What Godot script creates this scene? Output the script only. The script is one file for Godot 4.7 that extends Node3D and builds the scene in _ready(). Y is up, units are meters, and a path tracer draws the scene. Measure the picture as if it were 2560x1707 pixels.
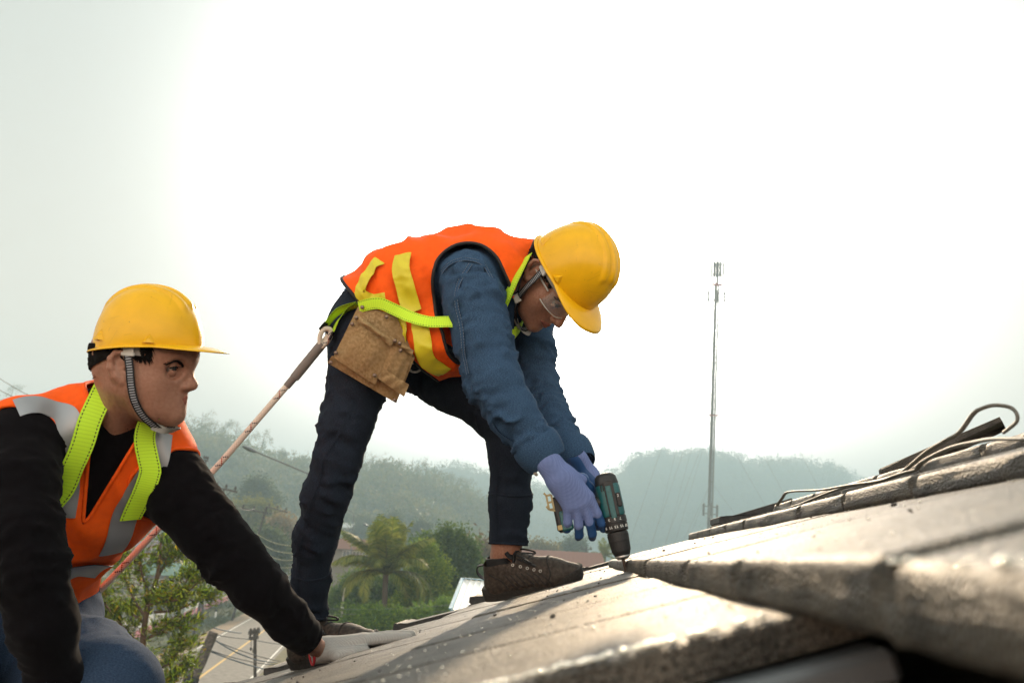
extends Node3D

# ---------------------------------------------------------------- helpers
var used_names := {}
var tex := {}

func numbered(called: String) -> String:
	var n: int = used_names.get(called, 0)
	used_names[called] = n + 1
	return called if n == 0 else "%s_%03d" % [called, n]

func tag(o: Node3D, label: String, category: String, group := "") -> Node3D:
	o.set_meta("label", label)
	o.set_meta("category", category)
	if group != "":
		o.set_meta("group", group)
	return o

func thing(called: String, label: String, category: String, at := Vector3.ZERO, group := "") -> Node3D:
	var o := Node3D.new()
	o.name = numbered(called)
	add_child(o, true)
	o.position = at
	return tag(o, label, category, group)

func put(called: String, mesh: Mesh, m: Material, parent: Node = null, kind := "") -> MeshInstance3D:
	var o := MeshInstance3D.new()
	o.name = numbered(called) if parent == null else called
	o.mesh = mesh
	o.material_override = m
	(self if parent == null else parent).add_child(o, true)
	if kind != "":
		o.set_meta("kind", kind)
	return o

func scatter(called: String, mesh: Mesh, m: Material, xforms: Array, parent: Node = null, kind := "", tints := []) -> MultiMeshInstance3D:
	var mm := MultiMesh.new()
	mm.transform_format = MultiMesh.TRANSFORM_3D
	mm.use_colors = not tints.is_empty()
	mm.mesh = mesh
	mm.instance_count = xforms.size()
	for i in xforms.size():
		mm.set_instance_transform(i, xforms[i])
		if not tints.is_empty():
			mm.set_instance_color(i, tints[i])
	var o := MultiMeshInstance3D.new()
	o.name = numbered(called) if parent == null else called
	o.multimesh = mm
	o.material_override = m
	(self if parent == null else parent).add_child(o, true)
	if kind != "":
		o.set_meta("kind", kind)
	return o

func lin(r: float, g: float, b: float) -> Color:   # real-world base colour (linear) as the sRGB that albedo_color wants
	return Color(r, g, b).linear_to_srgb()

func mat(c: Color, rough := 0.8, metal := 0.0, spec := 0.5) -> StandardMaterial3D:
	var m := StandardMaterial3D.new()
	m.albedo_color = c
	m.roughness = rough
	m.metallic = metal
	m.metallic_specular = spec
	m.cull_mode = BaseMaterial3D.CULL_DISABLED
	return m

func noise(seed_: int, freq: float, octaves := 3, type := FastNoiseLite.TYPE_SIMPLEX_SMOOTH) -> FastNoiseLite:
	var n := FastNoiseLite.new()
	n.seed = seed_
	n.frequency = freq
	n.noise_type = type
	n.fractal_octaves = octaves
	return n

func noise_image(seed_: int, freq: float, octaves: int, lo: Color, hi: Color, size := 256, contrast := 1.0, sx := 1.0, sy := 1.0) -> Image:
	var n := noise(seed_, freq, octaves)
	var im := Image.create(size, size, false, Image.FORMAT_RGB8)
	for y in size:
		var fy := float(y) / size
		for x in size:
			var fx := float(x) / size
			# four samples blended so that the texture repeats without a seam
			var a := n.get_noise_2d(x * sx, y * sy)
			var b := n.get_noise_2d((x - size) * sx, y * sy)
			var c := n.get_noise_2d(x * sx, (y - size) * sy)
			var d := n.get_noise_2d((x - size) * sx, (y - size) * sy)
			var w := lerpf(lerpf(a, b, fx), lerpf(c, d, fx), fy)
			var t := clampf(0.5 + w * contrast, 0.0, 1.0)
			im.set_pixel(x, y, lo.lerp(hi, t))
	return im

func texture_of(im: Image) -> ImageTexture:
	im.generate_mipmaps()
	return ImageTexture.create_from_image(im)

func grain(m: StandardMaterial3D, t: Texture2D, scale_: float, bump: Texture2D = null, bump_depth := 0.0, world := false) -> StandardMaterial3D:
	m.uv1_triplanar = true
	m.uv1_world_triplanar = world
	m.uv1_scale = Vector3.ONE * scale_
	if t != null:
		m.albedo_texture = t
	if bump != null:
		m.heightmap_enabled = true
		m.heightmap_texture = bump
		m.heightmap_scale = bump_depth
	return m

# ---------------------------------------------------------------- mesh building
class Mb:
	var v := PackedVector3Array()
	var n := PackedVector3Array()
	var uv := PackedVector2Array()
	var col := PackedColorArray()
	var idx := PackedInt32Array()
	var tint := Color.WHITE

	func vert(p: Vector3, nn := Vector3.UP, t := Vector2.ZERO) -> int:
		v.append(p)
		n.append(nn)
		uv.append(t)
		col.append(tint)
		return v.size() - 1

	func tri(a: int, b: int, c: int) -> void:
		idx.append(a)
		idx.append(b)
		idx.append(c)

	func face(pts: Array) -> void:   # flat polygon (a fan), its own vertices; points counter-clockwise seen from outside
		var nn: Vector3 = (pts[1] - pts[0]).cross(pts[2] - pts[0]).normalized()
		var b := v.size()
		for p in pts:
			vert(p, nn)
		for i in range(1, pts.size() - 1):
			tri(b, b + i + 1, b + i)

	func box(c: Vector3, s: Vector3, bas := Basis.IDENTITY, bev := 0.0) -> void:
		var h := s * 0.5
		for ax in 3:
			for sg: float in [-1.0, 1.0]:
				var a := Vector3.ZERO
				var b := Vector3.ZERO
				var d := Vector3.ZERO
				d[ax] = h[ax] * sg
				a[(ax + 1) % 3] = h[(ax + 1) % 3] - bev
				b[(ax + 2) % 3] = h[(ax + 2) % 3] - bev
				if sg < 0.0:
					a = -a
				face([c + bas * (d - a - b), c + bas * (d + a - b), c + bas * (d + a + b), c + bas * (d - a + b)])
		if bev > 0.0:
			for ax in 3:
				var o1 := (ax + 1) % 3
				var o2 := (ax + 2) % 3
				for s1: float in [-1.0, 1.0]:
					for s2: float in [-1.0, 1.0]:
						var p := Vector3.ZERO
						var q := Vector3.ZERO
						p[o1] = s1 * h[o1]
						p[o2] = s2 * (h[o2] - bev)
						q[o1] = s1 * (h[o1] - bev)
						q[o2] = s2 * h[o2]
						var e := Vector3.ZERO
						e[ax] = h[ax] - bev
						if s1 * s2 > 0.0:
							face([c + bas * (p - e), c + bas * (q - e), c + bas * (q + e), c + bas * (p + e)])
						else:
							face([c + bas * (p + e), c + bas * (q + e), c + bas * (q - e), c + bas * (p - e)])
			for sx: float in [-1.0, 1.0]:
				for sy: float in [-1.0, 1.0]:
					for sz: float in [-1.0, 1.0]:
						var sgn := Vector3(sx, sy, sz)
						var tri_ := []
						for ax in 3:
							var p := (h - Vector3.ONE * bev)
							p[ax] = h[ax]
							tri_.append(c + bas * (p * sgn))
						if sx * sy * sz < 0.0:
							tri_.reverse()
						face(tri_)

	func bar(a: Vector3, b: Vector3, w: float, h: float, up := Vector3.UP) -> void:
		var z := (b - a).normalized()
		var x := up.cross(z)
		if x.length() < 0.01:
			x = Vector3.RIGHT.cross(z)
		x = x.normalized()
		box((a + b) * 0.5, Vector3(w, h, a.distance_to(b)), Basis(x, z.cross(x), z))

	func tube(pts: Array, radii: Array, sides := 8, caps := true, flat := 1.0, flat_dir := Vector3.UP) -> void:
		# smooth tube through the points; UV.x runs round, UV.y is the length so far in metres
		var cnt := pts.size()
		var t0: Vector3 = (pts[1] - pts[0]).normalized()
		var x := flat_dir.cross(t0)
		if x.length() < 0.05:
			x = Vector3(0.3, 0.2, 0.9).cross(t0)
		x = x.normalized()
		var b := v.size()
		var run := 0.0
		for i in cnt:
			var t: Vector3
			if i == 0:
				t = t0
			elif i == cnt - 1:
				t = (pts[i] - pts[i - 1]).normalized()
			else:
				t = (pts[i + 1] - pts[i - 1]).normalized()
			if i > 0:
				run += pts[i].distance_to(pts[i - 1])
			x = (x - t * x.dot(t)).normalized()
			var y := t.cross(x)
			var r: float = radii[i] if radii.size() > 1 else radii[0]
			for k in sides + 1:
				var a := TAU * k / sides
				var d := x * cos(a) + y * sin(a) * flat
				vert(pts[i] + d * r, (x * cos(a) * flat + y * sin(a)).normalized(), Vector2(float(k) / sides, run))
		var w := sides + 1
		for i in cnt - 1:
			for k in sides:
				var p := b + i * w + k
				tri(p, p + w, p + 1)
				tri(p + 1, p + w, p + w + 1)
		if caps:
			for e in 2:
				var i := 0 if e == 0 else cnt - 1
				var nn: Vector3 = -t0 if e == 0 else (pts[cnt - 1] - pts[cnt - 2]).normalized()
				var c := vert(pts[i], nn)
				var first := v.size()
				for k in sides + 1:
					vert(v[b + i * w + k], nn)
				for k in sides:
					if e == 0:
						tri(c, first + k, first + k + 1)
					else:
						tri(c, first + k + 1, first + k)

	func lathe(a: Vector3, b: Vector3, prof: Array, sides := 16) -> void:
		# prof: Vector2(t along a-b, radius); hard edges wherever the profile repeats a point
		var z := (b - a).normalized()
		var x := Vector3.UP.cross(z)
		if x.length() < 0.05:
			x = Vector3.RIGHT.cross(z)
		x = x.normalized()
		var y := z.cross(x)
		var len_ := a.distance_to(b)
		for i in prof.size() - 1:
			var p: Vector2 = prof[i]
			var q: Vector2 = prof[i + 1]
			var dz := (q.x - p.x) * len_
			var dr := q.y - p.y
			if absf(dz) < 1e-7 and absf(dr) < 1e-7:
				continue
			var s := v.size()
			for k in sides + 1:
				var an := TAU * k / sides
				var d := x * cos(an) + y * sin(an)
				var nn := (d * dz - z * dr).normalized()
				vert(a + z * p.x * len_ + d * p.y, nn, Vector2(float(k) / sides, p.x))
				vert(a + z * q.x * len_ + d * q.y, nn, Vector2(float(k) / sides, q.x))
			for k in sides:
				var o := s + k * 2
				tri(o, o + 1, o + 2)
				tri(o + 2, o + 1, o + 3)

	func grid(nu: int, nv: int, fn: Callable, closed_u := false) -> void:
		# fn(s, t) -> Vector3; normals are averaged afterwards
		var b := v.size()
		for j in nv + 1:
			for i in nu + 1:
				vert(fn.call(float(i) / nu, float(j) / nv), Vector3.ZERO, Vector2(float(i) / nu, float(j) / nv))
		var w := nu + 1
		var first := idx.size()
		for j in nv:
			for i in nu:
				var p := b + j * w + i
				tri(p, p + w, p + 1)
				tri(p + 1, p + w, p + w + 1)
		smooth(b, first)
		if closed_u:
			for j in nv + 1:
				var s := (n[b + j * w] + n[b + j * w + nu]).normalized()
				n[b + j * w] = s
				n[b + j * w + nu] = s

	func smooth(from_v := 0, from_i := 0) -> void:
		for i in range(from_v, v.size()):
			n[i] = Vector3.ZERO
		for k in range(from_i, idx.size(), 3):
			var a := idx[k]
			var b := idx[k + 1]
			var c := idx[k + 2]
			var f := (v[c] - v[a]).cross(v[b] - v[a])
			n[a] += f
			n[b] += f
			n[c] += f
		for i in range(from_v, v.size()):
			n[i] = n[i].normalized() if n[i].length_squared() > 1e-20 else Vector3.UP

	func add(o: Mb, xf := Transform3D.IDENTITY) -> void:
		var b := v.size()
		for i in o.v.size():
			v.append(xf * o.v[i])
			n.append((xf.basis * o.n[i]).normalized())
		uv.append_array(o.uv)
		col.append_array(o.col)
		for i in o.idx:
			idx.append(i + b)

	func mesh() -> ArrayMesh:
		var a := []
		a.resize(Mesh.ARRAY_MAX)
		a[Mesh.ARRAY_VERTEX] = v
		a[Mesh.ARRAY_NORMAL] = n
		a[Mesh.ARRAY_TEX_UV] = uv
		a[Mesh.ARRAY_COLOR] = col
		a[Mesh.ARRAY_INDEX] = idx
		var m := ArrayMesh.new()
		m.add_surface_from_arrays(Mesh.PRIMITIVE_TRIANGLES, a)
		return m

func curve_points(pts: Array, n: int) -> Array:   # Catmull-Rom through the points, n samples a span
	var out := []
	for i in pts.size() - 1:
		var p0 = pts[maxi(i - 1, 0)]
		var p1 = pts[i]
		var p2 = pts[i + 1]
		var p3 = pts[mini(i + 2, pts.size() - 1)]
		for k in n:
			var t := float(k) / n
			out.append(0.5 * (2.0 * p1 + (p2 - p0) * t + (2.0 * p0 - 5.0 * p1 + 4.0 * p2 - p3) * t * t + (3.0 * p1 - p0 - 3.0 * p2 + p3) * t * t * t))
	out.append(pts[-1])
	return out


# ---------------------------------------------------------------- bodies and cloth: joined tapered bones, meshed with surface nets
class Sdf:
	var a := PackedVector3Array()
	var ba := PackedVector3Array()
	var il := PackedFloat32Array()
	var r0 := PackedFloat32Array()
	var dr := PackedFloat32Array()
	var kk := PackedFloat32Array()
	var ax := PackedVector3Array()
	var fx := PackedFloat32Array()
	var sc := PackedFloat32Array()
	var op := PackedByteArray()
	var frame := Transform3D.IDENTITY
	var fscale := 1.0

	func bone(p: Vector3, q: Vector3, rp: float, rq: float, k := 0.03, axis := Vector3.ZERO, f := 1.0, cut := false) -> void:
		p = frame * p
		q = frame * q
		rp *= fscale
		rq *= fscale
		k *= fscale
		var axis_w := axis
		if axis != Vector3.ZERO:
			axis_w = (frame.basis * axis).normalized()
		var d := q - p
		if f != 1.0:
			d += axis_w * (d.dot(axis_w) * (1.0 / f - 1.0))
		a.append(p)
		ba.append(d)
		il.append(1.0 / maxf(d.length_squared(), 1e-9))
		r0.append(rp)
		dr.append(rq - rp)
		kk.append(maxf(k, 1e-4))
		ax.append(axis_w)
		fx.append(1.0 / f - 1.0)
		sc.append(minf(1.0, f))
		op.append(1 if cut else 0)

	func ball(p: Vector3, r: float, k := 0.02, axis := Vector3.ZERO, f := 1.0, cut := false) -> void:
		bone(p, p, r, r, k, axis, f, cut)

	func chain(pts: Array, k := 0.03, axis := Vector3.ZERO, f := 1.0) -> void:   # Vector4: place and radius
		for i in pts.size() - 1:
			var p: Vector4 = pts[i]
			var q: Vector4 = pts[i + 1]
			bone(Vector3(p.x, p.y, p.z), Vector3(q.x, q.y, q.z), p.w, q.w, k, axis, f)

	func one(i: int, p: Vector3) -> float:
		var q := p - a[i]
		var f := fx[i]
		if f != 0.0:
			var x := ax[i]
			q += x * (q.dot(x) * f)
		var d := ba[i]
		var h := clampf(q.dot(d) * il[i], 0.0, 1.0)
		return ((q - d * h).length() - r0[i] - dr[i] * h) * sc[i]

	func value(p: Vector3, list: PackedInt32Array) -> float:
		var r := 1.0
		for i in list:
			var q := p - a[i]
			var f := fx[i]
			if f != 0.0:
				var x := ax[i]
				q += x * (q.dot(x) * f)
			var d := ba[i]
			var h := clampf(q.dot(d) * il[i], 0.0, 1.0)
			var s := ((q - d * h).length() - r0[i] - dr[i] * h) * sc[i]
			var k := kk[i]
			if op[i] == 0:
				var g := maxf(k - absf(r - s), 0.0) / k
				r = minf(r, s) - g * g * k * 0.25
			else:
				var g := maxf(k - absf(r + s), 0.0) / k
				r = maxf(r, -s) + g * g * k * 0.25
		return r

	func all() -> PackedInt32Array:
		var l := PackedInt32Array()
		for i in a.size():
			l.append(i)
		return l

	func near(c: Vector3, rad: float) -> PackedInt32Array:
		var best := 1e9
		var ds := PackedFloat32Array()
		for i in a.size():
			var d := one(i, c)
			ds.append(d)
			if op[i] == 0:
				best = minf(best, d)
		var l := PackedInt32Array()
		for i in a.size():
			if ds[i] < best + 2.0 * rad + kk[i] * 1.5 or (op[i] == 1 and ds[i] < rad + kk[i]):
				l.append(i)
		return l

	func snap(p: Vector3, list: PackedInt32Array, offset: float) -> Vector3:   # the place on the surface (plus offset) nearest to p
		for it in 6:
			var e := 0.002
			var v := value(p, list)
			var g := Vector3(value(p + Vector3(e, 0, 0), list) - v, value(p + Vector3(0, e, 0), list) - v, value(p + Vector3(0, 0, e), list) - v)
			if g.length_squared() < 1e-12:
				break
			p -= g.normalized() * (v - offset) * 0.9
		return p

	func normal(p: Vector3, list: PackedInt32Array) -> Vector3:
		var e := 0.002
		return Vector3(value(p + Vector3(e, 0, 0), list) - value(p - Vector3(e, 0, 0), list), value(p + Vector3(0, e, 0), list) - value(p - Vector3(0, e, 0), list), value(p + Vector3(0, 0, e), list) - value(p - Vector3(0, 0, e), list)).normalized()

	func mesh_into(mb: Mb, cell: float) -> void:
		var lo := Vector3(1e9, 1e9, 1e9)
		var hi := -lo
		for i in a.size():
			if op[i] == 1:
				continue
			var r := maxf(r0[i], r0[i] + dr[i]) * maxf(1.0, 1.0 / (1.0 + fx[i])) + 0.02
			var b := ba[i]
			if fx[i] != 0.0:
				b -= ax[i] * (b.dot(ax[i]) * (1.0 - 1.0 / (1.0 + fx[i])))
			for p: Vector3 in [a[i], a[i] + b]:
				lo = lo.min(p - Vector3.ONE * r)
				hi = hi.max(p + Vector3.ONE * r)
		var nb := 6
		var bs := cell * nb
		var cnt := Vector3i(((hi - lo) / bs).ceil())
		var rad := bs * 0.5 * sqrt(3.0)
		var ids := {}
		var quads := PackedInt64Array()
		var first_v := mb.v.size()
		var first_i := mb.idx.size()
		var m := nb + 1
		var vals := PackedFloat32Array()
		vals.resize(m * m * m)
		var every := all()
		var sy := 4096
		var sz := 4096 * 4096
		for bz in cnt.z:
			for by in cnt.y:
				for bx in cnt.x:
					var o := lo + Vector3(bx, by, bz) * bs
					var c := o + Vector3.ONE * bs * 0.5
					var list := near(c, rad)
					if list.is_empty():
						continue
					var vc := value(c, list)
					if vc > rad * 1.15 or vc < -rad * 2.2:
						continue
					var w := 0
					for z in m:
						for y in m:
							for x in m:
								vals[w] = value(o + Vector3(x, y, z) * cell, list)
								w += 1
					for z in nb:
						for y in nb:
							for x in nb:
								w = (z * m + y) * m + x
								var v0 := vals[w]
								var v1 := vals[w + 1]
								var v2 := vals[w + m]
								var v3 := vals[w + m + 1]
								var w2 := w + m * m
								var v4 := vals[w2]
								var v5 := vals[w2 + 1]
								var v6 := vals[w2 + m]
								var v7 := vals[w2 + m + 1]
								var ng := int(v0 < 0.0) + int(v1 < 0.0) + int(v2 < 0.0) + int(v3 < 0.0) + int(v4 < 0.0) + int(v5 < 0.0) + int(v6 < 0.0) + int(v7 < 0.0)
								if ng == 0 or ng == 8:
									continue
								var s := Vector3.ZERO
								var k := 0
								if (v0 < 0.0) != (v1 < 0.0):
									s += Vector3(v0 / (v0 - v1), 0, 0)
									k += 1
								if (v2 < 0.0) != (v3 < 0.0):
									s += Vector3(v2 / (v2 - v3), 1, 0)
									k += 1
								if (v4 < 0.0) != (v5 < 0.0):
									s += Vector3(v4 / (v4 - v5), 0, 1)
									k += 1
								if (v6 < 0.0) != (v7 < 0.0):
									s += Vector3(v6 / (v6 - v7), 1, 1)
									k += 1
								if (v0 < 0.0) != (v2 < 0.0):
									s += Vector3(0, v0 / (v0 - v2), 0)
									k += 1
								if (v1 < 0.0) != (v3 < 0.0):
									s += Vector3(1, v1 / (v1 - v3), 0)
									k += 1
								if (v4 < 0.0) != (v6 < 0.0):
									s += Vector3(0, v4 / (v4 - v6), 1)
									k += 1
								if (v5 < 0.0) != (v7 < 0.0):
									s += Vector3(1, v5 / (v5 - v7), 1)
									k += 1
								if (v0 < 0.0) != (v4 < 0.0):
									s += Vector3(0, 0, v0 / (v0 - v4))
									k += 1
								if (v1 < 0.0) != (v5 < 0.0):
									s += Vector3(1, 0, v1 / (v1 - v5))
									k += 1
								if (v2 < 0.0) != (v6 < 0.0):
									s += Vector3(0, 1, v2 / (v2 - v6))
									k += 1
								if (v3 < 0.0) != (v7 < 0.0):
									s += Vector3(1, 1, v3 / (v3 - v7))
									k += 1
								var gx := bx * nb + x + 1
								var gy := by * nb + y + 1
								var gz := bz * nb + z + 1
								var id := gx + gy * sy + gz * sz
								ids[id] = mb.vert(o + (Vector3(x, y, z) + s / k) * cell)
								if (v0 < 0.0) != (v1 < 0.0):
									quads.append_array([id, id - sy, id - sy - sz, id - sz, int(v0 < 0.0)])
								if (v0 < 0.0) != (v2 < 0.0):
									quads.append_array([id, id - sz, id - sz - 1, id - 1, int(v0 < 0.0)])
								if (v0 < 0.0) != (v4 < 0.0):
									quads.append_array([id, id - 1, id - 1 - sy, id - sy, int(v0 < 0.0)])
		for q in range(0, quads.size(), 5):
			if not (ids.has(quads[q]) and ids.has(quads[q + 1]) and ids.has(quads[q + 2]) and ids.has(quads[q + 3])):
				continue
			var p0: int = ids[quads[q]]
			var p1: int = ids[quads[q + 1]]
			var p2: int = ids[quads[q + 2]]
			var p3: int = ids[quads[q + 3]]
			if quads[q + 4] == 1:
				mb.tri(p0, p2, p1)
				mb.tri(p0, p3, p2)
			else:
				mb.tri(p0, p1, p2)
				mb.tri(p0, p2, p3)
		mb.smooth(first_v, first_i)

func displaced(mb: Mb, fn: Callable) -> Mb:   # fn(place, normal) -> metres outward
	for i in mb.v.size():
		mb.v[i] += mb.n[i] * float(fn.call(mb.v[i], mb.n[i]))
	mb.smooth()
	return mb

func clipped(mb: Mb, fn: Callable) -> Mb:   # what lies where fn(place) < 0, cut clean along fn = 0
	var o := Mb.new()
	var vals := PackedFloat32Array()
	for p in mb.v:
		vals.append(fn.call(p))
	var kept := {}
	var edge := {}
	for k in range(0, mb.idx.size(), 3):
		var t := [mb.idx[k], mb.idx[k + 1], mb.idx[k + 2]]
		var poly := []
		for e in 3:
			var i: int = t[e]
			var j: int = t[(e + 1) % 3]
			if vals[i] < 0.0:
				if not kept.has(i):
					kept[i] = o.vert(mb.v[i], mb.n[i], mb.uv[i])
				poly.append(kept[i])
			if (vals[i] < 0.0) != (vals[j] < 0.0):
				var key := mini(i, j) * 1000003 + maxi(i, j)
				if not edge.has(key):
					var f := vals[i] / (vals[i] - vals[j])
					edge[key] = o.vert(mb.v[i].lerp(mb.v[j], f), mb.n[i].lerp(mb.n[j], f).normalized(), mb.uv[i].lerp(mb.uv[j], f))
				poly.append(edge[key])
		for q in range(1, poly.size() - 1):
			o.tri(poly[0], poly[q], poly[q + 1])
	return o

func border_loops(mb: Mb, shortest := 0.1) -> Array:
	var nxt := {}
	var seen := {}
	for k in range(0, mb.idx.size(), 3):
		for e in 3:
			seen[mb.idx[k + e] * 1000003 + mb.idx[k + (e + 1) % 3]] = true
	for k in range(0, mb.idx.size(), 3):
		for e in 3:
			var i := mb.idx[k + e]
			var j := mb.idx[k + (e + 1) % 3]
			if not seen.has(j * 1000003 + i):
				nxt[i] = j
	var loops := []
	while not nxt.is_empty():
		var s: int = nxt.keys()[0]
		var pts := []
		var len_ := 0.0
		var c := s
		while nxt.has(c):
			if pts.is_empty() or pts[-1].distance_to(mb.v[c]) > 0.004:
				if not pts.is_empty():
					len_ += pts[-1].distance_to(mb.v[c])
				pts.append(mb.v[c])
			var q: int = nxt[c]
			nxt.erase(c)
			c = q
		if c == s and pts.size() > 2:
			pts.append(pts[0])
		if len_ > shortest and pts.size() > 3:
			for it in 3:
				var sm := pts.duplicate()
				for i in range(1, pts.size() - 1):
					sm[i] = (pts[i - 1] + pts[i] * 2.0 + pts[i + 1]) * 0.25
				pts = sm
			loops.append(pts)
	return loops

func piping(mb: Mb, r: float, sides := 6) -> Mb:
	var o := Mb.new()
	for l in border_loops(mb):
		o.tube(l, [r], sides)
	return o

func backed(mb: Mb, depth: float) -> Mb:   # cloth with an inside and a turned edge
	var o := Mb.new()
	o.add(mb)
	var b := o.v.size()
	for i in mb.v.size():
		o.vert(mb.v[i] - mb.n[i] * depth, -mb.n[i], mb.uv[i])
	var seen := {}
	for k in range(0, mb.idx.size(), 3):
		o.tri(b + mb.idx[k], b + mb.idx[k + 2], b + mb.idx[k + 1])
		for e in 3:
			seen[mb.idx[k + e] * 1000003 + mb.idx[k + (e + 1) % 3]] = true
	for k in range(0, mb.idx.size(), 3):
		for e in 3:
			var i := mb.idx[k + e]
			var j := mb.idx[k + (e + 1) % 3]
			if not seen.has(j * 1000003 + i):
				o.tri(i, b + i, j)
				o.tri(j, b + i, b + j)
	return o

func band(body: Sdf, path: Array, width: float, offset: float, across := 4, n := 10, uv_len := 0.1, widths := []) -> Mb:
	# webbing draped over a body: the path (places near the surface) and the width square to it, both laid on the surface
	var pts := curve_points(path, n)
	var every := body.all()
	var mb := Mb.new()
	var run := 0.0
	var w := across + 1
	for i in pts.size():
		var c := body.snap(pts[i], every, offset)
		var t: Vector3 = (pts[mini(i + 1, pts.size() - 1)] - pts[maxi(i - 1, 0)]).normalized()
		var nn := body.normal(c, every)
		var s := t.cross(nn).normalized()
		if i > 0:
			run += pts[i].distance_to(pts[i - 1])
		var wd := width
		if not widths.is_empty():
			var f := float(i) / (pts.size() - 1) * (widths.size() - 1)
			var f0 := mini(int(f), widths.size() - 2)
			wd = lerpf(widths[f0], widths[f0 + 1], f - f0)
		for k in w:
			var q := c + s * wd * (float(k) / across - 0.5)
			q = q.lerp(body.snap(q, every, offset), 0.85)
			mb.vert(q, nn, Vector2(float(k) / across, run / uv_len))
	for i in pts.size() - 1:
		for k in across:
			var p := i * w + k
			mb.tri(p, p + 1, p + w)
			mb.tri(p + 1, p + w + 1, p + w)
	mb.smooth()
	if mb.n[mb.n.size() / 2].dot(body.normal(mb.v[mb.n.size() / 2], every)) < 0.0:
		turn_over(mb)
	return mb

func turn_over(mb: Mb) -> void:   # the other side becomes the outside
	for i in mb.n.size():
		mb.n[i] = -mb.n[i]
	for k in range(0, mb.idx.size(), 3):
		var t := mb.idx[k + 1]
		mb.idx[k + 1] = mb.idx[k + 2]
		mb.idx[k + 2] = t

func ribbon(path: Array, side: Vector3, width: float, n := 8, uv_len := 0.1, thick := 0.002) -> Mb:
	# free-hanging webbing with a little thickness
	var pts := curve_points(path, n)
	var mb := Mb.new()
	var run := 0.0
	for i in pts.size():
		var t: Vector3 = (pts[mini(i + 1, pts.size() - 1)] - pts[maxi(i - 1, 0)]).normalized()
		var s := (side - t * side.dot(t)).normalized()
		var nn := t.cross(s) * thick * 0.5
		if i > 0:
			run += pts[i].distance_to(pts[i - 1])
		for q: Array in [[-1.0, 1.0, 0.0], [1.0, 1.0, 1.0], [1.0, -1.0, 1.0], [-1.0, -1.0, 0.0]]:
			mb.vert(pts[i] + s * (width * 0.5 * q[0]) + nn * q[1], nn.normalized() * q[1], Vector2(q[2], run / uv_len))
	for i in pts.size() - 1:
		for k in 4:
			var p := i * 4 + k
			var q := i * 4 + (k + 1) % 4
			mb.tri(p, q, p + 4)
			mb.tri(q, q + 4, p + 4)
	return mb


# ---------------------------------------------------------------- the scene
func _ready() -> void:
	var cam := Camera3D.new()
	cam.name = "camera"
	cam.position = Vector3(0, 9, 0)
	cam.rotation_order = EULER_ORDER_YXZ
	cam.rotation_degrees = Vector3(15.03, 5.61, 3.0)
	cam.near = 0.03
	cam.far = 6000.0
	var lens := CameraAttributesPhysical.new()
	lens.frustum_focal_length = 28.12
	lens.frustum_focus_distance = 2.2
	lens.frustum_near = 0.03
	lens.frustum_far = 6000.0
	lens.exposure_aperture = 6.0
	cam.attributes = lens
	cam.fov = 46.22
	add_child(cam)
	cam.fov = 46.22
	var we := WorldEnvironment.new()
	we.name = "world_environment"
	var env := Environment.new()
	env.background_mode = Environment.BG_SKY
	env.sky = Sky.new()
	env.sky.sky_material = haze_sky()
	env.background_energy_multiplier = 1.0
	env.tonemap_mode = Environment.TONE_MAPPER_LINEAR
	env.tonemap_exposure = 2.45
	env.sdfgi_enabled = true
	env.ssao_enabled = true
	env.ssil_enabled = true
	env.fog_enabled = true
	env.fog_density = 0.0017
	env.fog_light_color = Color(0.80, 0.94, 1.0)
	we.environment = env
	add_child(we)
	var sun := DirectionalLight3D.new()
	sun.name = "sun"
	sun.light_energy = 0.9
	sun.light_color = Color(1.0, 0.88, 0.72)
	sun.light_angular_distance = 1.5
	sun.shadow_enabled = true
	add_child(sun)
	sun.look_at_from_position(Vector3(0, 9.0 + 42.4, -100), Vector3(0, 9, 0))
	build_roof()
	build_land()
	build_town()
	build_people()

func haze_sky() -> PanoramaSkyMaterial:
	# haze lit from behind: white round the sun, warm at the horizon, greenish grey to the sides
	var w := 512
	var h := 256
	var im := Image.create(w, h, false, Image.FORMAT_RGBF)
	var to_sun := Vector3(0, 0.424, -1).normalized()
	for y in h:
		var el := PI * (0.5 - (y + 0.5) / h)
		for x in w:
			var az := TAU * (x + 0.5) / w   # 0 is -Z
			var d := Vector3(sin(az) * cos(el), sin(el), -cos(az) * cos(el))
			var ang := acos(clampf(d.dot(to_sun), -1.0, 1.0))
			var glow := exp(-pow(ang / 0.25, 2.0))
			var wide := exp(-ang / 1.3)
			var up := clampf(d.y, 0.0, 1.0)
			var c := Color(0.164, 0.188, 0.184).lerp(Color(0.82, 0.555, 0.40), exp(-up / 0.20))
			c = c * (0.86 + 0.22 * wide + 2.7 * smoothstep(1.1, 2.3, ang))  # last term: brightening opposite the sun, added as fill from behind the camera
			c = c + Color(1.0, 0.96, 0.89) * (9.0 * glow + 0.34 * exp(-ang / 0.50))
			im.set_pixel(x, y, Color(c.r, c.g, c.b))
	var m := PanoramaSkyMaterial.new()
	m.panorama = ImageTexture.create_from_image(im)
	return m


# ---------------------------------------------------------------- the tiled roof
const EDGE := Vector2(0.107, 9.006)     # upper front edge of the course whose end the camera rests beside
const STEP := Vector2(0.312, 0.119)     # from one course to the next, up the slope
const THICK := 0.027
const TILE_W := 0.281

func roof_y(x: float) -> float:
	var i := floorf((x - EDGE.x) / STEP.x)
	var t := (x - EDGE.x) / STEP.x - i
	return EDGE.y + STEP.y * i + t * (STEP.y - THICK)

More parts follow.
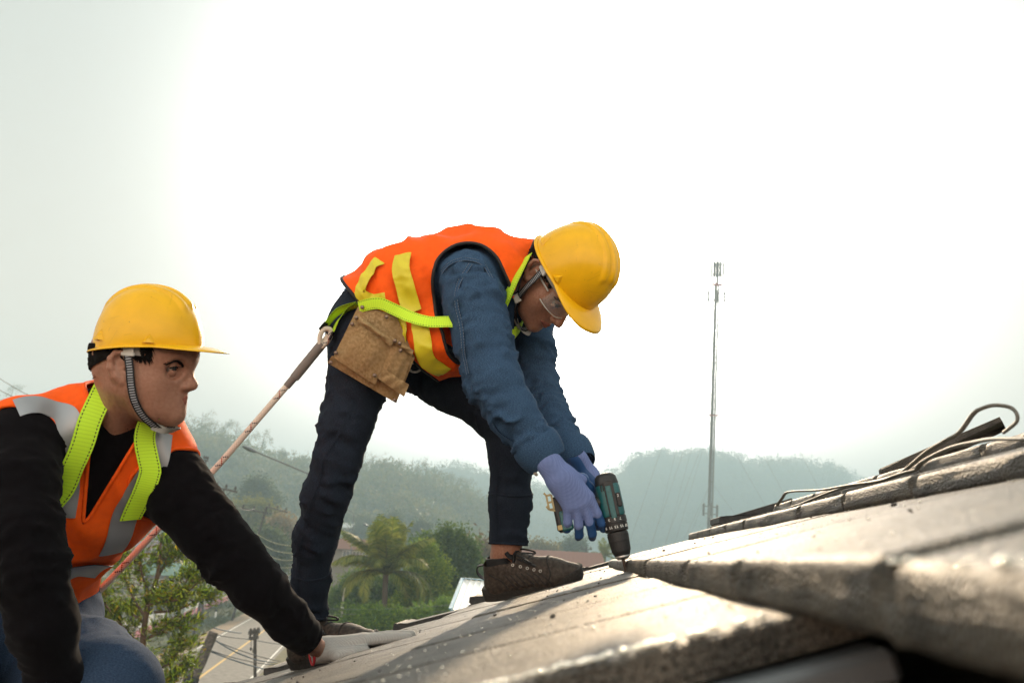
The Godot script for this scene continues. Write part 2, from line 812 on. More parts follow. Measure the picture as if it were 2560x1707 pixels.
func tile_mesh(seed_: int) -> ArrayMesh:
	# a flat concrete tile: cross-section in x-y swept along z, with a rounded, chipped front edge and an interlocking groove at one side
	var rng := RandomNumberGenerator.new()
	rng.seed = seed_
	var up := Vector2(STEP.x, STEP.y - THICK).normalized()
	var nor := Vector2(-up.y, up.x)
	var o := Vector2.ZERO
	var len_ := 0.40
	var mb := Mb.new()
	var zs := [0.0, 0.004, 0.010, 0.05, 0.10, 0.14, 0.19, 0.24, TILE_W - 0.018, TILE_W - 0.0135, TILE_W - 0.0015]
	var rows := []
	for k in zs.size():
		var z: float = zs[k]
		var chip := rng.randf_range(-0.0012, 0.0012)
		var drop := 0.0
		if k == 0 or k == zs.size() - 1:
			drop = 0.0012
		if k == zs.size() - 2:
			drop = 0.0
		var r := 0.0055 + rng.randf_range(-0.001, 0.0012)
		var pts := [
			o + Vector2(0.004 + chip, -THICK - 0.001 + rng.randf_range(-0.001, 0.001)),
			o + Vector2(0.000 + chip, -THICK + 0.003),
			o + Vector2(0.000 + chip * 1.6 + rng.randf_range(-0.001, 0.001), -THICK * 0.55),
			o + Vector2(0.000 + chip, -r * 1.2 - drop),
			o + Vector2(r * 0.3 + chip, -r * 0.45 - drop),
			o + Vector2(r + chip, -drop) + Vector2(0, r * 0.12),
			o + up * 0.10 + nor * (-drop + rng.randf_range(-0.0005, 0.0005)),
			o + up * 0.22 + nor * (-drop + rng.randf_range(-0.0005, 0.0005)),
			o + up * len_ + nor * -drop,
			o + up * len_ - nor * 0.016,
		]
		if k <= 1 or k >= zs.size() - 2:   # the notch left at the rim where two tiles meet
			var depth := 0.009 if (k == 0 or k == zs.size() - 1) else 0.007
			for q in range(3, 6):
				pts[q] += Vector2(0.005, -depth * (1.0 - 0.25 * (q - 3)))
		rows.append(pts)
	var b := 0
	for k in zs.size():
		for p: Vector2 in rows[k]:
			mb.vert(Vector3(p.x, p.y, -zs[k]))
	var w: int = rows[0].size()
	for k in zs.size() - 1:
		for i in w - 1:
			var p := b + k * w + i
			mb.tri(p, p + w, p + 1)
			mb.tri(p + 1, p + w, p + w + 1)
	mb.smooth()
	# ends
	for e in 2:
		var k: int = 0 if e == 0 else zs.size() - 1
		var pts := []
		for p: Vector2 in rows[k]:
			pts.append(Vector3(p.x, p.y, -zs[k]))
		# closed along the underside
		if e == 1:
			pts.reverse()
		mb.face([pts[0], pts[1], pts[2], pts[3], pts[4], pts[5], pts[6], pts[7], pts[8], pts[9]] if e == 1 else [pts[9], pts[8], pts[7], pts[6], pts[5], pts[4], pts[3], pts[2], pts[1], pts[0]])
	return mb.mesh()

func build_roof() -> void:
	var roof := thing("tiled_roof", "sloping roof of flat grey concrete tiles that both workers are on", "roof", Vector3.ZERO)
	var fine := texture_of(noise_image(5, 0.35, 2, Color(0, 0, 0), Color(1, 1, 1), 512, 0.9))
	var tones := [lin(0.140, 0.127, 0.112), lin(0.158, 0.141, 0.122), lin(0.128, 0.118, 0.106), lin(0.148, 0.134, 0.117)]
	var blotch := texture_of(noise_image(9, 0.02, 5, Color(0.62, 0.62, 0.64), Color(1, 1, 1), 512, 0.9))
	var streaks := texture_of(tile_image())
	var mats := []
	for c in tones:
		var m := mat(c, 0.52, 0.0, 0.36)
		grain(m, streaks, 2.1, fine, 0.5, true)
		mats.append(m)
	var meshes := []
	for s in 5:
		meshes.append(tile_mesh(100 + s))
	var rng := RandomNumberGenerator.new()
	rng.seed = 4
	for k in range(-7, 3):
		var near := -0.445
		var off := 0.0
		if k >= 0:
			near = 0.80
			off = 0.044 if k == 0 else (0.19 if k == 1 else 0.10)
		elif k < -1:
			near = -0.58
		var far := -3.75 + 0.06 * k
		if k >= 0:
			far = -3.28
		var z := near - off
		if k == 0:
			z = -0.028 + TILE_W * 3
		while z > far + 0.1:
			var t := put("roof_tile", meshes[rng.randi() % 5], mats[rng.randi() % 4], roof)
			t.position = Vector3(EDGE.x + STEP.x * k + rng.randf_range(-0.002, 0.002), EDGE.y + STEP.y * k + rng.randf_range(-0.0015, 0.0015), z + rng.randf_range(-0.001, 0.001))
			t.rotation = Vector3(rng.randf_range(-0.002, 0.002), rng.randf_range(-0.002, 0.002), rng.randf_range(-0.003, 0.003))
			z -= TILE_W
	# the run of tiles just beyond the verge, seen by its dark ribbed ends
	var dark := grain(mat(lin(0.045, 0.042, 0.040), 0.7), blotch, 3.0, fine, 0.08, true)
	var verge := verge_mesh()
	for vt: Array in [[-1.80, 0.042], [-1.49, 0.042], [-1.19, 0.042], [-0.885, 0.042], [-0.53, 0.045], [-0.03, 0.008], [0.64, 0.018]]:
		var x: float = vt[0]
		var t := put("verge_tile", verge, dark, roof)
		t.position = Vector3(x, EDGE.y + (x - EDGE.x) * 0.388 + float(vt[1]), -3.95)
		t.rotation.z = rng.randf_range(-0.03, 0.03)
	# metallic beads added to make sun glints on the tiles, and crumbs of mortar
	var bead := SphereMesh.new()
	bead.radius = 1.0
	bead.height = 1.3
	bead.radial_segments = 10
	bead.rings = 6
	var glint_beads := mat(lin(0.80, 0.72, 0.60), 0.10, 0.75, 1.0)
	glint_beads.metallic_specular = 1.0
	var xf := []
	var patches := noise(71, 5.0, 2)
	for i in 5200:
		var x := rng.randf_range(-0.85, 0.72)
		var z := -0.46 - 2.4 * pow(rng.randf(), 1.8)
		if x > 0.11:
			z = rng.randf_range(-2.6, -0.15)
		if patches.get_noise_2d(x, z) < -0.02 and rng.randf() < 0.85:
			continue
		var r := 0.0005 + 0.0011 * pow(rng.randf(), 3.0)
		xf.append(Transform3D(Basis.from_scale(Vector3.ONE * r), Vector3(x, roof_y(x) + 0.0006, z)))
	for i in 900:   # along the rims
		var on_rim := rng.randf() < 0.7
		var r := 0.0009 + 0.0020 * pow(rng.randf(), 2.0)
		if on_rim:
			xf.append(Transform3D(Basis.from_scale(Vector3.ONE * r), Vector3(EDGE.x + 0.004 + rng.randf() * 0.01, EDGE.y - 0.001, -0.09 - 1.2 * pow(rng.randf(), 1.7))))
		else:
			var x := rng.randf_range(-0.2, 0.10)
			xf.append(Transform3D(Basis.from_scale(Vector3.ONE * r), Vector3(x, roof_y(x) + 0.0005, -0.447 - rng.randf() * 0.012)))
	scatter("glint_beads", bead, glint_beads, xf, roof, "stuff")
	var crumb := Mb.new()
	crumb.box(Vector3.ZERO, Vector3(1, 0.5, 0.7), Basis.IDENTITY, 0.16)
	xf = []
	for i in 170:
		var x := rng.randf_range(-1.4, 0.7)
		var z := rng.randf_range(-3.2, -0.6)
		xf.append(Transform3D(Basis.from_euler(Vector3(rng.randf(), rng.randf() * TAU, rng.randf())).scaled(Vector3.ONE * rng.randf_range(0.002, 0.007)), Vector3(x, roof_y(x) + 0.001, z)))
	scatter("mortar_crumbs", crumb.mesh(), mat(lin(0.05, 0.045, 0.042), 0.9), xf, roof, "stuff")
	# timber deck, battens and rafters under the tiles
	var wood := grain(mat(lin(0.03, 0.024, 0.018), 0.9), blotch, 4.0)
	var mb := Mb.new()
	var slope := atan2(STEP.y, STEP.x)
	var bas := Basis(Vector3.BACK, slope)
	mb.box(Vector3(-0.55, EDGE.y - 0.25 - 0.12, -1.6), Vector3(4.3, 0.03, 6.0), bas)
	put("roof_deck", mb.mesh(), wood, roof)
	for k in range(-7, 3):
		var b2 := Mb.new()
		b2.box(Vector3(EDGE.x + STEP.x * k + 0.33, EDGE.y + STEP.y * k + 0.035, -1.6), Vector3(0.04, 0.03, 5.0), bas)
		put("batten", b2.mesh(), wood, roof)
	# the half-laid tile that shows under the near end of the course
	var metal := mat(lin(0.12, 0.13, 0.14), 0.35, 0.0, 0.6)
	var lower := Mb.new()
	lower.box(Vector3(-0.085, EDGE.y - 0.118, -0.452), Vector3(0.50, 0.018, 0.05), Basis(Vector3.BACK, atan2(STEP.y - THICK, STEP.x)), 0.004)
	put("tile_rail", lower.mesh(), metal, roof)
	# walls of the house below
	var plaster := mat(lin(0.45, 0.42, 0.38), 0.9)
	var wm := Mb.new()
	wm.box(Vector3(-0.3, 3.95, -1.6), Vector3(2.8, 7.9, 5.0))
	put("wall", wm.mesh(), plaster, roof)
	# loose tile lying near the top
	var loose := put("loose_tile", meshes[2], mats[2])
	tag(loose, "loose grey tile lying askew above the top course behind the cable", "roof tile")
	loose.position = Vector3(0.9872, 9.348, -2.8122)
	loose.rotation = Vector3(0.05, -0.5, 0.12)

func tile_image() -> Image:
	# long streaks down the slope, mottling, and a scatter of dark pits and pale grains
	var size := 512
	var st := noise(301, 0.05, 4)
	var mo := noise(302, 0.018, 4)
	var pit := noise(303, 0.33, 2)
	var im := Image.create(size, size, false, Image.FORMAT_RGB8)
	for y in size:
		var ty := TAU * y / size
		for x in size:
			var tx := TAU * x / size
			# rolled on a torus so that it repeats without a seam
			var a := st.get_noise_3d(cos(tx) * 12.0 + 40.0, sin(tx) * 12.0, float(y) * 1.0)
			var fade := minf(1.0, minf(y, size - 1 - y) / 24.0)
			var b := mo.get_noise_3d(cos(tx) * 60.0, sin(tx) * 60.0, sin(ty) * 60.0 + cos(ty) * 25.0)
			var c := pit.get_noise_2d(x, y)
			var v := 0.80 + 0.22 * a * fade + 0.34 * b
			if c > 0.34:
				v *= 0.50
			elif c < -0.36:
				v *= 1.28
			v = clampf(v, 0.12, 1.0)
			im.set_pixel(x, y, Color(v, v * (0.985 - 0.02 * b), v * (0.965 - 0.05 * b)))
	return im

func verge_mesh() -> ArrayMesh:
	var mb := Mb.new()
	var up := Vector2(STEP.x, STEP.y - THICK).normalized()
	var prof := [Vector2(0, -0.06), Vector2(0.0, -0.036), Vector2(0.012, -0.030), Vector2(0.003, -0.026), Vector2(0.003, 0.0), Vector2(0.010, 0.003), Vector2(0.018, 0.0)]
	var len_ := 0.36
	var z0 := 0.0
	var z1 := -0.28
	var pts := []
	for p: Vector2 in prof:
		pts.append(p)
	pts.append(Vector2(0.03, 0.006))
	pts.append(Vector2(0.06, 0.006))
	pts.append(up * len_ + Vector2(0, -0.004))
	pts.append(up * len_ + Vector2(0, -0.07))
	for i in pts.size():
		var a: Vector2 = pts[i]
		var b: Vector2 = pts[(i + 1) % pts.size()]
		mb.face([Vector3(a.x, a.y, z0), Vector3(b.x, b.y, z0), Vector3(b.x, b.y, z1), Vector3(a.x, a.y, z1)])
	for e: float in [z0, z1]:
		var f := []
		for i in range(pts.size() - 1, -1, -1):
			f.append(Vector3(pts[i].x, pts[i].y, e))
		mb.face(f)
	# ribs on the end face
	mb.box(Vector3(0.16, -0.008, 0.006), Vector3(0.30, 0.010, 0.012), Basis(Vector3.BACK, 0.27))
	mb.box(Vector3(0.17, -0.030, 0.005), Vector3(0.30, 0.008, 0.010), Basis(Vector3.BACK, 0.27))
	return mb.mesh()



# ---------------------------------------------------------------- ground and hills
func ridge(called: String, crest: Array, foot_ahead: float, back: float, rough_amp: float, seed_: int, m: Material, nu := 160, nv := 18) -> Array:
	# crest: points along the skyline; the slope falls forward and back from it. Returns the crest points with their normals for trees
	var line := curve_points(crest, int(float(nu) / (crest.size() - 1)))
	var n := noise(seed_, 0.02, 4)
	var mb := Mb.new()
	var cnt := line.size()
	var rows := nv + 1
	for i in cnt:
		var p: Vector3 = line[i]
		var out := Vector3(-p.x, 0, -p.z).normalized()
		for j in rows:
			var t := float(j) / nv      # 0 foot in front, 0.7 crest, 1 behind
			var s := 0.0
			var h := 0.0
			if t < 0.7:
				var q := t / 0.7
				s = foot_ahead * (1.0 - q)
				h = p.y * (q * q * (3.0 - 2.0 * q) * 0.55 + q * 0.45)
			else:
				var q := (t - 0.7) / 0.3
				s = -back * q
				h = p.y * (1.0 - 0.9 * q * q)
			var x := p + out * s
			x.y = h - 0.3
			x.y += rough_amp * n.get_noise_3d(x.x, seed_, x.z) * clampf(h / 20.0, 0.0, 1.0) * (0.25 if absf(t - 0.7) < 0.03 else 1.0)
			mb.vert(x)
	var first := 0
	for i in cnt - 1:
		for j in nv:
			var p := i * rows + j
			mb.tri(p, p + 1, p + rows)
			mb.tri(p + 1, p + rows + 1, p + rows)
	mb.smooth(0, first)
	put(called, mb.mesh(), m, null, "structure")
	return [line, mb]

func leaf_cluster(seed_: int, leaves: int, leaf: float, spread: float) -> Mb:
	# a twig's worth of bent leaf faces round the origin
	var rng := RandomNumberGenerator.new()
	rng.seed = seed_
	var mb := Mb.new()
	for i in leaves:
		var c := Vector3(rng.randfn(), rng.randfn(), rng.randfn()) * spread * 0.5
		var d := (c.normalized() * 0.6 + Vector3(rng.randfn(), rng.randfn() - 0.3, rng.randfn()) * 0.6).normalized()
		var s := d.cross(Vector3(rng.randfn(), rng.randfn(), rng.randfn())).normalized()
		var nn := d.cross(s)
		var l := leaf * rng.randf_range(0.7, 1.3)
		var wd := l * 0.24
		var b := mb.v.size()
		mb.vert(c, nn)
		mb.vert(c + d * l * 0.5 + s * wd + nn * l * 0.06, (nn + s * 0.3).normalized())
		mb.vert(c + d * l * 0.5 - s * wd + nn * l * 0.06, (nn - s * 0.3).normalized())
		mb.vert(c + d * l, nn)
		mb.tri(b, b + 1, b + 2)
		mb.tri(b + 2, b + 1, b + 3)
	return mb

var hill_points := []
var hill_crest := []
var far_points := []

func build_land() -> void:
	var soil := texture_of(noise_image(21, 0.03, 5, Color(0.42, 0.40, 0.30), Color(0.62, 0.58, 0.42), 512, 1.0))
	var gm := grain(mat(lin(0.55, 0.50, 0.40), 0.95), soil, 0.02, null, 0.0, true)
	var mb := Mb.new()
	mb.grid(60, 60, func(s: float, t: float) -> Vector3:
		return Vector3(lerpf(-1300, 1300, s), 0.0, lerpf(150, -1250, t)))
	put("ground", mb.mesh(), gm, null, "structure")
	var hill_tex := texture_of(noise_image(22, 0.05, 5, Color(0.5, 0.5, 0.5), Color(1, 1, 1), 512, 1.3))
	var near_hill := grain(mat(lin(0.11, 0.13, 0.07), 0.95), hill_tex, 0.012, null, 0.0, true)
	var far_hill := grain(mat(lin(0.11, 0.13, 0.07), 0.95), hill_tex, 0.006, null, 0.0, true)
	var crest := [Vector3(-666.7797, 8.6683, -277.9272), Vector3(-602.3415, 27.1592, -310.4801), Vector3(-517.2175, 54.379, -342.7097), Vector3(-462.439, 71.7252, -364.2185), Vector3(-411.0502, 77.4522, -378.1252), Vector3(-358.6631, 75.0424, -383.9212), Vector3(-298.9178, 68.7449, -381.0848), Vector3(-243.7625, 66.2418, -376.7738), Vector3(-198.6218, 58.3189, -372.9415), Vector3(-175.1781, 53.8595, -376.4474), Vector3(-147.775, 46.7762, -381.0502), Vector3(-123.5654, 44.3378, -394.4902), Vector3(-102.1458, 45.476, -406.6911), Vector3(-81.5644, 44.4952, -419.3815), Vector3(-66.1879, 38.9521, -432.7914), Vector3(-56.5153, 30.6565, -446.3838), Vector3(-47.4044, 18.3703, -450.5936), Vector3(-36.2219, 10.439, -453.8319)]
	var near_: Array = ridge("near_hill", crest, 200.0, 130.0, 9.0, 3, near_hill, 204)
	var crest2 := [Vector3(-378.5087, 91.3951, -980.9946), Vector3(-254.2458, 102.5356, -990.1948), Vector3(-164.7873, 110.9425, -996.7138), Vector3(-99.7932, 103.1366, -1005.204), Vector3(-31.216, 96.3682, -1065.7866), Vector3(31.1285, 112.2112, -1067.636), Vector3(67.139, 134.3226, -1065.2075), Vector3(103.4305, 146.307, -1065.5389), Vector3(155.5366, 154.0241, -1068.575), Vector3(208.1345, 144.0191, -1076.4409), Vector3(260.4233, 145.1537, -1081.271), Vector3(312.7823, 143.7566, -1086.791), Vector3(339.3131, 130.3994, -1093.0008), Vector3(387.3891, 94.8118, -1107.3248), Vector3(469.2624, 66.8461, -1070.892), Vector3(618.8061, 64.7833, -1086.1378)]
	var far_: Array = ridge("far_hill", crest2, 380.0, 300.0, 16.0, 8, far_hill, 150)
	for i in near_[0].size():
		for j in range(2, 15):
			hill_points.append((near_[1] as Mb).v[i * 19 + j])
		if near_[0][i].x > -330.0:
			hill_crest.append(near_[0][i])
	for i in far_[0].size():
		for j in range(3, 15):
			far_points.append((far_[1] as Mb).v[i * 19 + j])


# ---------------------------------------------------------------- the town below
var m_leaf: StandardMaterial3D
var m_bark: StandardMaterial3D
var m_rust: StandardMaterial3D
var m_steel_pole: StandardMaterial3D
var m_dark_wood: StandardMaterial3D
var m_wire: StandardMaterial3D

func in_ball(rng: RandomNumberGenerator, shell: float) -> Vector3:
	var d := Vector3(rng.randfn(), rng.randfn(), rng.randfn()).normalized()
	return d * lerpf(pow(rng.randf(), 0.34), 1.0, shell * rng.randf())

func any_turn(rng: RandomNumberGenerator, s: float) -> Basis:
	return Basis.from_euler(Vector3(rng.randf() * TAU, rng.randf() * TAU, rng.randf() * TAU)).scaled(Vector3.ONE * s)

func crown_tree(called: String, label: String, base: Vector3, top_y: float, trunk_r: float, lumps: Array, clusters: int, cluster: Mesh, tint_a: Color, tint_b: Color, seed_: int, group := "", lean := Vector3.ZERO) -> Node3D:
	# lumps: Vector4 (place, radius) of the foliage masses; a limb runs to each
	var t := thing(called, label, "tree", base, group)
	var rng := RandomNumberGenerator.new()
	rng.seed = seed_
	var wood := Mb.new()
	var fork := base + (Vector3(lumps[0].x, lumps[0].y, lumps[0].z) - base) * 0.55 + lean
	fork.y = lerpf(base.y, top_y, 0.42)
	wood.tube(curve_points([base - Vector3(0, 0.3, 0), base.lerp(fork, 0.5) + Vector3(rng.randfn(), 0, rng.randfn()) * trunk_r * 0.6, fork], 4), [trunk_r * 1.15, trunk_r, trunk_r, trunk_r * 0.95, trunk_r * 0.9, trunk_r * 0.85, trunk_r * 0.82, trunk_r * 0.8, trunk_r * 0.75], 8)
	for l: Vector4 in lumps:
		var e := Vector3(l.x, l.y, l.z)
		var mid := fork.lerp(e, 0.5) + Vector3(rng.randfn(), rng.randf() * 0.5, rng.randfn()) * l.w * 0.18
		wood.tube(curve_points([fork, mid, e], 3), [trunk_r * 0.6, trunk_r * 0.5, trunk_r * 0.4, trunk_r * 0.32, trunk_r * 0.25, trunk_r * 0.18, trunk_r * 0.1], 6)
		for k in 4:
			var d := in_ball(rng, 1.0) * l.w * 0.8
			wood.tube([e.lerp(mid, rng.randf() * 0.5), e + d], [trunk_r * 0.2, trunk_r * 0.05], 4, false)
	var w := put("trunk", wood.mesh(), m_bark, t)
	w.global_position = Vector3.ZERO
	var xf := []
	var tints := []
	var vol := 0.0
	for l: Vector4 in lumps:
		vol += l.w * l.w
	for l: Vector4 in lumps:
		var c := Vector3(l.x, l.y, l.z)
		for k in int(clusters * l.w * l.w / vol):
			var p := in_ball(rng, 0.75)
			# uneven outline: some directions reach farther
			var reach := 0.82 + 0.30 * sin(p.x * 5.0 + seed_) * sin(p.y * 6.0 + c.x) + 0.12 * rng.randfn()
			var q := c + p * l.w * reach
			xf.append(Transform3D(any_turn(rng, rng.randf_range(0.75, 1.3)), q))
			tints.append(tint_a.lerp(tint_b, clampf(rng.randf() * 0.8 + rng.randfn() * 0.15, 0.0, 1.0)))
	var cr := scatter("crown", cluster, m_leaf, xf, t, "stuff", tints)
	cr.global_position = Vector3.ZERO
	return t

func gable_house(called: String, label: String, at: Vector3, turn: float, size: Vector3, rise: float, wall_m: Material, roof_m: Material, windows := 2) -> Node3D:
	# size: length along the ridge, height to the eaves, depth
	var t := thing(called, label, "house", at)
	t.rotation.y = turn
	var w := Mb.new()
	var l := size.x * 0.5
	var d := size.z * 0.5
	var h := size.y
	var low := -at.y - 0.5
	w.face([Vector3(-l, low, d), Vector3(l, low, d), Vector3(l, h, d), Vector3(-l, h, d)])
	w.face([Vector3(l, low, -d), Vector3(-l, low, -d), Vector3(-l, h, -d), Vector3(l, h, -d)])
	w.face([Vector3(l, low, d), Vector3(l, low, -d), Vector3(l, h, -d), Vector3(l, h + rise, 0), Vector3(l, h, d)])
	w.face([Vector3(-l, low, -d), Vector3(-l, low, d), Vector3(-l, h, d), Vector3(-l, h + rise, 0), Vector3(-l, h, -d)])
	var wall := put("wall", w.mesh(), wall_m, t)
	for s: float in [1.0, -1.0]:
		var r := Mb.new()
		var over := 0.7
		var a := Vector3(0, h + rise + 0.06, 0)
		var e := Vector3(0, h - rise * over / d + 0.06, s * (d + over))
		var n := int(size.x / 0.55)
		# corrugated sheets
		r.grid(n * 2, 1, func(u: float, v: float) -> Vector3:
			var p := a.lerp(e, v)
			p.x = lerpf(-l - 0.5, l + 0.5, u)
			p.y += 0.05 * float(int(round(u * n * 2)) % 2)
			return p)
		if s > 0.0:
			turn_over(r)
		put("roof", r.mesh(), roof_m, t)
	var dark := mat(lin(0.03, 0.032, 0.035), 0.2)
	var frame := mat(lin(0.40, 0.37, 0.33), 0.7)
	for k in windows:
		var x := lerpf(-l * 0.65, l * 0.65, (k + 0.5) / windows)
		var f := Mb.new()
		for q: Array in [[0.0, 0.62, 1.34, 0.1], [0.0, -0.62, 1.34, 0.1], [0.62, 0.0, 0.1, 1.14], [-0.62, 0.0, 0.1, 1.14], [0.0, 0.0, 0.06, 1.14]]:
			f.box(Vector3(x + q[0], h * 0.55 + q[1], d + 0.03), Vector3(q[2], q[3], 0.1))
		var fo := put("window", f.mesh(), frame, t)
		var g := Mb.new()
		g.box(Vector3(x, h * 0.55, d + 0.008), Vector3(1.14, 1.14, 0.012))
		put("pane", g.mesh(), dark, fo)
	var dm := Mb.new()
	dm.box(Vector3(0, h * 0.36, d + 0.02), Vector3(0.95, h * 0.72, 0.06))
	put("door", dm.mesh(), mat(lin(0.10, 0.06, 0.04), 0.6), t)
	return t

func sagging(a: Vector3, b: Vector3, sag: float, n := 12) -> Array:
	var o := []
	for i in n + 1:
		var t := float(i) / n
		var p := a.lerp(b, t)
		p.y -= sag * 4.0 * t * (1.0 - t)
		o.append(p)
	return o

func wires(called: String, label: String, spans: Array, r: float, m: Material) -> void:
	var t := thing(called, label, "cable", spans[0][0])
	for s: Array in spans:
		var mb := Mb.new()
		mb.tube(sagging(s[0], s[1], s[2]), [r], 5, false)
		var o := put("wire", mb.mesh(), m, t)
		o.global_position = Vector3.ZERO

func build_town() -> void:
	var leaf_noise := texture_of(noise_image(71, 0.1, 3, Color(0.75, 0.75, 0.75), Color(1, 1, 1), 128, 1.0))
	m_leaf = mat(Color.WHITE, 0.55, 0.0, 0.4)
	m_leaf.vertex_color_use_as_albedo = true
	m_leaf.backlight_enabled = true
	m_leaf.backlight = Color(1, 1, 1)
	m_bark = grain(mat(lin(0.11, 0.085, 0.065), 0.9), leaf_noise, 3.0)
	m_rust = grain(mat(lin(0.27, 0.105, 0.065), 0.8), leaf_noise, 0.6)
	m_steel_pole = mat(lin(0.13, 0.14, 0.145), 0.5, 0.2)
	m_dark_wood = grain(mat(lin(0.07, 0.055, 0.045), 0.85), leaf_noise, 2.0)
	m_wire = mat(lin(0.03, 0.03, 0.035), 0.6)
	build_road()
	build_houses()
	build_poles()
	build_mast()
	build_trees()
	build_cable()

func strip(a: Vector3, b: Vector3, left: float, right: float, y: float, n := 24) -> Mb:
	# a flat strip along a-b between two offsets to its right-hand side
	var d := (b - a).normalized()
	var s := d.cross(Vector3.UP)
	var mb := Mb.new()
	mb.grid(n, 1, func(u: float, v: float) -> Vector3:
		var p := a.lerp(b, u) + s * lerpf(left, right, v)
		p.y = y
		return p)
	return mb

func build_road() -> void:
	var a := Vector3(-21.3148, 0, -39.317)
	var b := Vector3(-116.7512, 0, -415.7967)
	var asphalt := grain(mat(lin(0.245, 0.215, 0.185), 0.85), texture_of(noise_image(81, 0.06, 5, Color(0.80, 0.79, 0.78), Color(1, 1, 1), 256, 1.1)), 0.12, null, 0.0, true)
	put("road", strip(a, b, -3.7, 3.7, 0.012).mesh(), asphalt, null, "structure")
	var yellow := mat(lin(0.62, 0.40, 0.12), 0.8)
	var white := mat(lin(0.72, 0.70, 0.66), 0.8)
	var mk := put("road_marking", strip(a, b, -0.10, 0.10, 0.016).mesh(), yellow, null, "structure")
	for x: float in [-3.35, 3.35]:
		put("road_marking", strip(a, b, x - 0.07, x + 0.07, 0.016).mesh(), white, null, "structure")
	var dirt := grain(mat(lin(0.36, 0.255, 0.165), 0.95), texture_of(noise_image(82, 0.08, 4, Color(0.75, 0.73, 0.70), Color(1, 1, 1), 256, 1.1)), 0.3, null, 0.0, true)
	put("dirt_shoulder", strip(a, b, -5.3, -3.7, 0.008).mesh(), dirt, null, "structure")
	var turf := grain(mat(lin(0.085, 0.105, 0.030), 0.95), texture_of(noise_image(83, 0.06, 4, Color(0.55, 0.58, 0.5), Color(1, 1, 1), 256, 1.2)), 0.25, null, 0.0, true)
	put("grass_verge", strip(a, b, -13.5, -5.3, 0.006).mesh(), turf, null, "structure")
	# grass tufts
	var d := (b - a).normalized()
	var s := d.cross(Vector3.UP)
	var rng := RandomNumberGenerator.new()
	rng.seed = 12
	var blade := Mb.new()
	for k in 9:
		var an := TAU * k / 9.0 + rng.randf()
		var o := Vector3(cos(an), 0, sin(an))
		var w := o.cross(Vector3.UP) * 0.012
		var base := blade.v.size()
		blade.vert(o * 0.03 - w, Vector3.UP)
		blade.vert(o * 0.03 + w, Vector3.UP)
		blade.vert(o * rng.randf_range(0.08, 0.16) + Vector3(0, rng.randf_range(0.12, 0.26), 0), Vector3.UP)
		blade.tri(base, base + 1, base + 2)
	var xf := []
	var tints := []
	for k in 5200:
		var p := a + d * rng.randf_range(5.0, 150.0) + s * rng.randf_range(-13.0, -5.2)
		xf.append(Transform3D(Basis(Vector3.UP, rng.randf() * TAU).scaled(Vector3.ONE * rng.randf_range(0.7, 1.9)), p))
		tints.append(Color(0.10, 0.13, 0.03).lerp(Color(0.22, 0.19, 0.06), rng.randf()))
	var g := scatter("grass", blade.mesh(), m_leaf, xf, null, "stuff", tints)
	g.set_meta("label", "short green and straw grass along the verge beside the road")
	# the boundary wall: white above, pink below, grey posts
	var w0 := Vector3(-36.5285, 0, -60.0272)
	var w1 := Vector3(-57.8892, 0, -136.2682)
	var wall := thing("boundary_wall", "low white boundary wall with a pink base and grey posts beyond the road", "wall", w0)
	var wd := (w1 - w0)
	var len_ := wd.length()
	wd = wd.normalized()
	var bas := Basis(wd, Vector3.UP, wd.cross(Vector3.UP))
	var n := 11
	for k in n:
		var p0 := len_ * k / n
		var c := wd * (p0 + len_ / n * 0.5)
		var m1 := Mb.new()
		m1.box(c + Vector3(0, 1.18, 0), Vector3(len_ / n - 0.32, 0.95, 0.14), bas)
		put("white_panel", m1.mesh(), mat(lin(0.66, 0.65, 0.63), 0.85), wall)
		var m2 := Mb.new()
		m2.box(c + Vector3(0, 0.34, 0), Vector3(len_ / n - 0.32, 0.72, 0.17), bas)
		put("pink_base", m2.mesh(), mat(lin(0.62, 0.22, 0.27), 0.85), wall)
		var m3 := Mb.new()
		m3.box(wd * p0 + Vector3(0, 0.9, 0), Vector3(0.30, 1.85, 0.30), bas)
		put("post", m3.mesh(), mat(lin(0.30, 0.29, 0.28), 0.9), wall)
	for q: Array in [[Vector3(-44.0583, 0, -98.8745), "nearer of two white bollards with black tops on the grass beside the road"], [Vector3(-51.0202, 0, -121.1695), "farther of two white bollards with black tops on the grass beside the road"]]:
		var bl := thing("bollard", q[1], "bollard", q[0], "bollards along the verge")
		var m1 := Mb.new()
		m1.lathe(Vector3(0, -0.1, 0), Vector3(0, 0.75, 0), [Vector2(0, 0.13), Vector2(1, 0.12)], 12)
		put("shaft", m1.mesh(), mat(lin(0.7, 0.69, 0.66), 0.7), bl)
		var m2 := Mb.new()
		m2.lathe(Vector3(0, 0.75, 0), Vector3(0, 1.02, 0), [Vector2(0, 0.125), Vector2(0.7, 0.125), Vector2(1, 0.06), Vector2(1, 0)], 12)
		put("cap", m2.mesh(), mat(lin(0.02, 0.02, 0.02), 0.6), bl)

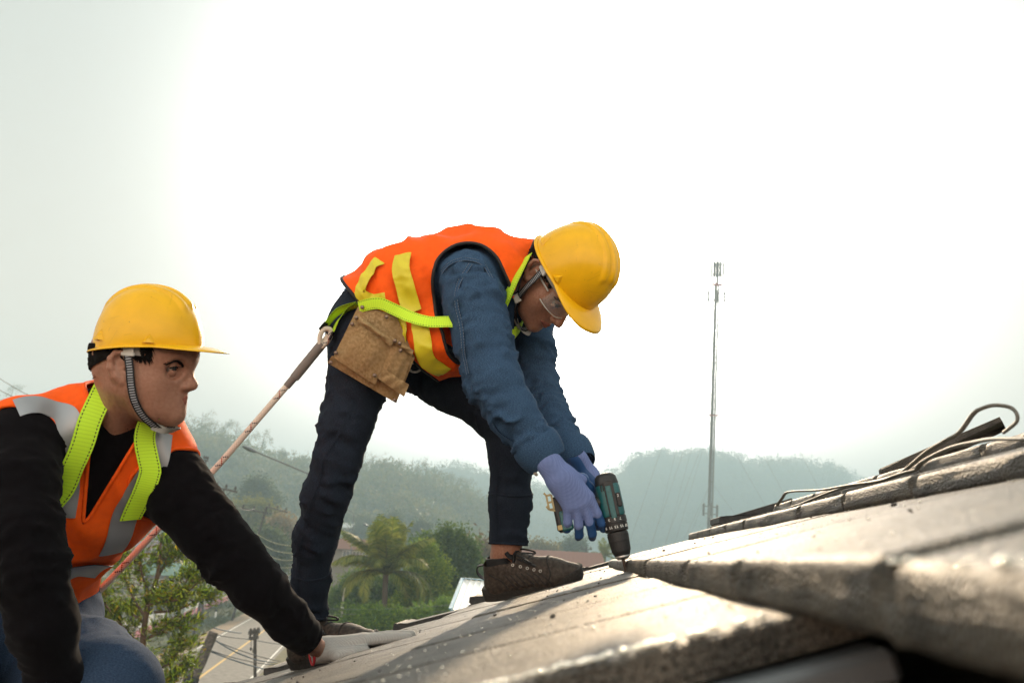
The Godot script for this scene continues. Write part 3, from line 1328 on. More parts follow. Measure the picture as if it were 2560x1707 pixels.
func build_houses() -> void:
	var cream := mat(lin(0.42, 0.38, 0.32), 0.9)
	var grey := mat(lin(0.17, 0.165, 0.16), 0.9)
	var green_roof := mat(lin(0.10, 0.19, 0.14), 0.6)
	var mauve := mat(lin(0.23, 0.17, 0.19), 0.7)
	var pale_roof := mat(lin(0.55, 0.55, 0.53), 0.5)
	var brick := mat(lin(0.34, 0.17, 0.10), 0.85)
	gable_house("house", "small green roofed house with dark open front behind the white and pink wall", Vector3(-53.6868, 1.6301, -105.9574), 0.5, Vector3(7, 3.0, 6), 1.2, grey, green_roof)
	gable_house("house", "long mauve roofed house beyond the green roofed one", Vector3(-74.5808, 3.0701, -150.3348), 0.25, Vector3(16, 3.2, 9), 2.2, cream, mauve, 4)
	gable_house("house", "grey walled house with rust red roof, left of the standing worker's rear leg", Vector3(-56.9605, 1.0676, -152.6058), 0.1, Vector3(15, 4.6, 8), 1.6, grey, m_rust, 4)
	gable_house("house", "brick coloured low roof house behind the grey walled one", Vector3(-70.3504, 2.7852, -187.2413), 0.2, Vector3(10, 3.2, 8), 1.7, cream, brick, 3)
	gable_house("house", "grey shop house at the road, between the rear leg and the palm tree", Vector3(-45.4853, 1.4455, -143.227), 0.15, Vector3(8, 4.6, 7), 1.0, grey, m_rust, 1)
	gable_house("house", "timber house with broad brown roof just behind the palm tree", Vector3(-35.5592, 6.4676, -132.443), -0.2, Vector3(8, 2.6, 5), 1.3, mat(lin(0.16, 0.125, 0.09), 0.9), m_rust, 3)
	gable_house("house", "rust red metal roofed house beyond the front shoe", Vector3(-3.7306, 5.115, -115.1263), 0.12, Vector3(12, 3.2, 8), 1.7, grey, m_rust, 3)
	gable_house("house", "distant hut with pale roof at the foot of the hill, right of the rear leg", Vector3(-76.1626, 12.9703, -261.9528), 0.1, Vector3(8, 2.6, 5), 1.2, cream, pale_roof, 2)
	gable_house("house", "distant pale roofed hut among trees, left of the rear leg", Vector3(-106.769, 15.5192, -299.8749), -0.1, Vector3(9, 2.6, 5), 1.2, cream, pale_roof, 2)
	var sb := thing("signboard", "pale blue white signboard on the front of the grey shop house", "sign", Vector3(-41.3156, 3.5645, -136.8224))
	var sm := Mb.new()
	sm.box(Vector3(0, 0.6, 0), Vector3(1.9, 1.25, 0.1))
	put("board", sm.mesh(), mat(lin(0.42, 0.50, 0.56), 0.6), sb)
	var fm := Mb.new()
	for q: Array in [[0.0, 1.26, 2.06, 0.08], [0.0, -0.06, 2.06, 0.08], [0.99, 0.6, 0.08, 1.32], [-0.99, 0.6, 0.08, 1.32]]:
		fm.box(Vector3(q[0], q[1], 0.02), Vector3(q[2], q[3], 0.14))
	fm.box(Vector3(-0.8, -1.5, -0.08), Vector3(0.1, 3.0, 0.1))
	fm.box(Vector3(0.8, -1.5, -0.08), Vector3(0.1, 3.0, 0.1))
	put("frame", fm.mesh(), m_steel_pole, sb)
	# white metal shed roof just beyond the tiles
	var shed := thing("shed", "white ribbed metal shed roof just beyond the tiles, left of the front shoe", "shed", Vector3(-3.5165, 7.3201, -27.1583))
	var tl := Vector3(-4.0739, 8.1481, -28.4408)
	var tr := Vector3(-1.6882, 8.0966, -28.689)
	var bl := Vector3(-3.97, 7.3127, -25.5552)
	var br := Vector3(-1.4768, 7.2145, -25.8266)
	var sheet := Mb.new()
	var nrm := (tr - tl).cross(bl - tl).normalized()
	if nrm.y < 0.0:
		nrm = -nrm
	sheet.grid(72, 1, func(u: float, v: float) -> Vector3:
		var k := int(round(u * 72)) % 6
		return tl.lerp(tr, u).lerp(bl.lerp(br, u), v) + nrm * (0.035 if k == 2 or k == 3 else 0.0))
	if sheet.n[0].y < 0.0:
		turn_over(sheet)
	var white := mat(lin(0.70, 0.70, 0.67), 0.4, 0.0, 0.5)
	var so := put("metal_roof", sheet.mesh(), white, shed)
	so.global_position = Vector3.ZERO
	var fl := Mb.new()
	fl.bar(bl - nrm * 0.03, br - nrm * 0.03, 0.05, 0.09)
	fl.bar(tl + nrm * 0.05, bl + nrm * 0.05, 0.12, 0.03)
	fl.bar(tl + nrm * 0.05, tr + nrm * 0.05, 0.14, 0.03)
	var fo := put("flashing", fl.mesh(), mat(lin(0.10, 0.26, 0.36), 0.5), shed)
	fo.global_position = Vector3.ZERO
	var sw := Mb.new()
	for p: Vector3 in [tl, tr, bl, br]:
		sw.bar(Vector3(p.x, 0, p.z), p - Vector3(0, 0.06, 0), 0.12, 0.12, Vector3.BACK)
	var swo := put("post", sw.mesh(), m_steel_pole, shed)
	swo.global_position = Vector3.ZERO

func build_poles() -> void:
	# street lamps: pole, curved arm, head
	var lamps := [
		[Vector3(-18.8217, 14.0514, -44.6469), Vector3(-14.6657, 12.5319, -46.5055), "near street lamp whose head shows left of the rear leg", 0.85],
		[Vector3(-37.4028, 15.5584, -117.3243), Vector3(-33.6564, 14.0392, -118.1022), "taller of two street lamps with curved arms right of the rear leg", 0.75],
		[Vector3(-46.7233, 14.6262, -149.9533), Vector3(-43.6856, 12.8971, -150.7182), "shorter of two street lamps with curved arms right of the rear leg", 0.75],
		[Vector3(-26.6358, 11.7244, -100.6891), Vector3(-23.4622, 10.4852, -101.3352), "street lamp reaching out above the palm tree", 0.8]]
	for l: Array in lamps:
		var head: Vector3 = l[0]
		var bend: Vector3 = l[1]
		var foot := Vector3(bend.x + 0.15, 0, bend.z)
		var t := thing("street_lamp", l[2], "street lamp", foot, "street lamps along the road")
		var pm := Mb.new()
		var d := (head - bend).normalized()
		pm.tube(curve_points([foot, foot.lerp(bend, 0.5), bend - Vector3(0, 0.9, 0), bend - Vector3(0, 0.25, 0) + d * 0.12, bend + d * 0.7, head], 5), [0.15, 0.14, 0.13, 0.12, 0.08, 0.08, 0.075, 0.07, 0.07, 0.065, 0.06, 0.055, 0.05, 0.05, 0.05, 0.05, 0.05, 0.05, 0.045, 0.045, 0.045, 0.04, 0.04, 0.04, 0.04, 0.04], 8)
		var po := put("pole", pm.mesh(), m_steel_pole, t)
		po.global_position = Vector3.ZERO
		var hm := Mb.new()
		var hl: float = l[3]
		hm.tube([head - d * 0.05, head + d * hl * 0.15, head + d * hl * 0.5, head + d * hl * 0.85, head + d * hl], [0.07, 0.15, 0.21, 0.15, 0.03], 12, true, 0.6)
		var ho := put("lamp_head", hm.mesh(), mat(lin(0.10, 0.12, 0.13), 0.4, 0.2), t)
		ho.global_position = Vector3.ZERO
		var gm := Mb.new()
		gm.tube([head + d * hl * 0.3 - Vector3(0, 0.06, 0), head + d * hl * 0.5 - Vector3(0, 0.075, 0), head + d * hl * 0.8 - Vector3(0, 0.05, 0)], [0.05, 0.07, 0.03], 10, true, 0.5)
		var go := put("lens", gm.mesh(), mat(lin(0.5, 0.5, 0.48), 0.2), t)
		go.global_position = Vector3.ZERO
	# utility poles
	var poles := [
		[Vector3(-37.4216, 13.2666, -94.0115), Vector3(-39.105, 7.4006, -95.4288), [[Vector3(-40.8663, 12.9247, -94.8058), Vector3(-37.354, 12.536, -94.2153)], [Vector3(-37.3258, 13.2256, -94.032), Vector3(-34.6234, 12.6629, -93.4088)]], "leaning utility pole with two cross-arms in a T left of the rear leg", 0.12],
		[Vector3(-33.618, 13.755, -73.4452), Vector3(-34.0722, 11.2691, -74.0713), [[Vector3(-34.4057, 13.8599, -73.3396), Vector3(-32.3784, 13.5282, -73.6282)]], "utility pole whose cross-arm shows just beyond the reaching black sleeve", 0.12],
		[Vector3(-42.4883, 17.7263, -87.1086), Vector3(-42.4729, 15.5539, -87.6962), [[Vector3(-42.7123, 17.7149, -87.0896), Vector3(-42.2172, 17.6531, -87.1549)]], "dark pole top just above the reaching black sleeve and below the rope", 0.12],
		[Vector3(-16.9919, 4.3935, -43.2708), Vector3(-16.9273, 2.0643, -43.9056), [[Vector3(-17.2992, 4.1548, -43.305), Vector3(-16.8202, 4.2399, -43.3291)]], "short dark utility pole standing against the grey road", 0.085],
		[Vector3(0.7073, 11.0933, -145.1614), Vector3(0.7635, 9.0679, -145.7133), [[Vector3(-0.2643, 10.9087, -145.1157), Vector3(1.69, 10.8728, -145.3174)]], "distant utility pole left of the drill chuck", 0.13]]
	for l: Array in poles:
		var top: Vector3 = l[0]
		var low: Vector3 = l[1]
		var k := (top.y) / maxf(top.y - low.y, 0.01)
		var foot := top + (low - top) * k
		if foot.distance_to(Vector3(top.x, 0, top.z)) > 6.0:
			foot = Vector3(low.x + (low.x - top.x) * 0.6, 0, low.z)
		var t := thing("utility_pole", l[3], "utility pole", foot, "utility poles of the town")
		var pm := Mb.new()
		pm.tube([foot, foot.lerp(low, 0.6) if low.y > foot.y else foot.lerp(top, 0.4), top], [float(l[4]) * 1.3, float(l[4]) * 1.1, float(l[4])], 8)
		var po := put("pole", pm.mesh(), m_dark_wood, t)
		po.global_position = Vector3.ZERO
		for a: Array in l[2]:
			var am := Mb.new()
			var p0: Vector3 = a[0]
			var p1: Vector3 = a[1]
			am.bar(p0, p1, 0.16, 0.16)
			am.bar(p0.lerp(p1, 0.75), top - Vector3(0, 0.9, 0), 0.05, 0.05)
			var ao := put("cross_arm", am.mesh(), m_dark_wood, t)
			ao.global_position = Vector3.ZERO
			for q in 3:
				var im := Mb.new()
				var c := p0.lerp(p1, 0.06 + 0.42 * q)
				im.lathe(c + Vector3(0, 0.06, 0), c + Vector3(0, 0.5, 0), [Vector2(0, 0.04), Vector2(0.3, 0.05), Vector2(0.3, 0.13), Vector2(0.5, 0.10), Vector2(0.55, 0.13), Vector2(0.75, 0.10), Vector2(1, 0.05), Vector2(1, 0)], 8)
				var io := put("insulator", im.mesh(), m_dark_wood, t)
				io.global_position = Vector3.ZERO
	# insulators hung on the short pole's wires
	var hang := Mb.new()
	for p: Vector3 in [Vector3(-17.1964, 4.2208, -43.2973), Vector3(-17.1824, 3.7145, -43.4353)]:
		hang.lathe(p, p - Vector3(0, 0.16, 0), [Vector2(0, 0.03), Vector2(0.1, 0.07), Vector2(0.35, 0.05), Vector2(0.45, 0.08), Vector2(0.8, 0.05), Vector2(1, 0.03), Vector2(1, 0)], 8)
	hang.tube([Vector3(-17.2009, 4.3829, -43.2531), Vector3(-17.1784, 3.5727, -43.4739)], [0.014], 5)
	var hi := put("hanging_insulator", hang.mesh(), m_wire)
	tag(hi, "pair of dark insulators on a rod left of the short pole by the road", "insulator")
	wires("overhead_wires", "four thin wires running from the cut trunk past the short pole over the road", [[Vector3(-15.4975, 5.166, -34.8859), Vector3(-17.1936, 4.1196, -43.3249), 0.02], [Vector3(-17.1936, 4.1196, -43.3249), Vector3(-14.4354, 3.7714, -45.7706), 0.12], [Vector3(-15.4911, 4.9365, -34.9485), Vector3(-14.8925, 3.3648, -41.6737), 0.08], [Vector3(-15.5465, 4.4903, -35.0634), Vector3(-15.0469, 3.1832, -41.7076), 0.10]], 0.022, mat(lin(0.035, 0.05, 0.07), 0.6))
	wires("telephone_cables", "two slack grey blue cables crossing low over the road in front of the short pole", [[Vector3(-15.3887, 4.9088, -34.966), Vector3(-15.0501, 3.2989, -41.676), 0.2], [Vector3(-15.5794, 4.4558, -35.0695), Vector3(-14.8945, 3.26, -39.621), 0.05], [Vector3(-15.5052, 5.4447, -34.81), Vector3(-16.881, 4.6353, -41.1356), 0.03]], 0.03, mat(lin(0.06, 0.10, 0.15), 0.6))
	wires("power_lines", "three power lines slanting down at the far left above the kneeling worker's shoulder", [[Vector3(-48.6751, 23.0559, -53.8508), Vector3(-49.0782, 20.0686, -70.2232), 0.5], [Vector3(-48.6349, 21.6092, -54.245), Vector3(-49.0682, 19.7069, -70.3218), 0.5], [Vector3(-48.6028, 20.4518, -54.5604), Vector3(-49.0421, 18.7666, -70.5781), 0.5]], 0.03, mat(lin(0.10, 0.10, 0.11), 0.6))
	var slack := []
	for k in 6:
		slack.append([Vector3(-37.2994, 10.0125, -91.7803) - Vector3(0, k * 0.55, 0), Vector3(-27.7081, 9.0774, -80.4898) - Vector3(0, k * 0.6, 0), 0.5 + 0.2 * k])
	wires("slack_wires", "bundle of slack yellowish wires hanging right of the leaning utility pole", slack, 0.035, mat(lin(0.30, 0.28, 0.14), 0.7))
	var links := []
	for q: Array in [[Vector3(-40.8701, 13.0636, -94.7679), Vector3(-40.3695, 13.7401, -83.1901)], [Vector3(-38.9267, 12.9149, -93.9586), Vector3(-33.5847, 13.9016, -73.409)], [Vector3(-32.4591, 13.7414, -73.5627), Vector3(-42.1725, 17.6554, -87.1587)], [Vector3(-33.5807, 13.7569, -73.4484), Vector3(-42.4363, 17.4681, -87.1833)]]:
		links.append([q[0], q[1], 0.9])
	wires("pole_wires", "thin wires linking the leaning utility pole with the poles behind the black sleeve", links, 0.022, m_wire)
	# cut trunk used as a post
	var post := thing("cut_trunk", "leaning cut tree trunk with a blackened foot standing at the road's near side", "post", Vector3(-16.2708, 2.7622, -34.4181))
	var tm := Mb.new()
	tm.tube(curve_points([Vector3(-16.9035, 0.4215, -33.9471), Vector3(-15.9734, 3.3032, -34.3014), Vector3(-15.7735, 4.2305, -34.695), Vector3(-15.5002, 5.2644, -34.8591)], 4), [0.34, 0.31, 0.29, 0.28, 0.27, 0.25, 0.245, 0.24, 0.23, 0.215, 0.21, 0.205, 0.2], 12)
	var tn := noise(90, 3.0, 3)
	tm = displaced(tm, func(p: Vector3, _n: Vector3) -> float: return 0.02 * tn.get_noise_3d(p.x * 2.0, p.y * 0.5, p.z * 2.0))
	var to := put("trunk", tm.mesh(), grain(mat(lin(0.17, 0.14, 0.115), 0.9), texture_of(noise_image(91, 0.04, 4, Color(0.35, 0.33, 0.32), Color(1, 1, 1), 128, 1.3)), 1.2), post)
	to.global_position = Vector3.ZERO
	var ch := Mb.new()
	ch.tube([Vector3(-16.4512, 2.1974, -34.4487), Vector3(-15.9637, 3.3066, -34.2806), Vector3(-15.9132, 3.5312, -34.3498)], [0.33, 0.318, 0.30], 12, false)
	var cho := put("charred_foot", ch.mesh(), mat(lin(0.02, 0.018, 0.017), 0.95), post)
	cho.global_position = Vector3.ZERO
	# thin posts and wire of the fence under the trees
	for q: Array in [[Vector3(-14.7076, 6.5732, -51.2303), Vector3(-14.8536, 5.5517, -51.4916), "thin pale post under the palm fronds"], [Vector3(-13.0458, 5.8393, -45.3491), Vector3(-13.1011, 3.8816, -45.8719), "thin pale fence post left of the shrubs"]]:
		var fp := thing("fence_post", q[2], "post", Vector3(q[1].x, 0, q[1].z), "fence posts under the trees")
		var fm := Mb.new()
		fm.tube([Vector3(q[1].x, 0, q[1].z), q[1], q[0]], [0.07, 0.065, 0.06], 8)
		var fo := put("shaft", fm.mesh(), mat(lin(0.40, 0.39, 0.36), 0.8), fp)
		fo.global_position = Vector3.ZERO
	wires("fence_wires", "two faint fence wires in front of the shrubs under the palm", [[Vector3(-13.5172, 5.789, -44.276), Vector3(-6.8902, 6.3333, -44.7801), 0.1], [Vector3(-13.5103, 5.5402, -44.3438), Vector3(-6.8821, 6.043, -44.8592), 0.1]], 0.012, m_steel_pole)

func build_mast() -> void:
	var base := Vector3(40.2448, 19.8872, -271.521)
	var top := Vector3(39.7869, 101.3776, -239.0856)
	base.y = 0.0
	base = Vector3(Vector3(40.2448, 19.8872, -271.521).x, 0, Vector3(40.2448, 19.8872, -271.521).z)
	var mast := thing("telecom_mast", "tall slender lattice telecom mast with antenna clusters and guy wires", "mast", base)
	var up := (top - base)
	var h := up.length()
	up = up.normalized()
	var x := Vector3(0.9952, 0.0505, -0.0841)
	x = (x - up * x.dot(up)).normalized()
	var z := x.cross(up)
	var metal := mat(lin(0.10, 0.075, 0.055), 0.6, 0.2)
	var pale := mat(lin(0.16, 0.155, 0.14), 0.6)
	var red := mat(lin(0.28, 0.06, 0.035), 0.6)
	var place := func(name_: String, mb: Mb, m: Material) -> void:
		var o := put(name_, mb.mesh(), m, mast)
		o.global_position = Vector3.ZERO
	var legs := []
	var half := 0.55
	for k in 3:
		var o: Vector3 = [x * -half + z * 0.3, x * half + z * 0.3, z * -0.6][k]
		legs.append(o)
		var mb := Mb.new()
		mb.tube([base + o, base + up * h * 0.93 + o * 0.9], [0.42 if k == 0 else 0.26], 6)
		place.call("leg", mb, metal if k == 0 else pale)
	var br := Mb.new()
	var n := 84
	for i in n:
		var a := base + up * (h * 0.93 * i / n)
		var b := base + up * (h * 0.93 * (i + 1) / n)
		for k in 3:
			var o: Vector3 = legs[k]
			var p: Vector3 = legs[(k + 1) % 3]
			br.bar(a + o, a + p, 0.10, 0.10, up)
			br.bar(a + (o if i % 2 == 0 else p), b + (p if i % 2 == 0 else o), 0.09, 0.09, up)
	place.call("bracing", br, pale)
	var at := func(v: float) -> Vector3:   # the height that shows at a fraction of the mast
		return base + up * (h * v)
	for v: float in [0.155, 0.545]:
		var c := Mb.new()
		for k in 3:
			c.bar(at.call(v) + (legs[k] as Vector3) * 2.6, at.call(v) + (legs[(k + 1) % 3] as Vector3) * 2.6, 0.34, 0.40, up)
			c.bar(at.call(v), at.call(v) + (legs[k] as Vector3) * 2.6, 0.25, 0.25, up)
			c.bar(at.call(v - 0.03), at.call(v) + (legs[k] as Vector3) * 2.2, 0.09, 0.09, up)
		place.call("guy_frame", c, red)
	for v: float in [0.70, 0.345]:
		var c := Mb.new()
		for k in 3:
			c.bar(at.call(v) + (legs[k] as Vector3) * 1.25, at.call(v) + (legs[(k + 1) % 3] as Vector3) * 1.25, 0.1, 0.14, up)
		place.call("ring_frame", c, metal)
	# antenna clusters: height, reach, panel length
	for q: Array in [[0.975, 1.9, 4.6, 6], [0.895, 2.6, 3.4, 4], [0.26, 2.2, 3.6, 4]]:
		var arms := Mb.new()
		var c: Vector3 = at.call(q[0])
		for k in int(q[3]):
			var an: float = TAU * (k + 0.25) / float(q[3])
			var d := x * cos(an) + z * sin(an)
			var e := c + d * float(q[1])
			for s: float in [-0.32, 0.32]:
				arms.bar(c + up * (float(q[2]) * s), e + up * (float(q[2]) * s), 0.24, 0.24, up)
			var pm := Mb.new()
			pm.box(e, Vector3(0.75, float(q[2]), 0.4), Basis(d.cross(up), up, d), 0.03)
			place.call("antenna_panel", pm, metal if k % 2 == 0 else pale)
			var pb := Mb.new()
			pb.tube([e - d * 0.2 - up * (float(q[2]) * 0.55), e - d * 0.2 + up * (float(q[2]) * 0.55)], [0.22], 6)
			place.call("antenna_pipe", pb, metal)
		arms.tube([c - up * (float(q[2]) * 0.5), c + up * (float(q[2]) * 0.5)], [0.5], 8)
		place.call("antenna_arms", arms, metal)
	var rod := Mb.new()
	rod.tube([at.call(0.93), at.call(1.045)], [0.45, 0.25], 6)
	place.call("lightning_rod", rod, metal)
	var pf := Mb.new()
	pf.lathe(at.call(0.927), at.call(0.934), [Vector2(0, 0), Vector2(0, 1.7), Vector2(1, 1.7), Vector2(1, 0)], 8)
	place.call("platform", pf, red)
	for s: Array in [[0.155, 22.0], [0.545, 34.0], [0.345, 28.0], [0.70, 40.0], [0.93, 50.0]]:
		for k in 3:
			var an := TAU * (k + 0.08) / 3.0
			var g := Mb.new()
			var foot := base + Vector3(cos(an), 0, sin(an)) * float(s[1])
			g.tube([at.call(s[0]), foot], [0.03], 4, false)
			place.call("guy_wire", g, pale)

func build_trees() -> void:
	var broad := leaf_cluster(1, 26, 0.22, 0.55).mesh()
	var small := leaf_cluster(2, 30, 0.15, 0.42).mesh()
	var far_leaf := leaf_cluster(3, 26, 0.55, 1.3).mesh()
	var hill_leaf := leaf_cluster(4, 18, 0.9, 2.2).mesh()
	# mango tree and the shrubs before the palm
	var d1 := 52.0
	crown_tree("broadleaf_tree", "dense dark green tree with rounded crown, just left of the front leg", Vector3(-9.0466, 3.1435, -58.9541), 9.5, 0.22, [Vector4(-9.5995, 7.9832, -57.5941, 1.736), Vector4(-10.8834, 8.9997, -57.1937, 1.064), Vector4(-8.5059, 8.796, -57.4822, 1.288), Vector4(-8.0444, 7.2509, -57.9444, 1.344), Vector4(-9.2325, 9.8408, -57.1289, 0.896), Vector4(-10.1118, 6.3346, -57.9885, 1.68), Vector4(-7.7245, 5.8669, -59.3896, 1.14)], 2600, broad, Color(0.045, 0.090, 0.020), Color(0.130, 0.195, 0.040), 11)
	crown_tree("broadleaf_tree", "lighter yellow green tree with a thin grey trunk in front of the dense one", Vector3(-10.5043, 3.7977, -53.4324), 7.5, 0.10, [Vector4(-10.1822, 8.9457, -53.1155, 0.676), Vector4(-9.3666, 7.6729, -52.4987, 0.918), Vector4(-10.5748, 7.2181, -53.5431, 0.884), Vector4(-9.5726, 5.9384, -52.9464, 1.122), Vector4(-10.7585, 5.6319, -52.9126, 0.918), Vector4(-8.2519, 5.5731, -52.1343, 0.9), Vector4(-11.6006, 5.0408, -51.9489, 0.75)], 2300, small, Color(0.10, 0.185, 0.018), Color(0.34, 0.40, 0.030), 12)
	crown_tree("shrub", "low green shrubs filling the yard under the palm tree", Vector3(-11.3538, 3.3329, -46.1916), 4.6, 0.06, [Vector4(-12.4956, 4.9748, -45.6364, 0.748), Vector4(-11.1406, 5.0791, -44.701, 0.817), Vector4(-9.8523, 4.9784, -44.8547, 0.817), Vector4(-8.5742, 5.251, -44.9067, 0.774), Vector4(-7.4718, 5.6549, -45.9464, 0.748), Vector4(-13.1347, 4.3049, -45.7544, 0.66), Vector4(-11.5478, 4.3109, -44.8682, 0.774), Vector4(-10.049, 4.3455, -45.0061, 0.731), Vector4(-8.7709, 4.6181, -45.0581, 0.731)], 2300, small, Color(0.075, 0.155, 0.024), Color(0.24, 0.34, 0.042), 13)
	crown_tree("broadleaf_tree", "leafy green tree behind the palm trunk, left of the yellow green tree", Vector3(-15.7189, 2.6119, -60.523), 6.5, 0.14, [Vector4(-15.9641, 6.2406, -59.5199, 1.16), Vector4(-17.0914, 5.203, -59.6891, 1.16), Vector4(-15.075, 5.4455, -59.8217, 1.218), Vector4(-13.5033, 6.0855, -59.8034, 1.16), Vector4(-17.3334, 4.1402, -58.9116, 1.026)], 1500, broad, Color(0.050, 0.105, 0.020), Color(0.17, 0.24, 0.040), 14)
	# coconut palm
	var pb := Vector3(-11.6767, 6.5625, -49.4501)
	var foot := Vector3(pb.x, 0, pb.z)
	var palm := thing("palm_tree", "coconut palm with long arching fronds standing in front of the brown roofed house", "palm tree", foot)
	var crown_at := Vector3(-11.705, 7.581, -49.1725)
	var tm := Mb.new()
	tm.tube(curve_points([foot, foot.lerp(crown_at, 0.5) + Vector3(0.1, 0, 0), crown_at], 5), [0.24, 0.22, 0.20, 0.19, 0.18, 0.18, 0.17, 0.17, 0.17, 0.17, 0.18], 10)
	var to := put("trunk", tm.mesh(), m_bark, palm)
	to.global_position = Vector3.ZERO
	make_fronds(palm, crown_at, 46, 3.7, 5)
	var pb2 := Vector3(3.4011, 9.1977, -125.1293)
	var foot2 := Vector3(pb2.x, 0, pb2.z)
	var palm2 := thing("palm_tree", "distant hazy palm tree left of the drill bit", "palm tree", foot2)
	var tm2 := Mb.new()
	tm2.tube([foot2, Vector3(3.3882, 9.6607, -125.0031)], [0.3, 0.22], 8)
	var to2 := put("trunk", tm2.mesh(), m_bark, palm2)
	to2.global_position = Vector3.ZERO
	make_fronds(palm2, Vector3(3.3882, 9.6607, -125.0031), 18, 3.0, 6)
	# hazy trees of the valley
	var ga := Color(0.045, 0.065, 0.022)
	var gb := Color(0.105, 0.125, 0.035)
	crown_tree("valley_tree", "large hazy tree with a domed crown above the leaning utility pole", Vector3(-77.2331, 11.5395, -189.4053), 16, 0.35, [Vector4(-77.5001, 21.1601, -186.7835, 2.85), Vector4(-80.0532, 17.6355, -187.4836, 2.85), Vector4(-74.769, 18.2709, -187.8312, 3.04), Vector4(-77.3603, 16.1208, -188.1568, 3.42)], 900, far_leaf, ga, gb, 21)
	crown_tree("valley_tree", "yellow green bamboo-like clump below the large hazy tree", Vector3(-63.1725, 9.4445, -149.7355), 10, 0.2, [Vector4(-65.9053, 13.6519, -148.3319, 1.95), Vector4(-62.5626, 14.4012, -148.4581, 2.1), Vector4(-59.1979, 14.3548, -148.8012, 1.8), Vector4(-63.9891, 11.9383, -148.9825, 2.1), Vector4(-60.2512, 11.9108, -149.3571, 1.95)], 900, far_leaf, Color(0.13, 0.14, 0.025), Color(0.27, 0.25, 0.05), 22)
	crown_tree("valley_tree", "round green tree at the foot of the leaning utility pole", Vector3(-43.0194, 4.7131, -111.3755), 8, 0.25, [Vector4(-43.0203, 8.6971, -110.3005, 1.54), Vector4(-44.0753, 7.2092, -110.5983, 1.43), Vector4(-41.7823, 7.5382, -110.7348, 1.43), Vector4(-42.8446, 6.3156, -110.9603, 1.65)], 800, far_leaf, ga, gb, 23)
	crown_tree("valley_tree", "brownish bare tree right of the leaning utility pole", Vector3(-52.2681, 7.0505, -141.0485), 9, 0.2, [Vector4(-52.7476, 11.7587, -139.7311, 1.68), Vector4(-51.2982, 9.804, -140.4009, 1.54)], 240, far_leaf, Color(0.20, 0.14, 0.06), Color(0.28, 0.20, 0.08), 24)
	crown_tree("valley_tree", "hazy dark tree right of the two curved street lamps", Vector3(-56.175, 9.5268, -233.6331), 14, 0.3, [Vector4(-57.1362, 15.2536, -231.9935, 2.76), Vector4(-54.1016, 17.407, -231.7106, 2.3), Vector4(-59.1284, 12.7089, -232.4844, 2.3)], 480, far_leaf, ga, gb, 25)
	crown_tree("valley_tree", "hazy pale tree between the curved street lamps and the palm", Vector3(-67.313, 10.4623, -253.0947), 12, 0.3, [Vector4(-67.8368, 15.8684, -251.5847, 2.75), Vector4(-69.2626, 13.3814, -252.1156, 2.25)], 360, far_leaf, Color(0.08, 0.09, 0.03), Color(0.15, 0.15, 0.05), 26)
	crown_tree("valley_tree", "small hazy tree above the palm tree's right side", Vector3(-42.4083, 9.9321, -214.0679), 12, 0.25, [Vector4(-42.0123, 14.5157, -212.8701, 1.89), Vector4(-44.06, 12.8906, -213.1074, 1.785)], 320, far_leaf, ga, gb, 27)
	crown_tree("valley_tree", "bare greyish tree at the right edge of the dense green tree", Vector3(-11.1493, 6.714, -93.158), 8, 0.15, [Vector4(-11.6598, 8.9481, -92.5051, 0.9), Vector4(-10.872, 8.0319, -92.8297, 0.81)], 160, far_leaf, Color(0.12, 0.09, 0.05), Color(0.18, 0.13, 0.07), 28)
	crown_tree("valley_tree", "hazy tree under the drill battery with ochre leaves", Vector3(-9.2628, 6.923, -176.5193), 9, 0.2, [Vector4(-9.3583, 10.3661, -175.581, 1.87), Vector4(-6.7979, 9.6752, -176.0189, 1.7), Vector4(-11.4412, 9.111, -175.715, 1.53)], 420, far_leaf, Color(0.12, 0.11, 0.04), Color(0.24, 0.19, 0.07), 29)
	crown_tree("valley_tree", "hazy grey green tree between the shoe and the drill chuck", Vector3(-1.4432, 7.0366, -208.4689), 9, 0.2, [Vector4(-1.5717, 11.6661, -207.2072, 2.6), Vector4(-4.5224, 10.2606, -207.2966, 2.2)], 380, far_leaf, ga, gb, 30)
	var rng := RandomNumberGenerator.new()
	rng.seed = 77
	# scrub and small trees that nobody could count across the valley floor
	var xf := []
	var tints := []
	for k in 2600:
		var u := rng.randf()
		var dist := lerpf(120.0, 380.0, sqrt(rng.randf()))
		var an := lerpf(-0.62, 0.36, u)
		var p := Vector3(sin(an) * dist, 0.0, -cos(an) * dist)
		if absf((p - Vector3(-30.0554, 0, -73.4804)).cross((Vector3(-116.7512, 0, -415.7967) - Vector3(-21.3148, 0, -39.317)).normalized()).y) < 7.0:
			continue
		var hgt := rng.randf_range(0.4, 2.2) * (1.0 if rng.randf() < 0.8 else 2.2)
		p.y = hgt
		xf.append(Transform3D(any_turn(rng, rng.randf_range(0.8, 2.0)), p))
		tints.append(Color(0.06, 0.08, 0.025).lerp(Color(0.22, 0.19, 0.08), rng.randf()))
	var sc := scatter("undergrowth", far_leaf, m_leaf, xf, null, "stuff", tints)
	sc.set_meta("label", "green and straw scrub covering the valley floor below the hills")
	# forest on the near hill: its slope as one mass, the crest trees one by one
	var hill: Array = hill_points
	xf = []
	tints = []
	for k in 10500:
		var i := rng.randi() % hill.size()
		var p: Vector3 = hill[i]
		xf.append(Transform3D(any_turn(rng, rng.randf_range(0.9, 1.9)), p + Vector3(rng.randfn() * 3.0, rng.randf_range(0.5, 4.0), rng.randfn() * 3.0)))
		tints.append(Color(0.08, 0.11, 0.045).lerp(Color(0.19, 0.18, 0.08), rng.randf()))
	var fo := scatter("forest", hill_leaf, m_leaf, xf, null, "stuff", tints)
	fo.set_meta("label", "hazy dry woodland covering the slope of the nearer hill")
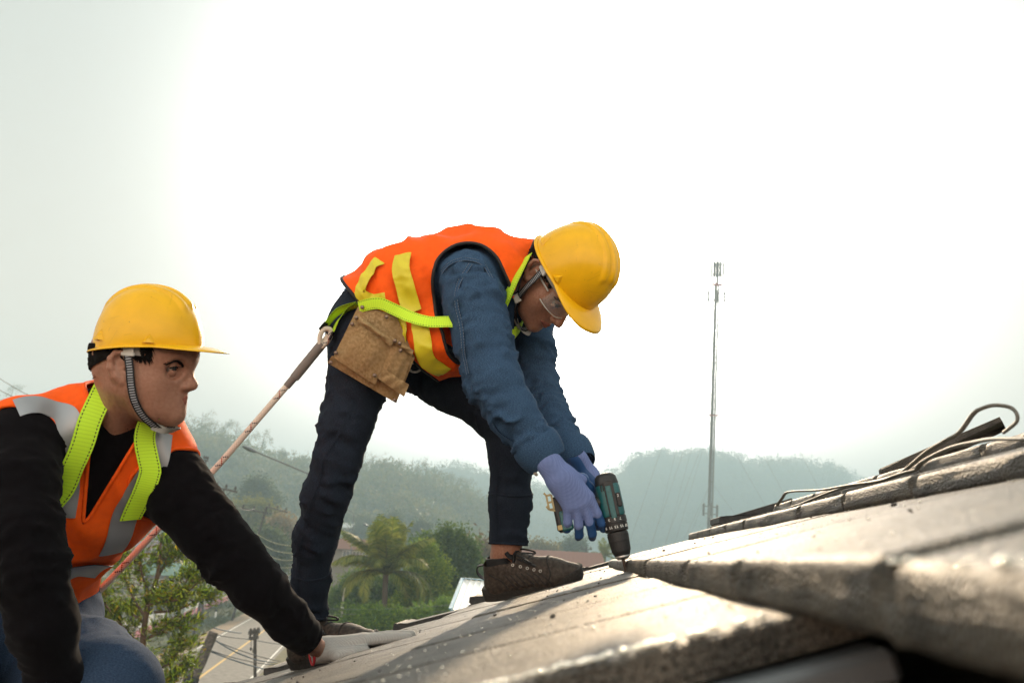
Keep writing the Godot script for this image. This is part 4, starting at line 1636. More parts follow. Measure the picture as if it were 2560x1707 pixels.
	var crest: Array = hill_crest
	for k in 48:
		var f := (k + 0.2 + rng.randf() * 0.6) / 48.0
		var i := int(f * (crest.size() - 1))
		var p: Vector3 = crest[i]
		var hgt := rng.randf_range(7.0, 16.0)
		var r := hgt * rng.randf_range(0.20, 0.34)
		var t := thing("hill_tree", "slender hazy tree with a thin crown standing on the skyline of the nearer hill", "tree", p - Vector3(0, 1.5, 0), "trees along the skyline of the nearer hill")
		var w := Mb.new()
		w.tube([Vector3.ZERO, Vector3(rng.randfn() * 0.3, hgt * 0.6, 0), Vector3(rng.randfn() * 0.6, hgt, 0)], [0.28, 0.18, 0.06], 5, false)
		for q in 5:
			var y := hgt * rng.randf_range(0.45, 0.9)
			w.tube([Vector3(0, y, 0), Vector3(rng.randfn() * r, y + r * rng.randf_range(0.3, 0.9), rng.randfn() * r)], [0.09, 0.03], 4, false)
		put("trunk", w.mesh(), m_bark, t)
		var cx := []
		var ct := []
		var lumps := 2 + rng.randi() % 3
		for q in lumps:
			var c := Vector3(rng.randfn() * r * 0.6, hgt * rng.randf_range(0.62, 0.98), rng.randfn() * r * 0.6)
			for s in 9:
				cx.append(Transform3D(any_turn(rng, rng.randf_range(0.35, 0.7)), c + in_ball(rng, 0.6) * r * 0.62))
				ct.append(Color(0.08, 0.11, 0.045).lerp(Color(0.19, 0.18, 0.08), rng.randf()))
		scatter("crown", hill_leaf, m_leaf, cx, t, "stuff", ct)
	xf = []
	tints = []
	var far: Array = far_points
	for k in 6000:
		var p: Vector3 = far[rng.randi() % far.size()]
		xf.append(Transform3D(any_turn(rng, rng.randf_range(2.0, 3.6)), p + Vector3(rng.randfn() * 8.0, rng.randf_range(0.5, 5.0), rng.randfn() * 8.0)))
		tints.append(Color(0.08, 0.11, 0.045).lerp(Color(0.19, 0.18, 0.08), rng.randf()))
	var ff := scatter("forest", hill_leaf, m_leaf, xf, null, "stuff", tints)
	ff.set_meta("label", "pale blue woodland covering the farther hill")
	build_sapling()

func make_fronds(palm: Node3D, c: Vector3, count: int, len_: float, seed_: int) -> void:
	var rng := RandomNumberGenerator.new()
	rng.seed = seed_
	var variants := []
	for vnum in 4:
		var mb := Mb.new()
		var droop: float = [0.35, 0.8, 1.3, 1.9][vnum]
		var pts := []
		var p := Vector3.ZERO
		var a: float = [1.35, 1.05, 0.75, 0.35][vnum]
		for i in 15:
			pts.append(p)
			p += Vector3(cos(a), sin(a), 0) / 14.0
			a -= droop * 0.09 * (0.5 + i / 14.0)
		mb.tint = Color(0.14, 0.13, 0.03)
		mb.tube(pts, [0.016, 0.015, 0.014, 0.013, 0.012, 0.011, 0.010, 0.009, 0.008, 0.007, 0.006, 0.005, 0.004, 0.003, 0.002], 5, false)
		for i in range(0, 78):
			var t := 0.10 + 0.90 * (i / 2) / 39.0
			var side := 1.0 if i % 2 == 0 else -1.0
			var k := mini(int(t * 14.0), 13)
			var q: Vector3 = pts[k].lerp(pts[k + 1], t * 14.0 - k)
			var dir: Vector3 = (pts[k + 1] - pts[k]).normalized()
			var out := Vector3(0, 0, side)
			var l := 0.26 * sin(PI * clampf(t * 0.86 + 0.10, 0.0, 1.0)) + 0.03
			var d := (dir * 0.75 + out * 0.75 + Vector3(0, -0.25 + rng.randfn() * 0.12, 0)).normalized()
			var tipd := (d + Vector3(0, -0.5, 0)).normalized()
			var w := dir * 0.011
			var b := mb.v.size()
			mb.tint = Color(0.07, 0.11, 0.018).lerp(Color(0.26, 0.27, 0.05), rng.randf())
			mb.vert(q - w, Vector3.UP)
			mb.vert(q + w, Vector3.UP)
			mb.vert(q + d * l * 0.55 + w * 0.9, Vector3.UP)
			mb.vert(q + d * l * 0.55 - w * 0.9, Vector3.UP)
			mb.vert(q + d * l * 0.55 + tipd * l * 0.45, Vector3.UP)
			var f0 := mb.idx.size()
			mb.tri(b, b + 1, b + 2)
			mb.tri(b, b + 2, b + 3)
			mb.tri(b + 3, b + 2, b + 4)
			mb.smooth(b, f0)
		variants.append(mb.mesh())
	for k in count:
		var vnum := int(4.0 * k / count)
		var o := put("frond", variants[vnum], m_leaf, palm)
		var s := len_ * rng.randf_range(0.85, 1.1)
		o.global_transform = Transform3D(Basis(Vector3.UP, rng.randf() * TAU) * Basis(Vector3.RIGHT, rng.randfn() * 0.2) * Basis.from_scale(Vector3.ONE * s), c)

func build_sapling() -> void:
	var rng := RandomNumberGenerator.new()
	rng.seed = 51
	var foot := Vector3(-8.1836, 6.2695, -15.5389)
	foot.y = 0.0
	var tree_ := thing("feathery_tree", "young yellow green tree with feathery leaflets beside the kneeling worker's knee", "tree", foot)
	# a pinnate leaf: a thin stalk with pairs of oblong leaflets
	var leafs := []
	for vnum in 3:
		var mb := Mb.new()
		mb.tint = Color(0.6, 0.5, 0.3)
		var droop := 0.2 + 0.25 * vnum
		var pts := []
		for i in 8:
			var t := i / 7.0
			pts.append(Vector3(t, -droop * t * t * 0.5, 0))
		mb.tube(pts, [0.010, 0.009, 0.008, 0.008, 0.007, 0.006, 0.005, 0.004], 4, false)
		for i in 18:
			var t := 0.14 + 0.86 * (i / 2) / 8.5
			var side := 1.0 if i % 2 == 0 else -1.0
			var q := Vector3(t, -droop * t * t * 0.5, 0)
			var d := Vector3(0.42, -0.12 + rng.randfn() * 0.15, side * 0.88).normalized()
			var l := 0.30 * (0.75 + 0.35 * sin(PI * t))
			var w := Vector3(1, 0, 0) * 0.050
			var b := mb.v.size()
			mb.tint = Color(1, 1, 1) * rng.randf_range(0.75, 1.1)
			var nn := d.cross(w).normalized() * -side
			mb.vert(q, nn)
			mb.vert(q + d * l * 0.35 + w, nn)
			mb.vert(q + d * l * 0.80 + w * 0.8, nn)
			mb.vert(q + d * l, nn)
			mb.vert(q + d * l * 0.75 - w * 0.8, nn)
			mb.vert(q + d * l * 0.30 - w, nn)
			mb.tri(b, b + 1, b + 5)
			mb.tri(b + 1, b + 4, b + 5)
			mb.tri(b + 1, b + 2, b + 4)
			mb.tri(b + 2, b + 3, b + 4)
			for v in range(b, b + 6):
				mb.n[v] = Vector3(mb.n[v].x, absf(mb.n[v].y) + 0.3, mb.n[v].z).normalized()
		leafs.append(mb.mesh())
	var wood := Mb.new()
	var trunk := [Vector3(foot.x, 0, foot.z), Vector3(-8.1606, 5.9809, -15.619), Vector3(-8.1712, 6.9003, -15.3699), Vector3(-8.0908, 7.7736, -15.1422), Vector3(-7.9392, 8.2377, -15.0319), Vector3(-7.8915, 8.6747, -14.9187), Vector3(-7.8707, 9.0018, -14.8325)]
	wood.tube(curve_points(trunk, 3), [0.09, 0.085, 0.08, 0.075, 0.07, 0.065, 0.060, 0.057, 0.054, 0.051, 0.048, 0.044, 0.040, 0.036, 0.032, 0.028, 0.024, 0.018, 0.010], 8)
	var tips := []
	var limbs := [
		[Vector3(-8.0908, 7.7736, -15.1422), Vector3(-7.5724, 7.9134, -14.7393), Vector3(-7.123, 8.1302, -14.4128), Vector3(-6.8997, 8.5154, -14.2268)],
		[Vector3(-7.9605, 7.6571, -15.1865), Vector3(-7.702, 7.6884, -15.5155), Vector3(-7.3609, 7.8958, -15.7011), Vector3(-7.1596, 7.8863, -15.8275)],
		[Vector3(-8.1451, 7.5753, -15.1904), Vector3(-8.5466, 7.9041, -15.3744), Vector3(-8.9371, 8.3535, -15.5269), Vector3(-9.0858, 8.5418, -15.5655)],
		[Vector3(-7.9392, 8.2377, -15.0319), Vector3(-7.8662, 8.6036, -15.1484), Vector3(-7.8728, 8.8989, -15.1722)],
		[Vector3(-8.0431, 7.9427, -15.1013), Vector3(-7.9837, 8.3155, -14.5904), Vector3(-7.9188, 8.6356, -14.3023)],
		[Vector3(-8.1588, 6.9951, -15.3456), Vector3(-8.3598, 7.4504, -14.7868), Vector3(-8.5197, 7.8797, -14.3432), Vector3(-8.5718, 8.0876, -14.1779)],
		[Vector3(-8.1629, 7.1398, -15.3061), Vector3(-7.6817, 7.3351, -14.9886), Vector3(-7.3646, 7.5086, -14.7648), Vector3(-7.0816, 7.4264, -14.7108)],
		[Vector3(-8.1712, 6.9003, -15.3699), Vector3(-8.8055, 6.9199, -15.7185), Vector3(-9.3803, 7.3138, -15.8679), Vector3(-9.6397, 7.4073, -15.9212)],
		[Vector3(-8.1672, 6.4876, -15.4817), Vector3(-7.5708, 6.7603, -15.2586), Vector3(-7.2719, 7.0473, -15.0024), Vector3(-7.0663, 7.1736, -14.8845)],
		[Vector3(-8.1686, 6.2702, -15.5402), Vector3(-7.7653, 6.3333, -15.7709), Vector3(-7.6448, 6.5698, -15.927), Vector3(-7.5289, 6.7121, -16.004)],
		[Vector3(-8.1646, 6.1256, -15.5796), Vector3(-7.6222, 6.3752, -15.0454), Vector3(-7.1875, 6.6493, -14.702)],
		[Vector3(-7.8895, 8.6024, -14.9384), Vector3(-7.7296, 8.6845, -15.2441), Vector3(-7.5544, 8.8426, -15.3227)],
		[Vector3(-8.1261, 7.4314, -15.2311), Vector3(-8.896, 7.5595, -15.9532), Vector3(-9.4459, 7.5848, -16.3085), Vector3(-9.648, 7.4901, -16.4183)],
		[Vector3(-7.7498, 7.8947, -14.9349), Vector3(-7.153, 7.9539, -14.3534), Vector3(-6.5962, 8.3322, -13.9939), Vector3(-6.3483, 8.5472, -13.8562)],
		[Vector3(-8.1606, 5.9809, -15.619), Vector3(-8.2676, 6.2023, -15.0286), Vector3(-7.3824, 6.0222, -14.852), Vector3(-7.2134, 6.3051, -14.7923)]]
	for l: Array in limbs:
		var pts := curve_points(l, 4)
		var radii := []
		for i in pts.size():
			radii.append(lerpf(0.030, 0.007, float(i) / (pts.size() - 1)))
		wood.tube(pts, radii, 6, false)
		tips.append([pts[-1], 15, (pts[-1] - pts[-3]).normalized()])
		for i in range(2, pts.size() - 1):
			tips.append([pts[i], 6, Vector3(rng.randfn(), 0.6, rng.randfn()).normalized()])
			for q in 2:
				var e: Vector3 = pts[i] + Vector3(rng.randfn(), rng.randf() * 0.6 + 0.1, rng.randfn()) * 0.18
				wood.tube([pts[i], pts[i].lerp(e, 0.5) + Vector3(0, 0.02, 0), e], [0.009, 0.007, 0.004], 4, false)
				tips.append([e, 9, (e - pts[i]).normalized()])
	tips.append([Vector3(-7.8707, 9.0018, -14.8325), 14, Vector3.UP])
	tips.append([Vector3(-7.8925, 8.7109, -14.9088), 10, Vector3.UP])
	var w := put("trunk", wood.mesh(), grain(mat(lin(0.13, 0.085, 0.055), 0.85), null, 1.0), tree_)
	w.global_position = Vector3.ZERO
	var xs := [[], [], []]
	var ts := [[], [], []]
	for t: Array in tips:
		for k in int(t[1] * 2.3):
			var dir := ((t[2] as Vector3) * 0.7 + Vector3(rng.randfn(), rng.randfn() * 0.6 + 0.15, rng.randfn())).normalized()
			var side := dir.cross(Vector3.UP)
			if side.length() < 0.1:
				side = Vector3.RIGHT
			side = side.normalized().rotated(dir, rng.randfn() * 0.5)
			var len_ := rng.randf_range(0.070, 0.130)
			var v := rng.randi() % 3
			xs[v].append(Transform3D(Basis(dir * len_, side.cross(dir).normalized() * -len_, side * len_), (t[0] as Vector3) + Vector3(rng.randfn(), rng.randfn() * 0.7, rng.randfn()) * 0.075))
			var c := Color(0.14, 0.27, 0.022).lerp(Color(0.50, 0.60, 0.03), pow(rng.randf(), 1.2))
			if rng.randf() < 0.07:
				c = Color(0.62, 0.42, 0.01)
			ts[v].append(c)
	for v in 3:
		var o := scatter("crown", leafs[v], m_leaf, xs[v], tree_, "stuff", ts[v])
		o.global_position = Vector3.ZERO

func build_cable() -> void:
	var c := thing("electric_cable", "grey flat cable lying in loose loops along the upper tile course at the right", "cable", Vector3(0.5082, 9.1621, -2.191))
	var pts := curve_points([Vector3(0.4801, 9.1473, -0.8605), Vector3(0.4803, 9.1533, -0.9214), Vector3(0.4895, 9.1655, -1.0022), Vector3(0.5007, 9.1724, -1.0743), Vector3(0.5054, 9.1762, -1.1465), Vector3(0.5099, 9.1742, -1.2204), Vector3(0.5156, 9.1702, -1.2844), Vector3(0.5221, 9.1667, -1.3172), Vector3(0.5279, 9.1662, -1.3387), Vector3(0.5236, 9.1647, -1.4011), Vector3(0.5286, 9.1641, -1.5058), Vector3(0.5228, 9.1696, -1.6494), Vector3(0.5195, 9.1755, -1.8348), Vector3(0.5058, 9.1887, -2.0588), Vector3(0.5093, 9.1795, -2.1448), Vector3(0.5072, 9.1621, -2.1909), Vector3(0.5131, 9.1536, -2.1314), Vector3(0.5218, 9.1576, -2.0063), Vector3(0.5348, 9.1712, -1.775), Vector3(0.5359, 9.1678, -1.5263), Vector3(0.5314, 9.1672, -1.422), Vector3(0.5286, 9.1779, -1.3461), Vector3(0.5286, 9.1894, -1.2909), Vector3(0.5352, 9.1998, -1.2367), Vector3(0.5457, 9.2088, -1.2146), Vector3(0.5551, 9.2317, -1.1885), Vector3(0.5637, 9.2381, -1.1772), Vector3(0.575, 9.2406, -1.1672), Vector3(0.5911, 9.2369, -1.1594), Vector3(0.5955, 9.2267, -1.1522), Vector3(0.5958, 9.216, -1.1551), Vector3(0.5908, 9.2082, -1.1671), Vector3(0.5895, 9.2048, -1.1783)], 5)
	var mb := Mb.new()
	mb.tube(pts, [0.0042], 10, true, 0.62)
	var o := put("cable_run", mb.mesh(), grain(mat(lin(0.20, 0.195, 0.18), 0.55), texture_of(noise_image(95, 0.1, 3, Color(0.7, 0.68, 0.64), Color(1, 1, 1), 64, 1.0)), 20.0), c)
	o.global_position = Vector3.ZERO


# ---------------------------------------------------------------- people: shared pieces
var m_skin: StandardMaterial3D
var m_hair: StandardMaterial3D
var m_denim: StandardMaterial3D
var m_jeans: StandardMaterial3D
var m_worn_jeans: StandardMaterial3D
var m_orange: StandardMaterial3D
var m_grey_tape: StandardMaterial3D
var m_yellow_tape: StandardMaterial3D
var m_lime: StandardMaterial3D
var m_black_knit: StandardMaterial3D
var m_helmet: StandardMaterial3D
var m_strap: StandardMaterial3D
var m_black: StandardMaterial3D
var m_clear: StandardMaterial3D

func put_world(called: String, mb: Mb, m: Material, parent: Node3D) -> MeshInstance3D:
	var o := put(called, mb.mesh(), m, parent)
	o.global_position = Vector3.ZERO
	return o

func limb_folds(s: Sdf, amp: float, along: float, around: float, seed_: int, extra := []) -> Callable:
	# cloth folds that run across each limb, deeper near the given places (Vector4: place, reach)
	var n := noise(seed_, 1.0, 2)
	return func(p: Vector3, _nn: Vector3) -> float:
		var best := 1e9
		for i in s.a.size():
			best = minf(best, s.one(i, p))
		var sum := 0.0
		var wsum := 0.0
		for i in s.a.size():
			var w := exp(-(s.one(i, p) - best) / 0.018)
			if w < 0.06 or s.op[i] == 1:
				continue
			var d := s.ba[i]
			var q := p - s.a[i]
			if d.length() > 0.01:
				d = d.normalized()
				var t := q.dot(d)
				q = p - d * (p.dot(d))
				q = q / around + d * (p.dot(d) / along)
			else:
				q = p / around
			# folds run aslant; some stretches of cloth lie smooth
			var v := n.get_noise_3d(q.x + q.z * 0.4, q.y + q.x * 0.5, q.z - q.y * 0.4)
			var crest := pow(clampf(1.0 - absf(v) * 2.4, 0.0, 1.0), 1.7)
			sum += w * (crest * 1.5 - 0.35 + v * 0.5)
			wsum += w
		var calm := n.get_noise_3dv(p * 7.0 + Vector3(31, 7, 3))
		var a := amp
		for e: Vector4 in extra:
			a += amp * 1.4 * exp(-pow(p.distance_to(Vector3(e.x, e.y, e.z)) / e.w, 2.0))
		return a * (0.35 + 0.85 * smoothstep(-0.25, 0.30, calm)) * sum / maxf(wsum, 1e-6)

func head_bones(s: Sdf, turn: Transform3D) -> void:
	# face along +x, crown along +y, the wearer's right along +z; metres from the point between the ears
	s.frame = turn
	s.bone(Vector3(-0.035, 0.035, 0), Vector3(0.03, 0.045, 0), 0.078, 0.074, 0.03)
	s.ball(Vector3(0.052, 0.030, 0), 0.050, 0.03)
	for z: float in [-1.0, 1.0]:
		s.bone(Vector3(0.0, -0.045, z * 0.046), Vector3(0.042, -0.088, z * 0.029), 0.020, 0.018, 0.035)
		s.bone(Vector3(0.042, -0.088, z * 0.030), Vector3(0.078, -0.103, z * 0.009), 0.017, 0.0145, 0.025)
		s.ball(Vector3(0.046, -0.025, z * 0.045), 0.022, 0.025)
		s.ball(Vector3(0.042, -0.055, z * 0.034), 0.027, 0.03)
		s.bone(Vector3(0.005, -0.005, z * 0.050), Vector3(0.01, -0.045, z * 0.047), 0.018, 0.018, 0.025)
	s.bone(Vector3(0.035, -0.02, 0), Vector3(0.04, -0.075, 0), 0.052, 0.042, 0.03)
	s.bone(Vector3(0.070, -0.020, 0), Vector3(0.074, -0.066, 0), 0.024, 0.023, 0.02)
	s.ball(Vector3(0.080, -0.102, 0), 0.0155, 0.015)
	for z: float in [-1.0, 1.0]:
		s.ball(Vector3(0.0965, 0.003, z * 0.041), 0.0195, 0.010, Vector3.ZERO, 1.0, true)
		s.bone(Vector3(0.0885, 0.021, z * 0.014), Vector3(0.069, 0.022, z * 0.050), 0.010, 0.009, 0.012)
		s.ball(Vector3(0.104, -0.036, z * 0.0125), 0.0085, 0.006)
		# eyelids lie round the ball of the eye
		for lid: Array in [[0.52, 0.0020], [0.86, 0.0036], [1.15, 0.0048], [-0.40, 0.0019], [-0.76, 0.0036], [-1.08, 0.0048]]:
			var prev := Vector3.ZERO
			for q in 6:
				var az := lerpf(-0.75, 1.30, q / 5.0)
				var el := float(lid[0]) * (0.35 + 0.65 * cos((q / 5.0 - 0.45) * 2.4)) if absf(lid[0]) < 0.6 else float(lid[0])
				var d := Vector3(cos(el) * cos(az), sin(el), z * cos(el) * sin(az))
				var p := Vector3(0.0795, 0.004, z * 0.0345) + d * 0.0128
				if q > 0:
					s.bone(prev, p, float(lid[1]) * 0.85, float(lid[1]) * 0.85, 0.0022)
				prev = p
	s.bone(Vector3(0.092, 0.014, 0), Vector3(0.117, -0.030, 0), 0.0085, 0.0108, 0.010)
	s.bone(Vector3(0.117, -0.030, 0), Vector3(0.104, -0.040, 0), 0.0095, 0.007, 0.006)
	s.bone(Vector3(0.100, -0.0450, 0), Vector3(0.100, -0.056, 0), 0.004, 0.005, 0.006)
	# the dip between the lips and under the lower lip
	s.bone(Vector3(0.1045, -0.0655, -0.018), Vector3(0.1045, -0.0655, 0.018), 0.0024, 0.0024, 0.003, Vector3.ZERO, 1.0, true)
	for z: float in [-1.0, 1.0]:
		var ear := [Vector3(0.004, 0.010, 0.074), Vector3(0.008, 0.022, 0.080), Vector3(0.000, 0.032, 0.084), Vector3(-0.014, 0.031, 0.088), Vector3(-0.023, 0.018, 0.090), Vector3(-0.022, 0.0, 0.088), Vector3(-0.014, -0.017, 0.082), Vector3(-0.003, -0.027, 0.076)]
		for i in ear.size() - 1:
			var p: Vector3 = (ear[i] * 1.10 + Vector3(-0.004, 0, -0.002)) * Vector3(1, 1, z)
			var q: Vector3 = (ear[i + 1] * 1.10 + Vector3(-0.004, 0, -0.002)) * Vector3(1, 1, z)
			s.bone(p, q, 0.0048, 0.0048, 0.004)
		s.bone(Vector3(-0.004, 0.018, z * 0.074), Vector3(-0.004, -0.010, z * 0.073), 0.016, 0.013, 0.008, Vector3(0, 0, 1), 0.45)
		s.ball(Vector3(-0.003, -0.026, z * 0.074), 0.0075, 0.006)
		s.bone(Vector3(-0.016, 0.014, z * 0.080), Vector3(-0.014, -0.008, z * 0.079), 0.0045, 0.0045, 0.006)
		s.ball(Vector3(0.004, -0.004, z * 0.081), 0.0095, 0.006, Vector3.ZERO, 1.0, true)
	s.frame = Transform3D.IDENTITY

func local_mesh(mb: Mb, turn: Transform3D) -> Mb:
	var o := Mb.new()
	o.add(mb, turn)
	return o

func face_parts(turn: Transform3D, parent: Node3D, face: Sdf) -> void:
	var every := face.all()
	var rng := RandomNumberGenerator.new()
	rng.seed = 6
	var white := mat(lin(0.22, 0.19, 0.17), 0.25)
	var iris := mat(lin(0.012, 0.008, 0.006), 0.15)
	for z: float in [1.0, -1.0]:
		var c := Vector3(0.0795, 0.004, z * 0.0345)
		var e := Mb.new()
		e.grid(16, 12, func(s: float, t: float) -> Vector3:
			return turn * (c + Vector3(sin(PI * t) * cos(TAU * s), cos(PI * t), sin(PI * t) * sin(TAU * s)) * 0.0124), true)
		var ball := put_world("eye", e, white, parent)
		var look := Vector3(0.95, -0.16, 0.30).normalized()
		var ib := Mb.new()
		ib.lathe(turn * (c + look * 0.0108), turn * (c + look * 0.0131), [Vector2(0, 0.0066), Vector2(0.6, 0.0052), Vector2(1, 0.0)], 12)
		var io := put("iris", ib.mesh(), iris, ball)
		var bm := Mb.new()
		var arc := [Vector3(0.1010, 0.0185, z * 0.013), Vector3(0.1010, 0.0222, z * 0.025), Vector3(0.0945, 0.0232, z * 0.042), Vector3(0.0800, 0.0180, z * 0.0605)]
		var pts := []
		for p in curve_points(arc, 4):
			pts.append(face.snap(turn * p, every, 0.0008))
		for i in 70:
			var f := rng.randf() * (pts.size() - 1.01)
			var b0: Vector3 = pts[int(f)].lerp(pts[int(f) + 1], f - int(f)) + turn.basis.y * rng.randf_range(-0.0042, 0.0035)
			b0 = face.snap(b0, every, 0.0008)
			var dd := (turn.basis * Vector3(-0.5, 0.25 + rng.randfn() * 0.2, z * 0.8)).normalized()
			bm.tube([b0, face.snap(b0 + dd * 0.008, every, 0.0014)], [0.0007, 0.0003], 3, false)
		bm.tube(pts, [0.0015, 0.0020, 0.0023, 0.0024, 0.0024, 0.0024, 0.0023, 0.0022, 0.0020, 0.0018, 0.0015, 0.0012, 0.001], 6, true, 1.0)
		put_world("eyebrow", bm, m_hair, parent)
		var lash := Mb.new()
		var lp := []
		for q in 9:
			var az := lerpf(-0.70, 1.25, q / 8.0)
			var el := 0.52 * (0.35 + 0.65 * cos((q / 8.0 - 0.45) * 2.4)) - 0.13
			lp.append(turn * (c + Vector3(cos(el) * cos(az), sin(el), z * cos(el) * sin(az)) * 0.0148))
		lash.tube(lp, [0.0012], 5)
		put_world("eyelash", lash, m_hair, parent)
	var lips := Sdf.new()
	lips.frame = turn
	for z: float in [-1.0, 1.0]:
		lips.bone(Vector3(0.1025, -0.0605, 0), Vector3(0.0920, -0.0655, z * 0.023), 0.0048, 0.0020, 0.004)
		lips.bone(Vector3(0.1005, -0.0710, 0), Vector3(0.0915, -0.0662, z * 0.021), 0.0052, 0.0020, 0.004)
	var lm := Mb.new()
	lips.mesh_into(lm, 0.0022)
	put_world("lips", lm, mat(lin(0.24, 0.095, 0.072), 0.75, 0.0, 0.25), parent)

func hair_shell(turn: Transform3D, parent: Node3D, seed_: int, face: Sdf) -> void:
	var every := face.all()
	var s := Sdf.new()
	s.frame = turn
	s.bone(Vector3(-0.036, 0.035, 0), Vector3(-0.01, 0.04, 0), 0.079, 0.080, 0.02)
	s.bone(Vector3(-0.058, -0.002, -0.03), Vector3(-0.058, -0.002, 0.03), 0.039, 0.039, 0.02)
	for z: float in [-1.0, 1.0]:
		s.bone(Vector3(0.03, 0.06, z * 0.066), Vector3(0.028, 0.03, z * 0.066), 0.012, 0.009, 0.02)
		s.bone(Vector3(-0.04, 0.02, z * 0.06), Vector3(-0.045, -0.03, z * 0.045), 0.025, 0.02, 0.02)
	var mb := Mb.new()
	s.mesh_into(mb, 0.006)
	var n := noise(seed_, 60.0, 2)
	mb = displaced(mb, func(p: Vector3, _n: Vector3) -> float: return 0.004 * n.get_noise_3d(p.x * 2.0, p.y * 0.6, p.z * 2.0))
	var inv := turn.affine_inverse()
	mb = clipped(mb, func(p: Vector3) -> float:
		var q := inv * p
		# hairline: behind the ears and over the temples
		var line := maxf(q.x - 0.035, maxf(-0.045 - q.y + maxf(0.0, q.x + 0.03) * 1.3, q.x * 1.0 - (q.y - 0.036) * 2.2))
		return maxf(line, q.y - 0.052))
	var hair := put_world("hair", mb, m_hair, parent)
	var rng := RandomNumberGenerator.new()
	rng.seed = seed_
	var st := Mb.new()
	for i in 150:
		var an := rng.randf_range(-1.0, 1.0)
		var y := rng.randf_range(-0.020, 0.045)
		var p := Vector3(-0.03 - 0.072 * cos(an * 1.25) - rng.randf() * 0.006, y, 0.074 * sin(an * 1.3))
		var d := Vector3(-0.25 - rng.randf() * 0.35, -1.0, rng.randfn() * 0.25 + an * 0.2).normalized()
		var l := rng.randf_range(0.008, 0.018)
		st.tube([turn * p, turn * (p + d * l * 0.6), turn * (p + d * l + Vector3(-0.003, 0.001, 0))], [0.0012, 0.0009, 0.0002], 3, false)
	for i in 420:
		for z: float in [-1.0, 1.0]:
			var p := Vector3(rng.randf_range(-0.012, 0.046), rng.randf_range(0.030, 0.058), 0)
			p.z = z * (0.0765 - maxf(0.0, p.x - 0.025) * 0.42)
			p.x += 0.004
			var d := Vector3(0.3 + rng.randfn() * 0.2, -1.0, -z * 0.1).normalized()
			st.tube([face.snap(turn * p, every, 0.0006), face.snap(turn * (p + d * rng.randf_range(0.010, 0.021)), every, 0.0014)], [0.0013, 0.0004], 3, false)
	put("strands", st.mesh(), m_hair, hair, "stuff")

